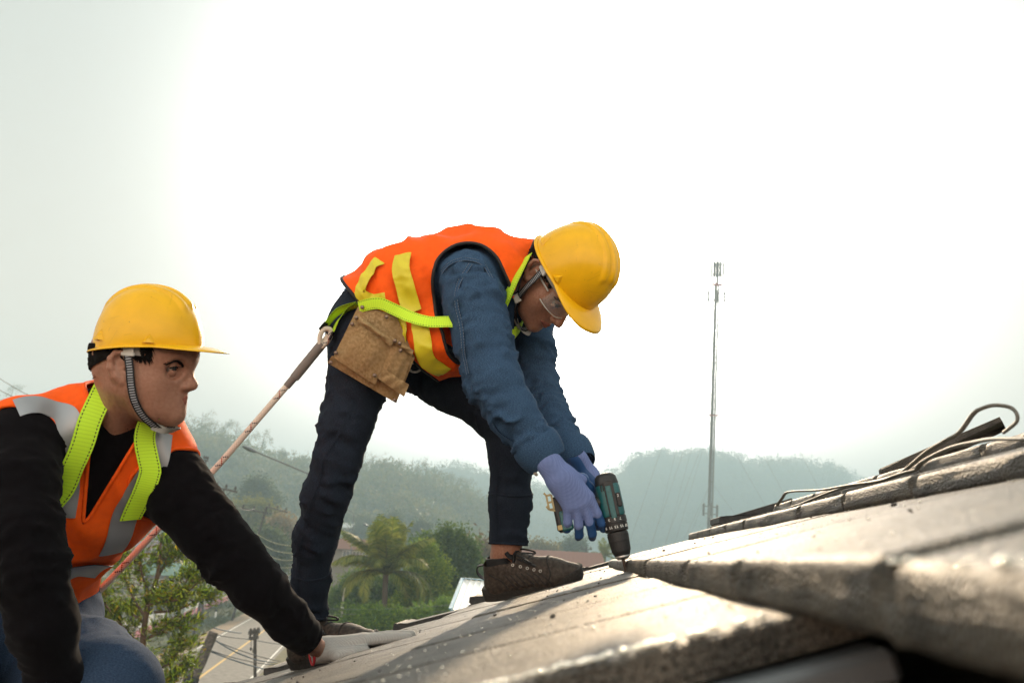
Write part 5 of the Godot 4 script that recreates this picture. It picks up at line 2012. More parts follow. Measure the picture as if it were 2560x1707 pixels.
func helmet(turn: Transform3D, parent: Node3D, buckle: bool) -> void:
	var rimy := func(an: float) -> float: return 0.047 + 0.010 * cos(an) - 0.006 * maxf(0.0, -cos(an))
	var dome := func(s: float, t: float, inset: float) -> Vector3:
		var an := TAU * s
		var th := t * PI * 0.5
		var r := pow(sin(th), 0.86)
		var y := pow(maxf(cos(th), 0.0), 0.86)
		var p := Vector3(cos(an) * r * (0.119 if cos(an) > 0.0 else 0.114), 0, sin(an) * r * 0.099)
		var low: float = rimy.call(an)
		p.y = low + y * (0.183 - low)
		p *= Vector3(1.0 - 0.03 * (1.0 - t), 1, 1.0)
		# raised ribs along the top, ending short of the front
		var across := absf(p.z)
		var along := smoothstep(0.100, 0.088, p.x) * smoothstep(-0.118, -0.07, p.x)
		var up := smoothstep(0.100, 0.135, p.y)
		var rib := smoothstep(0.037, 0.031, across) * 0.0055 - smoothstep(0.021, 0.016, across) * 0.003 + smoothstep(0.010, 0.006, across) * 0.0045
		var nn := Vector3(p.x / 0.015, (p.y - 0.02) / 0.02, p.z / 0.0098).normalized()
		p += nn * rib * along * up
		return p - nn * inset
	var mb := Mb.new()
	mb.grid(120, 60, func(s: float, t: float) -> Vector3: return turn * dome.call(s, t, 0.0), true)
	mb.grid(72, 16, func(s: float, t: float) -> Vector3: return turn * dome.call(s, t, 0.003), true)
	var shell := put_world("helmet", mb, m_helmet, parent)
	# brim and peak
	var brim := func(s: float, t: float) -> Vector3:
		var an := TAU * s
		var p: Vector3 = dome.call(s, 1.0, 0.0)
		var c := cos(an)
		var w := 0.0085 + 0.053 * smoothstep(0.42, 0.98, c)
		var q := t if t < 0.5 else 1.0 - t
		q *= 2.0
		var out := Vector3(c, 0, sin(an) * (1.0 - 0.55 * smoothstep(0.3, 1.0, c))).normalized()
		p += out * w * q
		p.y -= (0.004 + 0.008 * smoothstep(0.42, 0.98, c)) * q * q - 0.0015
		if t > 0.5:
			p.y -= 0.0035
		if absf(t - 0.5) < 0.01:
			p.y -= 0.001
		return turn * p
	var bm := Mb.new()
	bm.grid(120, 16, brim, true)
	put("peak", bm.mesh(), m_helmet, shell)
	for z: float in [1.0, -1.0]:
		for x: float in [-0.062, 0.052]:
			var lug := Mb.new()
			var zz := 0.099 * sqrt(maxf(0.0, 1.0 - pow(x / 0.124, 2.0)))
			var o := Vector3(x, 0.062, z * zz)
			var nn := Vector3(x / 0.0154, 0, z * zz / 0.0098).normalized()
			var tt := Vector3.UP.cross(nn).normalized()
			var up := Vector3(0, 1, 0)
			var a := o + tt * -0.014 - up * 0.006 - nn * 0.002
			var b := o + tt * 0.014 - up * 0.006 - nn * 0.002
			var c := o + tt * 0.002 * z + up * 0.018 - nn * 0.004
			var d := o + tt * -0.009 - up * 0.005 + nn * 0.0055
			var e := o + tt * 0.009 - up * 0.005 + nn * 0.0055
			var f := o + tt * 0.0 + up * 0.006 + nn * 0.0035
			for q: Array in [[d, e, f], [a, d, f, c], [b, c, f, e], [a, b, e, d]]:
				var w := []
				for p: Vector3 in q:
					w.append(turn * p)
				lug.face(w)
			put("lug", lug.mesh(), m_helmet, shell)
	# head band inside and the strap
	var hb := Mb.new()
	var ring := []
	for i in 41:
		var an := TAU * i / 40.0
		ring.append(turn * Vector3(cos(an) * 0.106 - 0.004, 0.040, sin(an) * 0.086))
	hb.add(ribbon(ring, turn.basis * Vector3.UP, 0.022, 1))
	put("head_band", hb.mesh(), mat(lin(0.30, 0.29, 0.27), 0.6), shell)
	for z: float in [1.0, -1.0]:
		var clipm := Mb.new()
		clipm.box(turn * Vector3(0.010, 0.040, z * 0.0905), Vector3(0.024, 0.018, 0.005), turn.basis, 0.002)
		clipm.box(turn * Vector3(0.010, 0.030, z * 0.0915), Vector3(0.030, 0.009, 0.006), turn.basis, 0.002)
		put("strap_clip", clipm.mesh(), m_clear, shell)
		var path := []
		for p: Vector3 in [Vector3(0.010, 0.030, 0.092), Vector3(0.016, 0.0, 0.090), Vector3(0.020, -0.035, 0.086), Vector3(0.026, -0.070, 0.076), Vector3(0.037, -0.100, 0.058), Vector3(0.056, -0.126, 0.030), Vector3(0.068, -0.133, 0.0)]:
			path.append(turn * (p * Vector3(1, 1, z)))
		var sb := ribbon(path, turn.basis * Vector3(1, 0.25, 0), 0.0165, 6, 0.05)
		put("chin_strap", sb.mesh(), m_strap, shell)
	var cup := Mb.new()
	var cp := []
	for p: Vector3 in [Vector3(0.048, -0.121, 0.036), Vector3(0.070, -0.131, 0.020), Vector3(0.082, -0.130, 0.0), Vector3(0.070, -0.131, -0.020), Vector3(0.048, -0.121, -0.036)]:
		cp.append(turn * p)
	cup.add(ribbon(cp, turn.basis * Vector3(0.9, 0.45, 0), 0.018, 6, 0.1, 0.003))
	put("chin_cup", cup.mesh(), m_clear, shell)
	if buckle:
		var bk := Mb.new()
		var at := turn * Vector3(0.026, -0.072, 0.0785)
		bk.box(at, Vector3(0.024, 0.018, 0.005), turn.basis * Basis(Vector3(1, 0, 0), -0.3), 0.0015)
		put("strap_buckle", bk.mesh(), m_clear, shell)

func shoe(ground: Transform3D, parent: Node3D, m_up: Material, m_sole: Material) -> void:
	# toe along +x, up +y; origin under the middle of the sole
	var s := Sdf.new()
	s.frame = ground
	s.bone(Vector3(-0.098, 0.045, 0), Vector3(-0.03, 0.052, 0), 0.036, 0.040, 0.03)
	s.bone(Vector3(-0.03, 0.055, 0), Vector3(0.06, 0.046, 0.002), 0.041, 0.040, 0.04, Vector3(0, 1, 0), 0.95)
	s.bone(Vector3(0.06, 0.042, 0.002), Vector3(0.116, 0.038, 0), 0.043, 0.031, 0.04, Vector3(0, 1, 0), 0.75)
	s.bone(Vector3(-0.098, 0.050, 0), Vector3(-0.088, 0.098, 0), 0.034, 0.035, 0.03)
	s.bone(Vector3(-0.088, 0.098, 0), Vector3(-0.042, 0.088, 0), 0.033, 0.030, 0.03)
	s.bone(Vector3(-0.03, 0.088, 0), Vector3(0.045, 0.058, 0), 0.026, 0.021, 0.03)
	var mb := Mb.new()
	s.mesh_into(mb, 0.006)
	var inv := ground.affine_inverse()
	mb = clipped(mb, func(p: Vector3) -> float:
		var q := inv * p
		return maxf(0.018 - q.y, q.y - 0.108 + 0.10 * maxf(0.0, q.x + 0.07) - 0.0 * q.x if q.x < -0.02 else q.y - 0.2))
	var quilt := func(p: Vector3, _n: Vector3) -> float:
		var q := inv * p
		var side := smoothstep(0.02, 0.03, absf(q.z))
		if q.x < -0.055 or q.x > 0.055 or q.y > 0.085:
			side = 0.0
		return 0.0045 * side * (absf(sin((q.x * 0.8 + q.y) * TAU / 0.036)) - 0.6) + 0.002 * smoothstep(0.062, 0.070, q.x) * smoothstep(0.060, 0.050, q.y)
	mb = displaced(mb, quilt)
	var up := put_world("shoe", mb, m_up, parent)
	# sole: the outline of a foot, thicker at the heel and turned up at the toe
	var so := Mb.new()
	var outline := func(a: float, grow: float) -> Vector3:
		var x := cos(a) * 0.150
		var w := 0.0455 + 0.007 * smoothstep(-0.02, 0.09, x) - 0.006 * smoothstep(-0.02, -0.1, x)
		if absf(x - 0.0) < 0.08:
			w -= 0.004 * (1.0 - absf(x) / 0.08)
		var z := w * signf(sin(a)) * pow(absf(sin(a)), 0.55)
		return Vector3(x * (1.0 + grow / 0.14), 0, z * (1.0 + grow / 0.045))
	var prof := [Vector2(-0.008, 0.0), Vector2(-0.001, 0.002), Vector2(0.0, 0.010), Vector2(-0.002, 0.012), Vector2(0.001, 0.015), Vector2(0.0015, 0.031), Vector2(-0.002, 0.035), Vector2(-0.012, 0.034)]
	so.grid(64, prof.size() - 1, func(sx: float, t: float) -> Vector3:
		var pr: Vector2 = prof[int(round(t * (prof.size() - 1)))]
		var p: Vector3 = outline.call(TAU * sx, pr.x)
		p.y = pr.y + 0.016 * pow(smoothstep(0.05, 0.15, p.x), 1.6) + (0.004 * smoothstep(-0.02, -0.05, p.x) if pr.y > 0.012 else 0.0) + (0.004 * (1.0 - absf(p.x + 0.01) / 0.04) if pr.y < 0.012 and absf(p.x + 0.01) < 0.04 else 0.0)
		return ground * p, true)
	var bot := []
	for i in 48:
		var p: Vector3 = outline.call(-TAU * i / 48.0, -0.008)
		p.y = 0.016 * pow(smoothstep(0.05, 0.15, p.x), 1.6)
		bot.append(ground * p)
	so.face(bot)
	put("sole", so.mesh(), m_sole, up)
	var every := s.all()
	var laid := func(pts: Array, r: float, name_: String, m: Material) -> void:
		var q := []
		for p in curve_points(pts, 5):
			q.append(s.snap(ground * p, every, 0.0008))
		var t := Mb.new()
		t.tube(q, [r], 6)
		put(name_, t.mesh(), m, up)
	for z: float in [1.0, -1.0]:
		for k in 7:
			var x0 := -0.050 + k * 0.0165
			laid.call([Vector3(x0 + 0.016, 0.034, z * 0.05), Vector3(x0, 0.058, z * 0.05), Vector3(x0 - 0.014, 0.080 - k * 0.002, z * 0.045)], 0.0021, "quilting", m_sole)
		laid.call([Vector3(0.050, 0.034, z * 0.05), Vector3(0.066, 0.056, z * 0.045), Vector3(0.060, 0.075, z * 0.02), Vector3(0.058, 0.082, 0)], 0.0022, "toe_seam", m_sole)
		laid.call([Vector3(-0.062, 0.034, z * 0.05), Vector3(-0.075, 0.060, z * 0.045), Vector3(-0.105, 0.085, z * 0.03)], 0.0020, "heel_seam", m_sole)
		laid.call([Vector3(-0.045, 0.104, z * 0.03), Vector3(-0.01, 0.094, z * 0.034), Vector3(0.045, 0.070, z * 0.034)], 0.0026, "eyelet_stay", m_up)
		for k in 5:
			var e := s.snap(ground * Vector3(-0.034 + k * 0.019, 0.098 - k * 0.0085, z * 0.034), every, 0.001)
			var nn := s.normal(e, every)
			var em := Mb.new()
			em.lathe(e - nn * 0.001, e + nn * 0.0018, [Vector2(0, 0.0048), Vector2(1, 0.0044), Vector2(1, 0.0026), Vector2(0.3, 0.0024)], 10)
			put("eyelet", em.mesh(), mat(lin(0.30, 0.28, 0.25), 0.4, 0.7), up)
	# toe cap seam, laces, tongue, heel loop
	for i in 5:
		var lm := Mb.new()
		var x := -0.030 + i * 0.019
		var y := 0.117 - i * 0.0095
		lm.tube([ground * Vector3(x - 0.004, y - 0.018, 0.030), ground * Vector3(x, y + 0.004, 0.012), ground * Vector3(x + 0.004, y + 0.007, 0.0), ground * Vector3(x + 0.008, y + 0.003, -0.012), ground * Vector3(x + 0.012, y - 0.02, -0.030)], [0.0032], 6)
		put("lace", lm.mesh(), m_black, up)
	var bow := Mb.new()
	for z: float in [1.0, -1.0]:
		bow.tube(curve_of(ground, [Vector3(-0.034, 0.113, 0), Vector3(-0.020, 0.122, z * 0.022), Vector3(0.012, 0.104, z * 0.042), Vector3(0.018, 0.096, z * 0.038), Vector3(-0.014, 0.113, z * 0.012), Vector3(-0.034, 0.113, 0)]), [0.003], 6)
	bow.tube(curve_of(ground, [Vector3(-0.034, 0.113, 0), Vector3(-0.012, 0.108, 0.03), Vector3(0.03, 0.088, 0.046)]), [0.003], 6)
	put("lace_bow", bow.mesh(), m_black, up)
	var tongue := Mb.new()
	tongue.tube(curve_of(ground, [Vector3(-0.052, 0.130, 0), Vector3(-0.040, 0.112, 0), Vector3(0.01, 0.090, 0), Vector3(0.05, 0.075, 0)]), [0.022], 10, true, 0.25, ground.basis * Vector3(0.4, 1, 0))
	put("tongue", tongue.mesh(), m_black, up)
	var loop := Mb.new()
	loop.add(ribbon([ground * Vector3(-0.128, 0.104, 0), ground * Vector3(-0.146, 0.102, 0), ground * Vector3(-0.152, 0.085, 0), ground * Vector3(-0.143, 0.068, 0), ground * Vector3(-0.130, 0.062, 0)], ground.basis * Vector3(0, 0, 1), 0.014, 6, 0.1, 0.003))
	put("heel_loop", loop.mesh(), m_black, up)

func curve_of(turn: Transform3D, pts: Array, n := 5) -> Array:
	var out := []
	for p in curve_points(pts, n):
		out.append(turn * p)
	return out

func webbing_image(base: Color, dark: Color, edge: Color, ribs: int, stitched: bool) -> ImageTexture:
	var im := Image.create(64, 128, false, Image.FORMAT_RGB8)
	for y in 128:
		for x in 64:
			var c := base
			if ribs > 0 and (y * ribs / 128) % 2 == 0 and (y * ribs * 2 / 128) % 2 == 0:
				c = base.lerp(dark, 0.22)
			if stitched and (absi(x - 6) < 2 or absi(x - 57) < 2) and (y % 16) < 10:
				c = edge
			im.set_pixel(x, y, c)
	return texture_of(im)

func bars_image() -> ImageTexture:   # chin strap: black edges, grey bars across
	var im := Image.create(32, 128, false, Image.FORMAT_RGB8)
	for y in 128:
		for x in 32:
			var c := lin(0.008, 0.008, 0.010)
			if x > 5 and x < 27 and (y % 13) > 6:
				c = lin(0.34, 0.36, 0.40)
			im.set_pixel(x, y, c)
	return texture_of(im)

func hand_bones(s: Sdf, turn: Transform3D, mirror: float, curl: Array, splay: float, fat: float, thumb: Array, yaw := 0.0) -> void:
	# fingers along +x, back of the hand +y, thumb at +z (mirror 1: a left hand)
	s.frame = turn
	var m := Vector3(1, 1, mirror)
	var knuckle := [Vector3(0.088, 0.004, 0.029), Vector3(0.092, 0.006, 0.009), Vector3(0.087, 0.005, -0.011), Vector3(0.077, 0.001, -0.029)]
	var lens := [[0.046, 0.027, 0.021], [0.051, 0.031, 0.022], [0.047, 0.029, 0.021], [0.037, 0.021, 0.019]]
	s.bone(Vector3(-0.035, 0, 0), Vector3(0.015, 0, 0), 0.033, 0.035, 0.02, Vector3(0, 1, 0), 0.72)
	s.bone(Vector3(0.02, -0.004, 0.012 * mirror), Vector3(0.06, -0.006, 0.016 * mirror), 0.020, 0.018, 0.02)
	for f in 4:
		var k: Vector3 = knuckle[f] * m
		s.bone(Vector3(0.012, 0.0, k.z * 0.55), k, 0.0165 + fat, 0.0118 + fat, 0.016)
		var a := 0.0
		var p := k
		var sp := splay * (k.z * mirror) / 0.03 + yaw
		for j in 3:
			a += float(curl[f][j])
			var d := Vector3(cos(a) * cos(sp), -sin(a), sin(sp) * mirror * cos(a)).normalized()
			var q := p + d * float(lens[f][j])
			s.bone(p, q, 0.0106 - j * 0.0008 + fat - (0.0008 if f == 3 else 0.0), 0.0100 - j * 0.0009 + fat - (0.0008 if f == 3 else 0.0), 0.004)
			p = q
	for j in thumb.size() - 1:
		s.bone(thumb[j] * m, thumb[j + 1] * m, 0.0135 - j * 0.0012 + fat, 0.0120 - j * 0.0012 + fat, 0.010)
	s.frame = Transform3D.IDENTITY

func scuffs() -> ImageTexture:   # faint mottling, fine scratches and a few specks on well-used plastic
	var n := noise(88, 0.025, 4)
	var im := Image.create(256, 256, false, Image.FORMAT_RGB8)
	for y in 256:
		for x in 256:
			var v := 0.965 + 0.05 * n.get_noise_2d(x, y)
			im.set_pixel(x, y, Color(v, v, v * 0.98).clamp())
	var rng := RandomNumberGenerator.new()
	rng.seed = 8
	for i in 46:
		var p := Vector2(rng.randf() * 256, rng.randf() * 256)
		var d := Vector2.from_angle(rng.randf() * TAU)
		var l := rng.randi_range(4, 34)
		var f := rng.randf_range(0.78, 1.0)
		for k in l:
			p += d
			d = d.rotated(rng.randfn() * 0.02)
			im.set_pixel(posmod(int(p.x), 256), posmod(int(p.y), 256), Color(f, f, f * 0.96))
	for i in 30:
		im.set_pixel(rng.randi() % 256, rng.randi() % 256, Color(0.35, 0.30, 0.25))
	return texture_of(im)

func person_materials() -> void:
	var cloth := texture_of(noise_image(31, 0.16, 3, Color(0.70, 0.70, 0.70), Color(1, 1, 1), 256, 0.9))
	var soft := texture_of(noise_image(32, 0.05, 4, Color(0.80, 0.78, 0.76), Color(1, 1, 1), 256, 0.9))
	var weave := texture_of(noise_image(33, 0.30, 2, Color(0.60, 0.62, 0.66), Color(1, 1, 1), 256, 1.3, 0.35, 1.0))
	m_skin = grain(mat(lin(0.40, 0.205, 0.140), 0.5, 0.0, 0.45), soft, 9.0)
	m_skin.heightmap_enabled = true
	m_skin.heightmap_texture = cloth
	m_skin.heightmap_scale = 0.03
	m_skin.subsurf_scatter_enabled = true
	m_skin.subsurf_scatter_strength = 0.12
	m_hair = mat(lin(0.008, 0.007, 0.0065), 0.8, 0.0, 0.15)
	m_denim = grain(mat(lin(0.052, 0.108, 0.195), 0.9, 0.0, 0.3), weave, 7.0)
	m_jeans = grain(mat(lin(0.023, 0.033, 0.052), 0.92, 0.0, 0.3), weave, 7.0)
	m_worn_jeans = grain(mat(lin(0.050, 0.085, 0.150), 0.92, 0.0, 0.3), weave, 7.0)
	m_orange = grain(mat(lin(1.0, 0.125, 0.008), 0.75, 0.0, 0.3), texture_of(noise_image(34, 0.05, 3, Color(0.93, 0.90, 0.9), Color(1, 1, 1), 128, 1.0)), 8.0)
	m_orange.backlight_enabled = true
	m_orange.backlight = Color(0.35, 0.35, 0.35)
	m_grey_tape = mat(lin(0.30, 0.31, 0.33), 0.38, 0.35, 0.6)
	m_yellow_tape = grain(mat(lin(0.95, 0.83, 0.03), 0.5, 0.0, 0.5), cloth, 20.0)
	m_yellow_tape.backlight_enabled = true
	m_yellow_tape.backlight = Color(0.3, 0.3, 0.3)
	m_lime = mat(Color.WHITE, 0.75)
	m_lime.albedo_texture = webbing_image(lin(0.55, 0.85, 0.03), lin(0.2, 0.45, 0.01), lin(0.02, 0.05, 0.01), 16, true)
	m_lime.backlight_enabled = true
	m_lime.backlight = Color(0.15, 0.15, 0.15)
	m_black_knit = grain(mat(lin(0.0065, 0.0055, 0.007), 0.95, 0.0, 0.15), cloth, 14.0)
	m_black_knit.rim_enabled = true
	m_black_knit.rim = 0.35
	m_helmet = grain(mat(lin(0.82, 0.455, 0.006), 0.27, 0.0, 0.4), scuffs(), 3.1)
	m_strap = mat(Color.WHITE, 0.8)
	m_strap.albedo_texture = bars_image()
	m_black = mat(lin(0.010, 0.010, 0.011), 0.7)
	m_clear = mat(lin(0.50, 0.50, 0.47), 0.4)

func build_people() -> void:
	person_materials()
	build_standing_worker()
	build_kneeling_worker()
	build_drill()
	build_rope()


# ---------------------------------------------------------------- the worker who stands bent over the drill
func build_standing_worker() -> void:
	var who := thing("person", "person in yellow helmet, orange vest and blue denim shirt standing bent over a drill", "person", Vector3(-0.4586, 8.7995, -2.402))
	var right_ := Vector3(0.9952, 0.0505, -0.0841)
	var up_ := Vector3(-0.0268, 0.9645, 0.2628)
	var view_ := Vector3(0.0944, -0.2593, 0.9612)
	# torso, limbs: places and radii
	var near_arm := [Vector4(-0.3184, 9.7009, -1.9853, 0.0784), Vector4(-0.2965, 9.6263, -1.9764, 0.0763), Vector4(-0.2694, 9.5339, -1.9727, 0.07), Vector4(-0.2344, 9.4277, -1.9736, 0.067), Vector4(-0.1809, 9.3446, -1.9805, 0.0573), Vector4(-0.1164, 9.2636, -1.9879, 0.0448), Vector4(-0.0882, 9.2273, -1.99, 0.0396)]
	var far_arm := [Vector4(-0.2593, 9.8143, -2.3558, 0.09), Vector4(-0.186, 9.698, -2.332, 0.0756), Vector4(-0.1623, 9.5899, -2.3011, 0.0619), Vector4(-0.144, 9.4805, -2.2699, 0.058), Vector4(-0.0933, 9.3709, -2.2005, 0.0488), Vector4(-0.0364, 9.2763, -2.1379, 0.0405), Vector4(-0.014, 9.2401, -2.1187, 0.0378)]
	var dorsal := [Vector4(-0.6258, 9.6629, -2.1526, 0.0943), Vector4(-0.5355, 9.7119, -2.1483, 0.1127), Vector4(-0.4278, 9.7518, -2.1481, 0.1127), Vector4(-0.3309, 9.7723, -2.1521, 0.1115), Vector4(-0.2565, 9.776, -2.1584, 0.1012)]
	var near_leg := [Vector4(-0.6165, 9.5695, -2.0955, 0.0932), Vector4(-0.616, 9.4685, -2.102, 0.0858), Vector4(-0.649, 9.3296, -2.1154, 0.0676), Vector4(-0.6672, 9.2359, -2.1285, 0.0608), Vector4(-0.6971, 9.144, -2.1608, 0.06), Vector4(-0.7375, 9.0284, -2.2296, 0.0555), Vector4(-0.7577, 8.9098, -2.2908, 0.0484), Vector4(-0.7689, 8.7853, -2.3545, 0.0456)]
	var far_leg := [Vector4(-0.6311, 9.6165, -2.3103, 0.1025), Vector4(-0.5448, 9.5738, -2.3303, 0.0952), Vector4(-0.4058, 9.4999, -2.343, 0.0871), Vector4(-0.2726, 9.4211, -2.3358, 0.0762), Vector4(-0.2219, 9.3784, -2.3419, 0.0687), Vector4(-0.2163, 9.2927, -2.3551, 0.0625), Vector4(-0.2151, 9.153, -2.3826, 0.0576), Vector4(-0.2152, 9.0212, -2.4077, 0.0562)]
	# ---- shirt
	var shirt := Sdf.new()
	shirt.chain(dorsal.map(func(b: Vector4) -> Vector4: return Vector4(b.x, b.y, b.z, b.w * 0.90)), 0.06, view_, 1.5)
	shirt.chain(near_arm, 0.03)
	shirt.chain(far_arm, 0.03)
	shirt.bone(Vector3(-0.2642, 9.7482, -2.0819), Vector3(-0.1936, 9.7424, -2.1112), 0.085, 0.070, 0.05)
	shirt.bone(Vector3(-0.2859, 9.8205, -2.2475), Vector3(-0.2024, 9.7812, -2.2039), 0.085, 0.070, 0.05)
	var mb := Mb.new()
	shirt.mesh_into(mb, 0.0085)
	mb = displaced(mb, limb_folds(shirt, 0.0065, 0.050, 0.12, 11, [Vector4(-0.2333, 9.4275, -1.9633, 0.0909), Vector4(-0.1736, 9.3296, -1.9748, 0.08), Vector4(-0.2893, 9.6224, -1.9469, 0.0721), Vector4(-0.1455, 9.4929, -2.2457, 0.092), Vector4(-0.0694, 9.3263, -2.194, 0.066)]))
	var wrist_n: Vector3 = (Vector3(-0.0882, 9.2273, -1.99) - Vector3(-0.1634, 9.3205, -1.9783)).normalized()
	var wrist_f: Vector3 = (Vector3(-0.014, 9.2401, -2.1187) - Vector3(-0.0867, 9.3573, -2.184)).normalized()
	var cut1 := Vector3(-0.0913, 9.231, -1.9887)
	var cut2 := Vector3(-0.0162, 9.243, -2.1177)
	mb = clipped(mb, func(p: Vector3) -> float:
		var q1 := (p - cut1).dot(wrist_n) if p.distance_to(cut1) < 0.12 else -1.0
		var q2 := (p - cut2).dot(wrist_f) if p.distance_to(cut2) < 0.09 else -1.0
		return maxf(q1, q2))
	var sh := put_world("denim_shirt", backed(mb, 0.003), m_denim, who)
	# cuffs: a doubled band of denim round each wrist, stitched, with snaps
	for e in 2:
		var c0 := cut1 if e == 0 else cut2
		var wn := wrist_n if e == 0 else wrist_f
		var every := shirt.all()
		var ringm := Mb.new()
		var sx := wn.cross(view_).normalized()
		var sy := wn.cross(sx)
		var back_off := -0.060
		var rows := 5
		var sides := 40
		for j in rows + 1:
			for k in sides + 1:
				var an := TAU * k / sides
				var dirv := sx * cos(an) + sy * sin(an)
				var along := lerpf(back_off, 0.003, float(j) / rows)
				var base := c0 + wn * along
				var q := shirt.snap(base + dirv * 0.05, every, 0.0045 + (0.002 if j > 0 and j < rows else 0.0))
				ringm.vert(q, dirv)
		for j in rows:
			for k in sides:
				var p := j * (sides + 1) + k
				ringm.tri(p, p + 1, p + sides + 1)
				ringm.tri(p + 1, p + sides + 2, p + sides + 1)
		ringm.smooth()
		put("cuff", backed(ringm, 0.004).mesh(), m_denim, sh)
		var stitch := Mb.new()
		for j: int in [1, rows - 1]:
			for k in range(0, sides, 1):
				var p0 := ringm.v[j * (sides + 1) + k]
				var p1 := ringm.v[j * (sides + 1) + k + 1]
				var nn := ringm.n[j * (sides + 1) + k]
				stitch.tube([p0 + nn * 0.0008, p0.lerp(p1, 0.6) + nn * 0.0008], [0.0007], 4, false)
		var so := put("stitching", stitch.mesh(), mat(lin(0.16, 0.20, 0.26), 0.8), sh)
	for p: Vector3 in [Vector3(-0.1268, 9.2168, -1.963), Vector3(-0.1157, 9.2003, -1.9686)]:
		var sn := Mb.new()
		var c := shirt.snap(p, shirt.all(), 0.006)
		sn.lathe(c, c + shirt.normal(c, shirt.all()) * 0.004, [Vector2(0, 0.0062), Vector2(0.6, 0.006), Vector2(1, 0.004), Vector2(1, 0)], 12)
		put("snap_button", sn.mesh(), mat(lin(0.55, 0.52, 0.45), 0.3, 0.5), sh)
	# sleeve seam down the outer arm and shoulder seam: raised doubled cloth with thread
	for path: Array in [[Vector3(-0.3002, 9.7204, -1.8882), Vector3(-0.327, 9.6651, -1.9004), Vector3(-0.3268, 9.6033, -1.9068), Vector3(-0.3086, 9.5256, -1.9087), Vector3(-0.3084, 9.4652, -1.9146), Vector3(-0.2981, 9.4299, -1.9147)], [Vector3(-0.375, 9.7006, -1.9382), Vector3(-0.3486, 9.7239, -1.9137), Vector3(-0.2999, 9.7339, -1.895), Vector3(-0.2539, 9.7215, -1.9028), Vector3(-0.2404, 9.6778, -1.9159)]]:
		var seam := band(shirt, path, 0.009, 0.0045, 2, 10, 0.02)
		put("seam", seam.mesh(), m_denim, sh)
		for side: float in [-0.3, 0.3]:
			var st := Mb.new()
			var w := 3
			for i in range(0, int(seam.v.size() / w) - 1):
				var a := seam.v[i * w + (0 if side < 0 else 2)]
				var b := seam.v[(i + 1) * w + (0 if side < 0 else 2)]
				var nn := seam.n[i * w + 1]
				st.tube([a + nn * 0.001, a.lerp(b, 0.6) + nn * 0.001], [0.0007], 4, false)
			put("stitching", st.mesh(), mat(lin(0.14, 0.18, 0.25), 0.8), sh)
	# placket on the forearm
	var pl := band(shirt, [Vector3(-0.2187, 9.3229, -1.9566), Vector3(-0.2056, 9.2959, -1.96), Vector3(-0.1738, 9.262, -1.9566), Vector3(-0.1399, 9.2312, -1.9579)], 0.018, 0.004, 2, 8)
	put("sleeve_placket", backed(pl, 0.003).mesh(), m_denim, sh)
	# collar
	for cpath: Array in [[Vector3(-0.1912, 9.7663, -2.0634), Vector3(-0.2047, 9.711, -2.0457), Vector3(-0.2172, 9.6518, -2.0501), Vector3(-0.2188, 9.5971, -2.0751)], [Vector3(-0.1685, 9.8567, -2.2701), Vector3(-0.1862, 9.7923, -2.3065), Vector3(-0.1955, 9.6858, -2.2511), Vector3(-0.1975, 9.6234, -2.1637)]]:
		var col := ribbon(cpath, Vector3(0.7479, 0.0727, 0.5704), 0.045, 8, 0.1, 0.004)
		put("collar", col.mesh(), m_denim, sh)
	# ---- jeans
	var jeans := Sdf.new()
	jeans.chain(near_leg, 0.03)
	jeans.chain(far_leg, 0.03)
	jeans.bone(Vector3(-0.6236, 9.6286, -2.0996), Vector3(-0.6701, 9.6793, -2.2687), 0.085, 0.085, 0.05)
	jeans.bone(Vector3(-0.6355, 9.5794, -2.1326), Vector3(-0.65, 9.6102, -2.2893), 0.085, 0.085, 0.06)
	mb = Mb.new()
	jeans.mesh_into(mb, 0.009)
	mb = displaced(mb, limb_folds(jeans, 0.0060, 0.058, 0.12, 5, [Vector4(-0.6749, 9.1894, -2.1195, 0.1182), Vector4(-0.7301, 9.0377, -2.207, 0.066), Vector4(-0.2277, 9.3975, -2.3153, 0.0823), Vector4(-0.7611, 8.8308, -2.3222, 0.0452), Vector4(-0.2106, 9.0573, -2.388, 0.0466)]))
	var ank_n := Vector3(-0.7694, 8.8039, -2.3494)
	var ank_f := Vector3(-0.2155, 9.0347, -2.404)
	mb = clipped(mb, func(p: Vector3) -> float:
		var q1 := ank_n.y - p.y if p.distance_to(ank_n) < 0.14 else -1.0
		var q2 := ank_f.y - p.y if p.distance_to(ank_f) < 0.14 else -1.0
		return maxf(q1, q2))
	var jn := put_world("jeans", backed(mb, 0.003), m_jeans, who)
	for path: Array in [[Vector3(-0.6121, 9.375, -2.0235), Vector3(-0.6264, 9.3158, -2.0277), Vector3(-0.6563, 9.2713, -2.0472), Vector3(-0.6864, 9.2203, -2.0684), Vector3(-0.7053, 9.1522, -2.0745), Vector3(-0.7416, 9.0656, -2.1255), Vector3(-0.7705, 8.9613, -2.2132), Vector3(-0.7803, 8.8161, -2.2827)], [Vector3(-0.2547, 9.2985, -2.2874), Vector3(-0.2568, 9.2096, -2.3112), Vector3(-0.2552, 9.1092, -2.328), Vector3(-0.2567, 9.037, -2.3369)]]:
		var seam := band(jeans, path, 0.008, 0.0035, 2, 10, 0.02)
		put("seam", seam.mesh(), m_jeans, jn)
	for e in 2:
		var hem := piping(clipped(mb, func(p: Vector3) -> float: return p.distance_to(ank_n if e == 0 else ank_f) - 0.16), 0.0035)
		put("hem", hem.mesh(), m_jeans, jn)
	# ---- head
	var fwd := Vector3(0.3593, -0.918, 0.1332).normalized()
	var crown := Vector3(0.749, 0.3749, 0.527)
	crown = (crown - fwd * crown.dot(fwd)).normalized()
	var head := Transform3D(Basis(fwd, crown, fwd.cross(crown)), Vector3(-0.098, 9.7259, -2.0522))
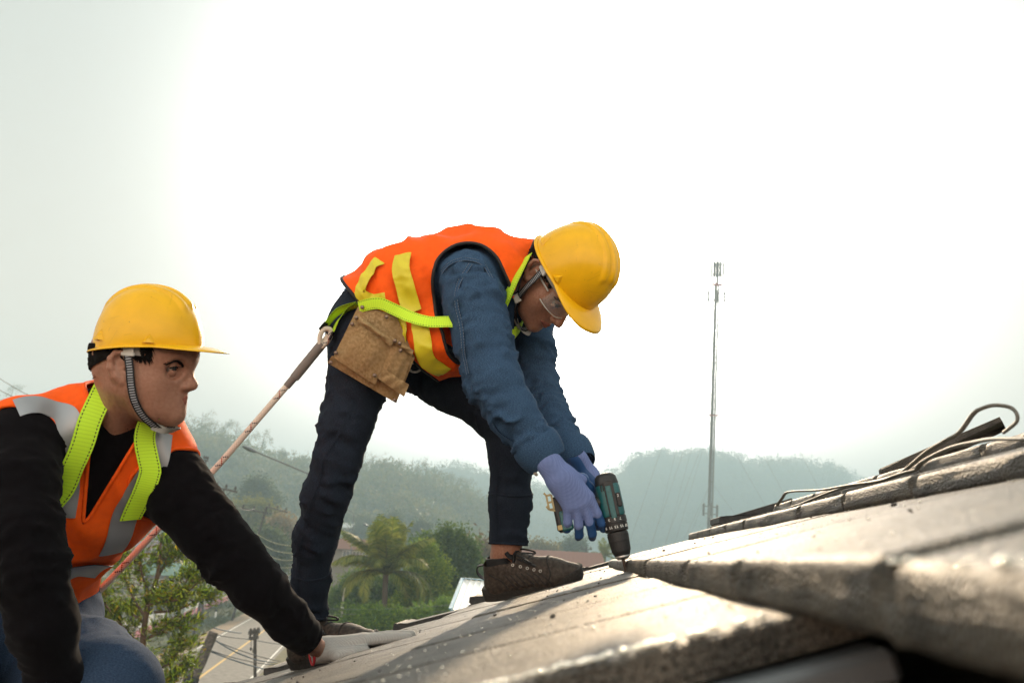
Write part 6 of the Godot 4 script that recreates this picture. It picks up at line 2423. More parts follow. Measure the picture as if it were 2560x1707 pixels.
	# ---- body
	var body := Sdf.new()
	var slim := func(chain: Array, f: float) -> Array:
		var o := []
		for b: Vector4 in chain:
			o.append(Vector4(b.x, b.y, b.z, b.w * f))
		return o
	body.chain(slim.call(dorsal, 0.84), 0.05, view_, 1.45)
	body.chain(slim.call(near_arm, 0.66), 0.03)
	body.chain(slim.call(far_arm, 0.66), 0.03)
	body.chain(slim.call(near_leg, 0.74), 0.03)
	body.chain(slim.call(far_leg, 0.74), 0.03)
	body.bone(Vector3(-0.7698, 8.8182, -2.3455), Vector3(-0.7721, 8.7391, -2.3875), 0.034, 0.036, 0.02)
	body.bone(Vector3(-0.2263, 9.0455, -2.4), Vector3(-0.2356, 8.9603, -2.4221), 0.036, 0.038, 0.02)
	body.bone(Vector3(-0.2551, 9.7616, -2.152), Vector3(-0.1753, 9.7366, -2.0937), 0.066, 0.060, 0.04)
	mb = Mb.new()
	body.mesh_into(mb, 0.014)
	var face := Sdf.new()
	head_bones(face, head)
	face.bone(Vector3(-0.2301, 9.7507, -2.1366), head * Vector3(-0.025, -0.02, 0), 0.062, 0.058, 0.04)
	face.mesh_into(mb, 0.0036)
	put_world("body", mb, m_skin, who)
	face_parts(head, who, face)
	hair_shell(head, who, 7, face)
	# clear safety glasses
	var lens_m := mat(Color(0.9, 0.92, 0.92, 0.16), 0.05, 0.0, 0.6)
	lens_m.transparency = BaseMaterial3D.TRANSPARENCY_ALPHA
	var gl := Mb.new()
	gl.grid(24, 6, func(u: float, v: float) -> Vector3:
		var an := lerpf(-1.25, 1.25, u)
		return head * Vector3(0.040 + 0.072 * cos(an), lerpf(0.024, -0.020 + 0.010 * exp(-pow(an / 0.25, 2.0)), v), 0.070 * sin(an)))
	var glo := put_world("safety_glasses", gl, lens_m, who)
	var rimm := Mb.new()
	var rp_ := []
	for i in 25:
		var an := lerpf(-1.3, 1.3, i / 24.0)
		rp_.append(head * Vector3(0.040 + 0.073 * cos(an), -0.020 + 0.010 * exp(-pow(an / 0.25, 2.0)), 0.071 * sin(an)))
	rimm.tube(rp_, [0.0016], 6)
	rimm.tube([head * Vector3(0.055, 0.012, 0.070), head * Vector3(0.02, 0.010, 0.078), head * Vector3(-0.012, 0.008, 0.082)], [0.0025], 6)
	put("frame", rimm.mesh(), m_clear, glo)
	helmet(Transform3D(head.basis.scaled(Vector3.ONE * 1.06), head.origin), who, true)
	# ---- vest
	var vest := Sdf.new()
	var loose := []
	for b: Vector4 in dorsal:
		loose.append(Vector4(b.x, b.y, b.z, b.w + 0.012))
	vest.chain(loose, 0.06, view_, 1.5)
	vest.bone(Vector3(-0.6555, 9.6929, -2.1), Vector3(-0.6221, 9.7176, -2.1174), 0.040, 0.055, 0.06, view_, 2.0)
	vest.chain([Vector4(-0.5252, 9.6228, -2.1109, 0.065), Vector4(-0.4569, 9.5776, -2.1298, 0.0851), Vector4(-0.3861, 9.5785, -2.1469, 0.09), Vector4(-0.3072, 9.629, -2.1722, 0.0958), Vector4(-0.2485, 9.6932, -2.1815, 0.0966)], 0.06, view_, 1.7)
	vest.bone(Vector3(-0.2621, 9.7521, -2.0602), Vector3(-0.1678, 9.769, -2.1274), 0.094, 0.086, 0.05)
	vest.bone(Vector3(-0.2862, 9.832, -2.2444), Vector3(-0.1737, 9.7962, -2.2027), 0.094, 0.086, 0.05)
	mb = Mb.new()
	vest.mesh_into(mb, 0.009)
	var crease := noise(77, 3.6, 2)
	mb = displaced(mb, func(p: Vector3, _n: Vector3) -> float:
		var x := p.dot(right_)
		var y := p.dot(up_)
		var v := crease.get_noise_3d(x * 1.4 + y * 0.9, (y - x * 0.6) * 0.5, p.dot(view_) * 0.8)
		return 0.019 * (0.5 - absf(v) * 2.0) + 0.004 * crease.get_noise_3d(x * 4.0, y * 4.0, 3.0))
	var arms := Sdf.new()
	arms.chain(near_arm, 0.03)
	arms.chain(far_arm, 0.03)
	var arm_list := arms.all()
	var hem_at := Vector3(-0.6629, 9.6977, -2.0355)
	var hem_n := Vector3(-0.7081, -0.6976, -0.1186)
	var neck_a := Vector3(-0.1801, 9.7605, -2.066)
	var neck_n := Vector3(0.9444, -0.2756, -0.1671)
	var keep := func(p: Vector3) -> float:
		var out := -(arms.value(p, arm_list) - 0.020)
		var hem := (p - hem_at).dot(hem_n)
		var collar := (p - neck_a).dot(neck_n)
		return maxf(maxf(out, hem), collar)
	var skin_of_vest := clipped(mb, keep)
	var vs := put_world("vest", backed(skin_of_vest, 0.003), m_orange, who)
	put("binding", piping(skin_of_vest, 0.0045).mesh(), m_black, vs)
	var tapes := [
		[[Vector3(-0.493, 9.7583, -1.9318), Vector3(-0.4935, 9.7136, -1.923), Vector3(-0.4752, 9.656, -1.93), Vector3(-0.4572, 9.6, -1.9573)], 0.050, m_yellow_tape],
		[[Vector3(-0.4358, 9.576, -1.9658), Vector3(-0.4221, 9.5288, -1.9695), Vector3(-0.4128, 9.4993, -1.9992), Vector3(-0.3753, 9.4677, -2.0426)], 0.046, m_yellow_tape],
		[[Vector3(-0.554, 9.7381, -1.9521), Vector3(-0.5944, 9.6801, -1.943), Vector3(-0.6062, 9.6408, -1.942), Vector3(-0.5666, 9.6225, -1.9404), Vector3(-0.5259, 9.6255, -1.9332)], 0.036, m_yellow_tape],
		[[Vector3(-0.5118, 9.5992, -1.9417), Vector3(-0.4901, 9.5603, -1.9543), Vector3(-0.4834, 9.531, -1.9837)], 0.040, m_yellow_tape]]
	for t: Array in tapes:
		var b := band(vest, t[0], t[1], 0.010, 6, 10)
		b = displaced(b, func(p: Vector3, _n: Vector3) -> float:
			var x := p.dot(right_)
			var y := p.dot(up_)
			var v := crease.get_noise_3d(x * 1.4 + y * 0.9, (y - x * 0.6) * 0.5, p.dot(view_) * 0.8)
			return 0.019 * (0.5 - absf(v) * 2.0) + 0.0045 * crease.get_noise_3d(x * 9.0, y * 9.0, 3.0) - 0.0035)
		put("reflective_stripe", backed(b, 0.002).mesh(), t[2], vs)
	# ---- harness: waist strap, chest strap, D-ring, lanyard strap
	var belt := band(vest, [Vector3(-0.5926, 9.6143, -1.9609), Vector3(-0.5406, 9.6188, -1.944), Vector3(-0.5015, 9.6027, -1.9418), Vector3(-0.4523, 9.5763, -1.9433), Vector3(-0.4006, 9.562, -1.9522), Vector3(-0.332, 9.5712, -1.9773)], 0.030, 0.022, 3, 10, 0.045)
	var harness := put_world("safety_harness", backed(belt, 0.003), m_lime, who)
	var chest := ribbon([Vector3(-0.1677, 9.7773, -2.0003), Vector3(-0.1824, 9.7254, -1.9712), Vector3(-0.2041, 9.6744, -1.9725), Vector3(-0.2296, 9.6196, -1.9951)], Vector3(0.6599, 0.1252, 0.7493), 0.040, 8, 0.05)
	put("shoulder_strap", chest.mesh(), m_lime, harness)
	var chest2 := ribbon([Vector3(-0.1777, 9.6513, -2.1373), Vector3(-0.1864, 9.6182, -2.1246), Vector3(-0.2029, 9.5936, -2.1088), Vector3(-0.2279, 9.586, -2.1084)], Vector3(0.3001, 0.9018, 0.526), 0.035, 8, 0.045)
	put("shoulder_strap", chest2.mesh(), m_lime, harness)
	var tail := ribbon([Vector3(-0.611, 9.6226, -1.9777), Vector3(-0.6435, 9.6127, -1.9771), Vector3(-0.6715, 9.5989, -1.9885), Vector3(-0.6984, 9.5726, -2.0034)], Vector3(0.2161, 0.2694, 0.9358), 0.030, 8, 0.045)
	put("lanyard_strap", tail.mesh(), m_lime, harness)
	var tail2 := ribbon([Vector3(-0.611, 9.6226, -1.9777), Vector3(-0.642, 9.6076, -1.9891), Vector3(-0.6626, 9.584, -1.9934), Vector3(-0.6818, 9.5528, -2.0103)], Vector3(0.5577, 0.2166, 0.784), 0.030, 8, 0.045)
	put("lanyard_strap", tail2.mesh(), m_lime, harness)
	var ends := Mb.new()
	ends.add(ribbon([Vector3(-0.6947, 9.5784, -2.0001), Vector3(-0.7108, 9.5596, -2.0057)], Vector3(0.3607, 0.2899, 0.8751), 0.034, 4, 0.1, 0.006))
	ends.add(ribbon([Vector3(-0.6792, 9.5586, -2.007), Vector3(-0.69, 9.5379, -2.0136)], Vector3(0.5577, 0.2166, 0.784), 0.034, 4, 0.1, 0.006))
	put("strap_end", ends.mesh(), m_black, harness)
	var ring := Mb.new()
	var rp := []
	for i in 25:
		var an := TAU * i / 24.0
		rp.append(Vector3(-0.4536, 9.4709, -2.0341) + Vector3(0.9052, 0.3312, 0.2085) * (cos(an) * 0.017) + Vector3(-0.1443, 0.3741, 0.8954) * (sin(an) * 0.020))
	ring.tube(rp, [0.003], 8, false)
	put("d_ring", ring.mesh(), mat(lin(0.45, 0.44, 0.42), 0.3, 0.9), harness)
	build_pouch(who)
	# ---- feet
	var m_up := grain(mat(lin(0.088, 0.066, 0.050), 0.75), texture_of(noise_image(41, 0.06, 4, Color(0.45, 0.43, 0.42), Color(1, 1, 1), 128, 1.2)), 10.0)
	var m_sole := grain(mat(lin(0.042, 0.037, 0.033), 0.85), texture_of(noise_image(42, 0.08, 4, Color(0.6, 0.58, 0.55), Color(1, 1, 1), 128, 1.2)), 12.0)
	var toe := Vector3(0.9622, 0.2208, 0.1627).normalized()
	var upv := Vector3(-0.2392, 0.9089, 0.3311)
	upv = (upv - toe * upv.dot(toe)).normalized()
	shoe(Transform3D(Basis(toe, upv, toe.cross(upv)), Vector3(-0.1327, 8.9071, -2.405)), who, m_up, m_sole)
	var toe2 := Vector3(0.9178, 0.2518, 0.3107).normalized()
	var upv2 := Vector3(-0.3041, 0.9021, 0.2733)
	upv2 = (upv2 - toe2 * upv2.dot(toe2)).normalized()
	shoe(Transform3D(Basis(toe2, upv2, toe2.cross(upv2)), Vector3(-0.6864, 8.6949, -2.3662)), who, m_up, m_sole)
	for e: Array in [[Vector3(-0.2385, 8.9974, -2.4066), Vector3(-0.2321, 8.9527, -2.4141), 0.0415], [Vector3(-0.7699, 8.7619, -2.3763), Vector3(-0.7646, 8.7128, -2.3849), 0.040]]:
		var sock := Mb.new()
		sock.lathe(e[1], e[0], [Vector2(0, e[2]), Vector2(0.5, e[2]), Vector2(1, e[2] + 0.001), Vector2(1.03, e[2] - 0.003)], 20)
		put_world("sock", sock, m_black, who)
	build_drill_hands(who)

func build_pouch(who: Node3D) -> void:
	var leather := grain(mat(lin(0.36, 0.25, 0.13), 0.85, 0.0, 0.3), texture_of(noise_image(51, 0.05, 5, Color(0.78, 0.75, 0.70), Color(1, 1, 1), 256, 1.3)), 7.0)
	var metal := mat(lin(0.20, 0.15, 0.12), 0.4, 0.8)
	var out := Vector3(0.1926, -0.206, 0.9659)
	var sheet := func(tl: Vector3, tr: Vector3, br: Vector3, bl: Vector3, bulge: float, thick: float) -> Mb:
		var o := Mb.new()
		o.grid(14, 14, func(s: float, t: float) -> Vector3:
			var p := tl.lerp(tr, s).lerp(bl.lerp(br, s), t)
			return p + out * (bulge * sin(PI * s) * (0.4 + 0.6 * sin(PI * t)) + 0.0015 * sin(s * 17.0 + t * 5.0)))
		if o.n[o.n.size() / 2].dot(out) < 0.0:
			turn_over(o)
		return backed(o, thick)
	var bag := put_world("tool_pouch", sheet.call(Vector3(-0.5996, 9.6154, -1.9547), Vector3(-0.4959, 9.587, -1.9465), Vector3(-0.4467, 9.485, -1.9893), Vector3(-0.668, 9.4661, -1.9831), 0.020, 0.005), leather, who)
	var lowflap: Mb = sheet.call(Vector3(-0.6596, 9.4772, -1.9622), Vector3(-0.4425, 9.4823, -1.9696), Vector3(-0.4934, 9.3701, -2.0209), Vector3(-0.6747, 9.4626, -1.9782), 0.008, 0.005)
	put("flap", lowflap.mesh(), leather, bag)
	put("pocket", (sheet.call(Vector3(-0.5994, 9.5763, -1.9341), Vector3(-0.4982, 9.5104, -1.941), Vector3(-0.5421, 9.4086, -1.9797), Vector3(-0.6564, 9.4744, -1.9632), 0.022, 0.005) as Mb).mesh(), leather, bag)
	put("pocket", (sheet.call(Vector3(-0.505, 9.5272, -1.941), Vector3(-0.4469, 9.4938, -1.9609), Vector3(-0.4773, 9.4, -1.9936), Vector3(-0.5351, 9.4248, -1.9709), 0.012, 0.005) as Mb).mesh(), leather, bag)
	put("loop", (sheet.call(Vector3(-0.5135, 9.4452, -1.9519), Vector3(-0.4526, 9.41, -1.9726), Vector3(-0.4652, 9.3807, -1.9844), Vector3(-0.5304, 9.4209, -1.962), 0.006, 0.004) as Mb).mesh(), leather, bag)
	put("pocket_edge", (sheet.call(Vector3(-0.5929, 9.5799, -1.9244), Vector3(-0.4896, 9.5138, -1.9295), Vector3(-0.4994, 9.4996, -1.9323), Vector3(-0.5987, 9.5677, -1.9271), 0.024, 0.004) as Mb).mesh(), leather, bag)
	put("pocket_edge", (sheet.call(Vector3(-0.5041, 9.529, -1.9323), Vector3(-0.443, 9.4957, -1.9514), Vector3(-0.4467, 9.4836, -1.9543), Vector3(-0.5078, 9.515, -1.9357), 0.013, 0.004) as Mb).mesh(), leather, bag)
	for p: Vector3 in [Vector3(-0.5855, 9.604, -1.9384), Vector3(-0.5924, 9.5697, -1.9189), Vector3(-0.6028, 9.5539, -1.9242), Vector3(-0.6451, 9.4825, -1.9476), Vector3(-0.6603, 9.4598, -1.9606), Vector3(-0.5384, 9.4273, -1.9501), Vector3(-0.4867, 9.5119, -1.922), Vector3(-0.4749, 9.5071, -1.9265), Vector3(-0.4724, 9.4896, -1.9314), Vector3(-0.4942, 9.3752, -2.0039), Vector3(-0.516, 9.5767, -1.9286)]:
		var r := Mb.new()
		r.lathe(p - out * 0.004, p + out * 0.003, [Vector2(0, 0.0052), Vector2(0.6, 0.0052), Vector2(0.9, 0.0036), Vector2(1, 0)], 12)
		put("rivet", r.mesh(), metal, bag)

func glove(called: String, who: Node3D, turn: Transform3D, mirror: float, curl: Array, splay: float, thumb: Array, knit: Material, coat: Material, coat_from: float, yaw := 0.0) -> void:
	var s := Sdf.new()
	hand_bones(s, turn, mirror, curl, splay, 0.0012, thumb, yaw)
	var mb := Mb.new()
	s.mesh_into(mb, 0.0038)
	var inv := turn.affine_inverse()
	mb = clipped(mb, func(p: Vector3) -> float: return -0.052 - (inv * p).x)
	if coat == null:
		var g := put_world(called, backed(mb, 0.002), knit, who)
		return
	# the rubber dip covers the palm side and the finger ends
	var dip := func(p: Vector3) -> float:
		var q := inv * p
		return (q.y + 0.014) if q.x < coat_from else minf(q.y + 0.014, 0.128 - q.x + (q.y - 0.0) * 1.4)
	var gl := put_world(called, clipped(mb, func(p: Vector3) -> float: return -dip.call(p) ), knit, who)
	var rub := clipped(mb, dip)
	for i in rub.v.size():
		rub.v[i] += rub.n[i] * 0.0006
	put("rubber_coating", rub.mesh(), coat, gl)

func build_drill_hands(who: Node3D) -> void:
	var ribs := Image.create(64, 64, false, Image.FORMAT_RGB8)
	for y in 64:
		for x in 64:
			ribs.set_pixel(x, y, Color(1, 1, 1) * (0.72 + 0.28 * absf(sin(PI * x / 8.0)) * (0.8 + 0.2 * sin(PI * y / 4.0))))
	var knit_tex := texture_of(ribs)
	var knit := grain(mat(lin(0.20, 0.265, 0.53), 0.95, 0.0, 0.2), knit_tex, 42.0, knit_tex, 0.10)
	var rubber := mat(lin(0.018, 0.075, 0.22), 0.55)
	var x := Vector3(0.6239, -0.7472, -0.2004).normalized()
	var y := Vector3(0.1907, -0.1385, 0.9843)
	y = (y - x * y.dot(x)).normalized()
	var hand := Transform3D(Basis(x, y, x.cross(y)), Vector3(-0.0646, 9.1981, -1.9638))
	glove("glove", who, hand, -1.0, [[0.05, 0.20, 0.45], [0.10, 0.35, 0.60], [0.14, 0.45, 0.65], [0.18, 0.50, 0.7]], 0.22, [Vector3(0.02, -0.006, 0.024), Vector3(0.050, -0.026, 0.044), Vector3(0.078, -0.044, 0.046), Vector3(0.100, -0.052, 0.040)], knit, rubber, 0.0, -0.42)
	var x2 := Vector3(0.4572, -0.7871, -0.4133).normalized()
	var y2 := Vector3(0.523, 0.5012, -0.6444)
	y2 = (y2 - x2 * y2.dot(x2)).normalized()
	var hand2 := Transform3D(Basis(x2, y2, x2.cross(y2)), Vector3(-0.0031, 9.2233, -2.1035))
	glove("glove", who, hand2, 1.0, [[0.6, 1.0, 0.6], [0.6, 1.0, 0.6], [0.6, 1.0, 0.7], [0.6, 1.0, 0.8]], 0.05, [Vector3(0.02, -0.006, 0.024), Vector3(0.050, -0.020, 0.044), Vector3(0.078, -0.034, 0.048), Vector3(0.098, -0.044, 0.044)], knit, rubber, 0.0)

func build_drill() -> void:
	var top := Vector3(0.0496, 9.2081, -2.0139)
	var tip := Vector3(0.1087, 8.968, -2.0117)
	var drill := thing("cordless_drill", "teal and black cordless drill held bit-down against the tile edge by the standing worker", "drill", tip)
	var teal := grain(mat(lin(0.010, 0.115, 0.125), 0.42), texture_of(noise_image(61, 0.08, 3, Color(0.8, 0.8, 0.8), Color(1, 1, 1), 128, 1.0)), 12.0)
	var black := mat(lin(0.014, 0.014, 0.015), 0.55)
	var steel := mat(lin(0.35, 0.34, 0.33), 0.35, 0.9)
	var ink := mat(lin(0.75, 0.75, 0.72), 0.6)
	var ax := (tip - top).normalized()
	var h := (Vector3(-0.0526, 9.0972, -2.0494) - Vector3(0.0628, 9.1408, -2.049))
	h = (h - ax * h.dot(ax)).normalized()      # towards the battery
	var side := ax.cross(h).normalized()
	if side.dot(Vector3(0.0944, -0.2593, 0.9612)) < 0.0:
		side = -side
	var len_ := top.distance_to(tip)
	var at := func(along: float, down: float, out: float) -> Vector3: return top + ax * (along * len_) + h * down + side * out
	# motor housing: rounded box section swept along the axis
	var section := func(mb: Mb, along: Array, half: Array, soft: float) -> void:
		var rows := along.size()
		mb.grid(40, rows - 1, func(sx: float, t: float) -> Vector3:
			var k := int(round(t * (rows - 1)))
			var a := TAU * sx
			var r: Vector2 = half[k]
			var c := signf(cos(a)) * pow(absf(cos(a)), soft)
			var d := signf(sin(a)) * pow(absf(sin(a)), soft)
			return at.call(along[k], c * r.x, d * r.y), true)
	var body := Mb.new()
	section.call(body, [0.10, 0.11, 0.14, 0.30, 0.405, 0.42], [Vector2(0.0275, 0.026), Vector2(0.0285, 0.027), Vector2(0.030, 0.0285), Vector2(0.030, 0.0285), Vector2(0.0295, 0.028), Vector2(0.027, 0.026)], 0.75)
	var bo := put_world("housing", body, teal, drill)
	var cap := Mb.new()
	section.call(cap, [-0.012, -0.010, 0.0, 0.03, 0.10, 0.115], [Vector2(0.0, 0.0), Vector2(0.010, 0.010), Vector2(0.020, 0.019), Vector2(0.0265, 0.025), Vector2(0.0295, 0.028), Vector2(0.0285, 0.027)], 0.8)
	put_world("rear_cap", cap, black, drill)
	var ribm := Mb.new()
	for k in 5:
		ribm.box(at.call(0.20, -0.018 + k * 0.0, 0.0), Vector3(0.001, 0.001, 0.001))
	var panel := Mb.new()
	panel.box(at.call(0.25, -0.002, 0.0285), Vector3(0.085, 0.024, 0.004), Basis(ax, h, ax.cross(h)), 0.0015)
	put("grip_panel", panel.mesh(), black, bo)
	for k in 4:
		var slot := Mb.new()
		slot.box(at.call(0.135, 0.017 - k * 0.005, 0.0275), Vector3(0.018, 0.0022, 0.004), Basis(ax, h, ax.cross(h)), 0.0008)
		put("vent_slot", slot.mesh(), black, bo)
	var ridge_ := Mb.new()
	ridge_.box(at.call(0.285, 0.0, 0.0300), Vector3(0.078, 0.013, 0.003), Basis(ax, h, ax.cross(h)), 0.001)
	put("raised_plate", ridge_.mesh(), teal, bo)
	var sw := Mb.new()
	sw.box(at.call(0.275, -0.020, 0.0245), Vector3(0.034, 0.012, 0.008), Basis(ax, h, ax.cross(h)), 0.002)
	var swo := put_world("speed_switch", sw, black, drill)
	var collar := Mb.new()
	collar.lathe(top, tip, [Vector2(0.415, 0.0), Vector2(0.415, 0.027), Vector2(0.425, 0.0295), Vector2(0.485, 0.0300), Vector2(0.488, 0.0285), Vector2(0.492, 0.0285), Vector2(0.495, 0.0295), Vector2(0.560, 0.0285), Vector2(0.568, 0.026), Vector2(0.568, 0.0)], 40)
	put_world("clutch_ring", collar, black, drill)
	var chuck := Mb.new()
	chuck.lathe(top, tip, [Vector2(0.572, 0.0), Vector2(0.572, 0.0235), Vector2(0.580, 0.0255), Vector2(0.66, 0.0255), Vector2(0.668, 0.0245), Vector2(0.76, 0.0225), Vector2(0.79, 0.0195), Vector2(0.80, 0.0185), Vector2(0.80, 0.0)], 36)
	for k in 24:
		var an := TAU * k / 24.0
		var d := h * cos(an) + side * sin(an)
		chuck.bar(at.call(0.60, 0, 0) + d * 0.0252, at.call(0.755, 0, 0) + d * 0.0222, 0.0022, 0.0022, d)
	put_world("chuck", chuck, black, drill)
	var nose := Mb.new()
	nose.lathe(top, tip, [Vector2(0.80, 0.0), Vector2(0.80, 0.0182), Vector2(0.815, 0.0185), Vector2(0.835, 0.0125), Vector2(0.84, 0.006), Vector2(0.84, 0.0)], 28)
	put_world("chuck_nose", nose, steel, drill)
	var bit := Mb.new()
	bit.lathe(top, tip, [Vector2(0.84, 0.0), Vector2(0.84, 0.0040), Vector2(0.90, 0.0040), Vector2(0.905, 0.0032), Vector2(0.975, 0.0032), Vector2(1.0, 0.0006)], 12)
	put_world("drill_bit", bit, mat(lin(0.07, 0.05, 0.04), 0.45, 0.7), drill)
	var hm := Mb.new()
	hm.tube([at.call(0.26, 0.015, 0), at.call(0.27, 0.05, 0), at.call(0.285, 0.085, 0), at.call(0.29, 0.105, 0)], [0.021, 0.0185, 0.018, 0.021], 20, true, 0.85, ax)
	put_world("handle", hm, black, drill)
	var bb := Basis(ax, h, ax.cross(h))
	var bat := Mb.new()
	bat.box(at.call(0.30, 0.124, 0), Vector3(0.086, 0.034, 0.050), bb, 0.006)
	var bato := put_world("battery", bat, black, drill)
	var bat2 := Mb.new()
	bat2.box(at.call(0.37, 0.116, 0.012), Vector3(0.050, 0.030, 0.030), bb, 0.004)
	put("battery_shell", bat2.mesh(), teal, bato)
	var bat3 := Mb.new()
	bat3.box(at.call(0.43, 0.128, 0.015), Vector3(0.012, 0.022, 0.022), bb, 0.001)
	put("battery_label", bat3.mesh(), mat(lin(0.42, 0.30, 0.12), 0.5), bato)
	var clip := Mb.new()
	for k: Array in [[0.10, 0.139, 0.24, 0.139], [0.10, 0.151, 0.24, 0.151], [0.10, 0.139, 0.10, 0.151], [0.17, 0.139, 0.17, 0.151], [0.24, 0.139, 0.24, 0.151], [0.24, 0.150, 0.27, 0.128], [0.10, 0.151, 0.07, 0.156], [0.24, 0.151, 0.20, 0.156]]:
		clip.bar(at.call(k[0], k[1], 0.022), at.call(k[2], k[3], 0.022), 0.005, 0.0025, side)
	put_world("belt_clip", clip, mat(lin(0.20, 0.175, 0.10), 0.4, 0.85), drill)
	# the printed clutch scale reads from the chuck side, so it stands upside down here
	var rows := [[0.456, ["1", "3", "5", "7"]], [0.528, ["9", "11", "13", "15", "17"]]]
	for r: Array in rows:
		var marks: Array = r[1]
		for k in marks.size():
			var an := 0.95 - k * 0.47
			var d := side * cos(an) + h * sin(an)
			var tm := TextMesh.new()
			tm.text = marks[k]
			tm.font_size = 16
			tm.pixel_size = 0.00052
			tm.depth = 0.0008
			var o := put("number", tm, ink, drill)
			var u := -ax * -1.0
			var right := (-ax).cross(d).normalized()
			o.global_transform = Transform3D(Basis(-right, ax, d) if true else Basis.IDENTITY, top + ax * (float(r[0]) * len_) + d * 0.0302)
	var tm2 := TextMesh.new()
	tm2.text = "2"
	tm2.font_size = 16
	tm2.pixel_size = 0.0005
	tm2.depth = 0.0006
	var o2 := put("number", tm2, ink, drill)
	o2.global_transform = Transform3D(Basis(ax.cross(side) * -1.0, -ax, side), at.call(0.235, -0.020, 0.0288))

func build_rope() -> void:
	var im := Image.create(64, 128, false, Image.FORMAT_RGB8)
	for y in 128:
		for x in 64:
			var c := lin(0.62, 0.58, 0.50)
			var cellx := x / 4
			var celly := y / 4
			if (cellx + celly) % 2 == 0:
				c = lin(0.50, 0.46, 0.39)
			if y > 84:
				if (cellx + celly) % 8 == 0:
					c = lin(0.22, 0.025, 0.02)
				elif (cellx - celly + 64) % 8 == 0:
					c = lin(0.02, 0.016, 0.03)
			im.set_pixel(x, y, c)
	var rope_m := mat(Color.WHITE, 0.9)
	rope_m.albedo_texture = texture_of(im)
	rope_m.uv1_scale = Vector3(1, 9, 1)
	var rope := thing("safety_rope", "braided beige safety rope running from the standing worker's harness down behind the kneeling worker", "rope", Vector3(-1.1955, 8.8297, -1.9365))
	var pts := curve_points([Vector3(-0.6902, 9.5462, -2.0113), Vector3(-0.7128, 9.5161, -2.0172), Vector3(-0.7823, 9.4236, -2.0249), Vector3(-0.8614, 9.3086, -2.017), Vector3(-0.9467, 9.1741, -1.9929), Vector3(-1.044, 9.031, -1.9595), Vector3(-1.1202, 8.9228, -1.9396), Vector3(-1.1955, 8.8297, -1.9365), Vector3(-1.2902, 8.7465, -1.9704), Vector3(-1.3805, 8.6502, -2.0396), Vector3(-1.4029, 8.5728, -2.1103)], 8)
	var mb := Mb.new()
	mb.tube(pts, [0.0082], 14)
	put_world("strand", mb, rope_m, rope)
	var eye := Mb.new()
	eye.tube(curve_points([Vector3(-0.7111, 9.5149, -2.0125), Vector3(-0.7103, 9.5424, -1.9999), Vector3(-0.698, 9.5595, -1.9965), Vector3(-0.6847, 9.5575, -2.0036), Vector3(-0.6883, 9.5346, -2.0094), Vector3(-0.7079, 9.513, -2.0133)], 5), [0.007], 10)
	put_world("spliced_eye", eye, rope_m, rope)
	var sl := Mb.new()
	sl.tube(curve_points([Vector3(-0.7066, 9.5247, -2.0155), Vector3(-0.7427, 9.4767, -2.0218), Vector3(-0.7761, 9.429, -2.0241)], 6), [0.0135, 0.0132, 0.0134, 0.0132, 0.0133, 0.0130, 0.0133, 0.0131, 0.0133, 0.013, 0.0128, 0.0128, 0.0128], 14)
	sl.tube([Vector3(-0.7731, 9.4343, -2.0229), Vector3(-0.7949, 9.4061, -2.0263)], [0.0105, 0.010], 14)
	put_world("sleeve", sl, mat(lin(0.16, 0.145, 0.135), 0.85), rope)


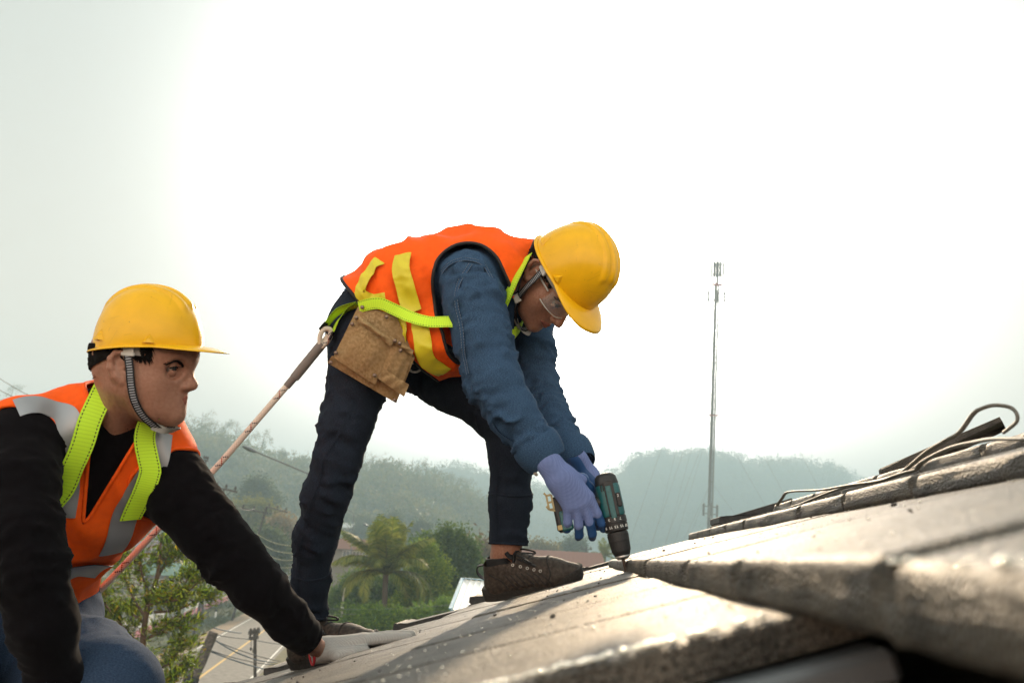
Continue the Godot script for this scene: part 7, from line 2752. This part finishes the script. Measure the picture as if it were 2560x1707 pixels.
# ---------------------------------------------------------------- the worker who kneels at the left
func build_kneeling_worker() -> void:
	var who := thing("person", "person in yellow helmet and black sweater kneeling with a gloved hand on the tiles", "person", Vector3(-1.127, 8.6051, -1.8166))
	var view_ := Vector3(0.0944, -0.2593, 0.9612)
	var chest := Vector3(0.6928, -0.3104, 0.6389).normalized()
	var torso := [Vector4(-0.9908, 9.2004, -1.6173, 0.102), Vector4(-1.0481, 9.1215, -1.6537, 0.1428), Vector4(-1.1603, 9.0184, -1.7226, 0.1212), Vector4(-1.2518, 8.9104, -1.7947, 0.1165), Vector4(-1.2985, 8.7997, -1.8616, 0.1321)]
	var left_arm := [Vector4(-0.9097, 9.1369, -1.6632, 0.0705), Vector4(-0.8571, 9.0889, -1.6709, 0.0658), Vector4(-0.791, 9.0242, -1.6845, 0.0595), Vector4(-0.7369, 8.9662, -1.7054, 0.0544), Vector4(-0.6877, 8.9109, -1.7356, 0.0496), Vector4(-0.6357, 8.8372, -1.8126, 0.0405), Vector4(-0.6033, 8.7924, -1.8695, 0.0351)]
	var right_arm := [Vector4(-1.0936, 9.1656, -1.4605, 0.0636), Vector4(-1.0487, 9.091, -1.4227, 0.0611), Vector4(-1.0026, 9.005, -1.3984, 0.0547), Vector4(-0.9724, 8.9303, -1.4007, 0.0532), Vector4(-0.9487, 8.8424, -1.4267, 0.0497), Vector4(-0.9426, 8.7284, -1.4893, 0.042), Vector4(-0.9538, 8.6259, -1.5678, 0.036)]
	var sweater := Sdf.new()
	sweater.chain(torso.map(func(b: Vector4) -> Vector4: return Vector4(b.x, b.y, b.z, b.w * 0.95)), 0.06, chest, 0.68)
	sweater.chain(left_arm, 0.035)
	sweater.chain(right_arm, 0.035)
	sweater.bone(Vector3(-0.9915, 9.2291, -1.6095), Vector3(-0.9154, 9.1502, -1.6695), 0.062, 0.070, 0.05)
	sweater.bone(Vector3(-0.9975, 9.2288, -1.609), Vector3(-1.096, 9.1683, -1.4804), 0.062, 0.066, 0.05)
	var mb := Mb.new()
	sweater.mesh_into(mb, 0.0085)
	mb = displaced(mb, limb_folds(sweater, 0.0040, 0.045, 0.11, 21, [Vector4(-0.7489, 8.9867, -1.6779, 0.1008), Vector4(-0.854, 9.0965, -1.6588, 0.0595), Vector4(-0.6544, 8.8573, -1.7949, 0.0525), Vector4(-0.9579, 8.9516, -1.3755, 0.077)]))
	var w1 := Vector3(-0.6071, 8.7979, -1.8624)
	var d1: Vector3 = (Vector3(-0.6033, 8.7924, -1.8695) - Vector3(-0.6357, 8.8355, -1.8131)).normalized()
	var neck_at := Vector3(-0.9794, 9.2444, -1.5961)
	var neck_up := (Vector3(-0.9484, 9.2849, -1.5571) - Vector3(-0.9967, 9.2001, -1.6168)).normalized()
	mb = clipped(mb, func(p: Vector3) -> float:
		var q := (p - w1).dot(d1) if p.distance_to(w1) < 0.1 else -1.0
		var nk := -1.0
		if p.distance_to(neck_at) < 0.16:
			nk = 0.060 - (p - neck_at - neck_up * (p - neck_at).dot(neck_up)).length() - 0.0
			if (p - neck_at).dot(neck_up) < -0.075:
				nk = -1.0
		return maxf(q, nk))
	var sw := put_world("black_sweater", backed(mb, 0.003), m_black_knit, who)
	put("collar_rib", piping(mb, 0.004).mesh(), m_black_knit, sw)
	var cuff := Mb.new()
	cuff.tube([Vector3(-0.6302, 8.8265, -1.8264), Vector3(-0.6201, 8.8111, -1.8472), Vector3(-0.6078, 8.7957, -1.8682)], [0.0435, 0.041, 0.038], 24, false)
	put("cuff", cuff.mesh(), m_black_knit, sw)
	# ---- jeans
	var jeans := Sdf.new()
	jeans.chain([Vector4(-1.2299, 8.7094, -1.8511, 0.1138), Vector4(-1.0426, 8.7133, -1.702, 0.1129), Vector4(-0.9043, 8.7017, -1.5835, 0.1056)], 0.04)
	jeans.chain([Vector4(-0.9103, 8.6992, -1.5836, 0.0933), Vector4(-1.109, 8.6575, -1.773, 0.086), Vector4(-1.3732, 8.5869, -2.0053, 0.0683)], 0.04)
	jeans.chain([Vector4(-1.3257, 8.7766, -1.8028, 0.135), Vector4(-1.2572, 8.78, -1.6213, 0.1053), Vector4(-1.2071, 8.7818, -1.4801, 0.0873)], 0.04)
	jeans.chain([Vector4(-1.2069, 8.7746, -1.4821, 0.0829), Vector4(-1.1885, 8.6702, -1.5016, 0.0735), Vector4(-1.1788, 8.5855, -1.5254, 0.0559)], 0.04)
	jeans.bone(Vector3(-1.2506, 8.8111, -1.8633), Vector3(-1.3392, 8.791, -1.8288), 0.13, 0.13, 0.06)
	mb = Mb.new()
	jeans.mesh_into(mb, 0.010)
	mb = displaced(mb, limb_folds(jeans, 0.0030, 0.05, 0.10, 9))
	var jn := put_world("jeans", mb, m_worn_jeans, who)
	var seam := band(jeans, [Vector3(-1.0714, 8.7738, -1.6412), Vector3(-0.9384, 8.7426, -1.5379), Vector3(-0.8446, 8.7105, -1.4725)], 0.008, 0.003, 2, 10, 0.02)
	put("seam", seam.mesh(), m_worn_jeans, jn)
	# ---- head and body
	var fwd := Vector3(1.0004, -0.0292, -0.0229).normalized()
	var crown := Vector3(0.0333, 0.9769, 0.2083)
	crown = (crown - fwd * crown.dot(fwd)).normalized()
	var head := Transform3D(Basis(fwd, crown, fwd.cross(crown)).scaled(Vector3.ONE * 0.865), Vector3(-0.8948, 9.3302, -1.5147))
	var body := Sdf.new()
	var slim := func(chain: Array, f: float) -> Array:
		var o := []
		for b: Vector4 in chain:
			o.append(Vector4(b.x, b.y, b.z, b.w * f))
		return o
	body.chain(slim.call(torso, 0.84), 0.05, chest, 0.68)
	body.chain(slim.call(left_arm, 0.70), 0.03)
	body.bone(Vector3(-0.62, 8.8094, -1.8476), Vector3(-0.599, 8.7675, -1.9338), 0.026, 0.0215, 0.02)
	body.chain(slim.call(right_arm, 0.70), 0.03)
	body.bone(Vector3(-0.9915, 9.2291, -1.6095), Vector3(-0.9223, 9.1498, -1.6689), 0.046, 0.055, 0.05)
	body.bone(Vector3(-0.9975, 9.2288, -1.609), Vector3(-1.0882, 9.1687, -1.481), 0.046, 0.055, 0.05)
	body.bone(Vector3(-1.0012, 9.2122, -1.6131), Vector3(-0.9452, 9.289, -1.5562), 0.058, 0.057, 0.04)
	mb = Mb.new()
	body.mesh_into(mb, 0.014)
	var face := Sdf.new()
	head_bones(face, head)
	face.bone(Vector3(-0.9997, 9.2164, -1.6121), head * Vector3(-0.022, -0.02, 0), 0.060, 0.058, 0.045)
	face.bone(Vector3(-0.9809, 9.175, -1.5835), head * Vector3(-0.035, -0.045, 0.045), 0.018, 0.014, 0.03)
	face.mesh_into(mb, 0.0025)
	put_world("body", mb, m_skin, who)
	face_parts(head, who, face)
	hair_shell(head, who, 3, face)
	helmet(Transform3D(Basis(fwd, crown, fwd.cross(crown)).scaled(Vector3.ONE * 0.915), head.origin), who, false)
	# ---- vest
	var vest := Sdf.new()
	var loose := []
	for b: Vector4 in torso:
		loose.append(Vector4(b.x, b.y, b.z, b.w + 0.012))
	vest.chain(loose, 0.06, chest, 0.70)
	vest.bone(Vector3(-0.9915, 9.2291, -1.6095), Vector3(-0.9155, 9.1544, -1.6683), 0.074, 0.080, 0.05)
	vest.bone(Vector3(-0.9976, 9.2329, -1.6079), Vector3(-1.0962, 9.1759, -1.4783), 0.074, 0.080, 0.05)
	mb = Mb.new()
	vest.mesh_into(mb, 0.0085)
	var crease := noise(79, 5.0, 2)
	var rx := Vector3(0.9952, 0.0505, -0.0841)
	var ry := Vector3(-0.0268, 0.9645, 0.2628)
	var fold := func(p: Vector3) -> float:
		var v := crease.get_noise_3d(p.dot(rx) * 1.3 + p.dot(ry) * 0.35, p.dot(ry) * 0.45, p.dot(view_) * 0.8)
		return 0.011 * (0.5 - absf(v) * 2.0)
	mb = displaced(mb, func(p: Vector3, _n: Vector3) -> float: return fold.call(p))
	var arms := Sdf.new()
	arms.chain(left_arm, 0.03)
	arms.chain(right_arm, 0.03)
	var arm_list := arms.all()
	var plane := func(a: Vector3, b: Vector3, c: Vector3) -> Plane: return Plane((b - a).cross(c - a).normalized(), a)
	var lap1: Plane = plane.call(Vector3(-0.9826, 9.2711, -1.495), Vector3(-0.9976, 9.0076, -1.5646), Vector3(-1.1223, 9.0086, -1.7602))   # the two lapels
	var lap2: Plane = plane.call(Vector3(-0.8743, 9.2186, -1.5198), Vector3(-0.9976, 9.0076, -1.5646), Vector3(-1.1223, 9.0086, -1.7602))
	var inside := Vector3(-0.9666, 9.1664, -1.5768)
	var s1 := signf(lap1.distance_to(inside))
	var s2 := signf(lap2.distance_to(inside))
	var mid := Vector3(-1.0653, 9.1143, -1.6748)
	var hem_at := Vector3(-1.1912, 8.7747, -1.8165)
	var hem_n := Vector3(0.0765, -0.9619, -0.2671).normalized()
	var keep := func(p: Vector3) -> float:
		var out := -(arms.value(p, arm_list) - 0.014)
		var hem := (p - hem_at).dot(hem_n)
		var vee := -1.0
		if (p - mid).dot(chest) > 0.0:
			vee = minf(lap1.distance_to(p) * s1, lap2.distance_to(p) * s2)
		var nk := 0.082 - (p - neck_at - neck_up * (p - neck_at).dot(neck_up)).length()
		if (p - neck_at).dot(neck_up) < -0.12:
			nk = -1.0
		return maxf(maxf(out, hem), maxf(vee, nk))
	var cut := clipped(mb, keep)
	var vs := put_world("vest", backed(cut, 0.003), m_orange, who)
	put("binding", piping(cut, 0.0042).mesh(), m_orange, vs)
	var tapes := [
		[[Vector3(-1.0779, 9.223, -1.4154), Vector3(-1.0493, 9.2375, -1.4455), Vector3(-1.017, 9.2334, -1.4602), Vector3(-1.0015, 9.2056, -1.4692), Vector3(-0.9987, 9.1605, -1.4816), Vector3(-1.0081, 9.1008, -1.5072), Vector3(-1.035, 9.0328, -1.5541)], 0.043],
		[[Vector3(-0.872, 9.2142, -1.5836), Vector3(-0.863, 9.1612, -1.5676), Vector3(-0.8805, 9.1082, -1.5698), Vector3(-0.9466, 9.0404, -1.6232), Vector3(-1.0014, 8.9725, -1.6778)], 0.048],
		[[Vector3(-1.1534, 8.8966, -1.6833), Vector3(-1.0981, 8.9, -1.667), Vector3(-1.0625, 8.9007, -1.6807), Vector3(-1.049, 8.9055, -1.7119), Vector3(-1.0596, 8.9225, -1.7688)], 0.048]]
	for t: Array in tapes:
		var b := band(vest, t[0], t[1], 0.004, 6, 10)
		b = displaced(b, func(p: Vector3, _n: Vector3) -> float: return fold.call(p) + 0.0015)
		put("reflective_stripe", backed(b, 0.002).mesh(), m_grey_tape, vs)
	# ---- harness webbing
	var strap := band(vest, [Vector3(-0.9695, 9.2914, -1.5116), Vector3(-0.9647, 9.2281, -1.4771), Vector3(-0.9765, 9.173, -1.4804), Vector3(-0.9851, 9.1239, -1.4824), Vector3(-1.009, 9.0847, -1.5011), Vector3(-1.0367, 9.0614, -1.515)], 0.042, 0.020, 4, 10, 0.06)
	var har := put_world("safety_harness", backed(strap, 0.003), m_lime, who)
	var strap2 := band(vest, [Vector3(-0.906, 9.2469, -1.5715), Vector3(-0.8673, 9.1958, -1.5266), Vector3(-0.8547, 9.1483, -1.5251), Vector3(-0.8526, 9.1096, -1.5305), Vector3(-0.8766, 9.0717, -1.5592), Vector3(-0.9199, 9.0209, -1.6103)], 0.041, 0.020, 4, 10, 0.06)
	put("shoulder_strap", backed(strap2, 0.003).mesh(), m_lime, har)
	# ---- the gloved hand on the tiles, and the bare wrist
	var ribs := Image.create(64, 64, false, Image.FORMAT_RGB8)
	for y in 64:
		for x in 64:
			ribs.set_pixel(x, y, Color(1, 1, 1) * (0.66 + 0.34 * absf(sin(PI * x / 8.0)) * (0.7 + 0.3 * sin(PI * y / 4.0))))
	var knit_tex := texture_of(ribs)
	var knit := grain(mat(lin(0.62, 0.60, 0.57), 0.95, 0.0, 0.2), knit_tex, 45.0, knit_tex, 0.15)
	var hx := (Vector3(-0.4434, 8.7933, -2.0202) - Vector3(-0.5949, 8.76, -1.9415)).normalized()
	var hy := Vector3(-0.36, 0.93, 0.06)
	hy = (hy - hx * hy.dot(hx)).normalized()
	var hand := Transform3D(Basis(hx, hy, hx.cross(hy)).scaled(Vector3.ONE * 1.12), Vector3(-0.6057, 8.7655, -1.9493))
	var gs := Sdf.new()
	hand_bones(gs, hand, 1.0, [[0.10, 0.02, 0.02], [0.08, 0.03, 0.02], [0.10, 0.03, 0.03], [0.12, 0.03, 0.03]], 0.04, 0.0032, [Vector3(0.012, -0.006, 0.028), Vector3(0.030, -0.014, 0.046), Vector3(0.058, -0.016, 0.052), Vector3(0.084, -0.016, 0.046)])
	mb = Mb.new()
	gs.frame = hand
	gs.bone(Vector3(-0.03, 0.001, 0), Vector3(0.008, 0.001, 0), 0.037, 0.034, 0.01, Vector3(0, 1, 0), 0.78)
	gs.frame = Transform3D.IDENTITY
	gs.mesh_into(mb, 0.0038)
	var inv := hand.affine_inverse()
	mb = clipped(mb, func(p: Vector3) -> float: return -0.016 - (inv * p).x)
	var gl := put_world("glove", backed(mb, 0.003), knit, who)
	put("glove_hem", piping(mb, 0.0032).mesh(), mat(lin(0.45, 0.02, 0.03), 0.8), gl)
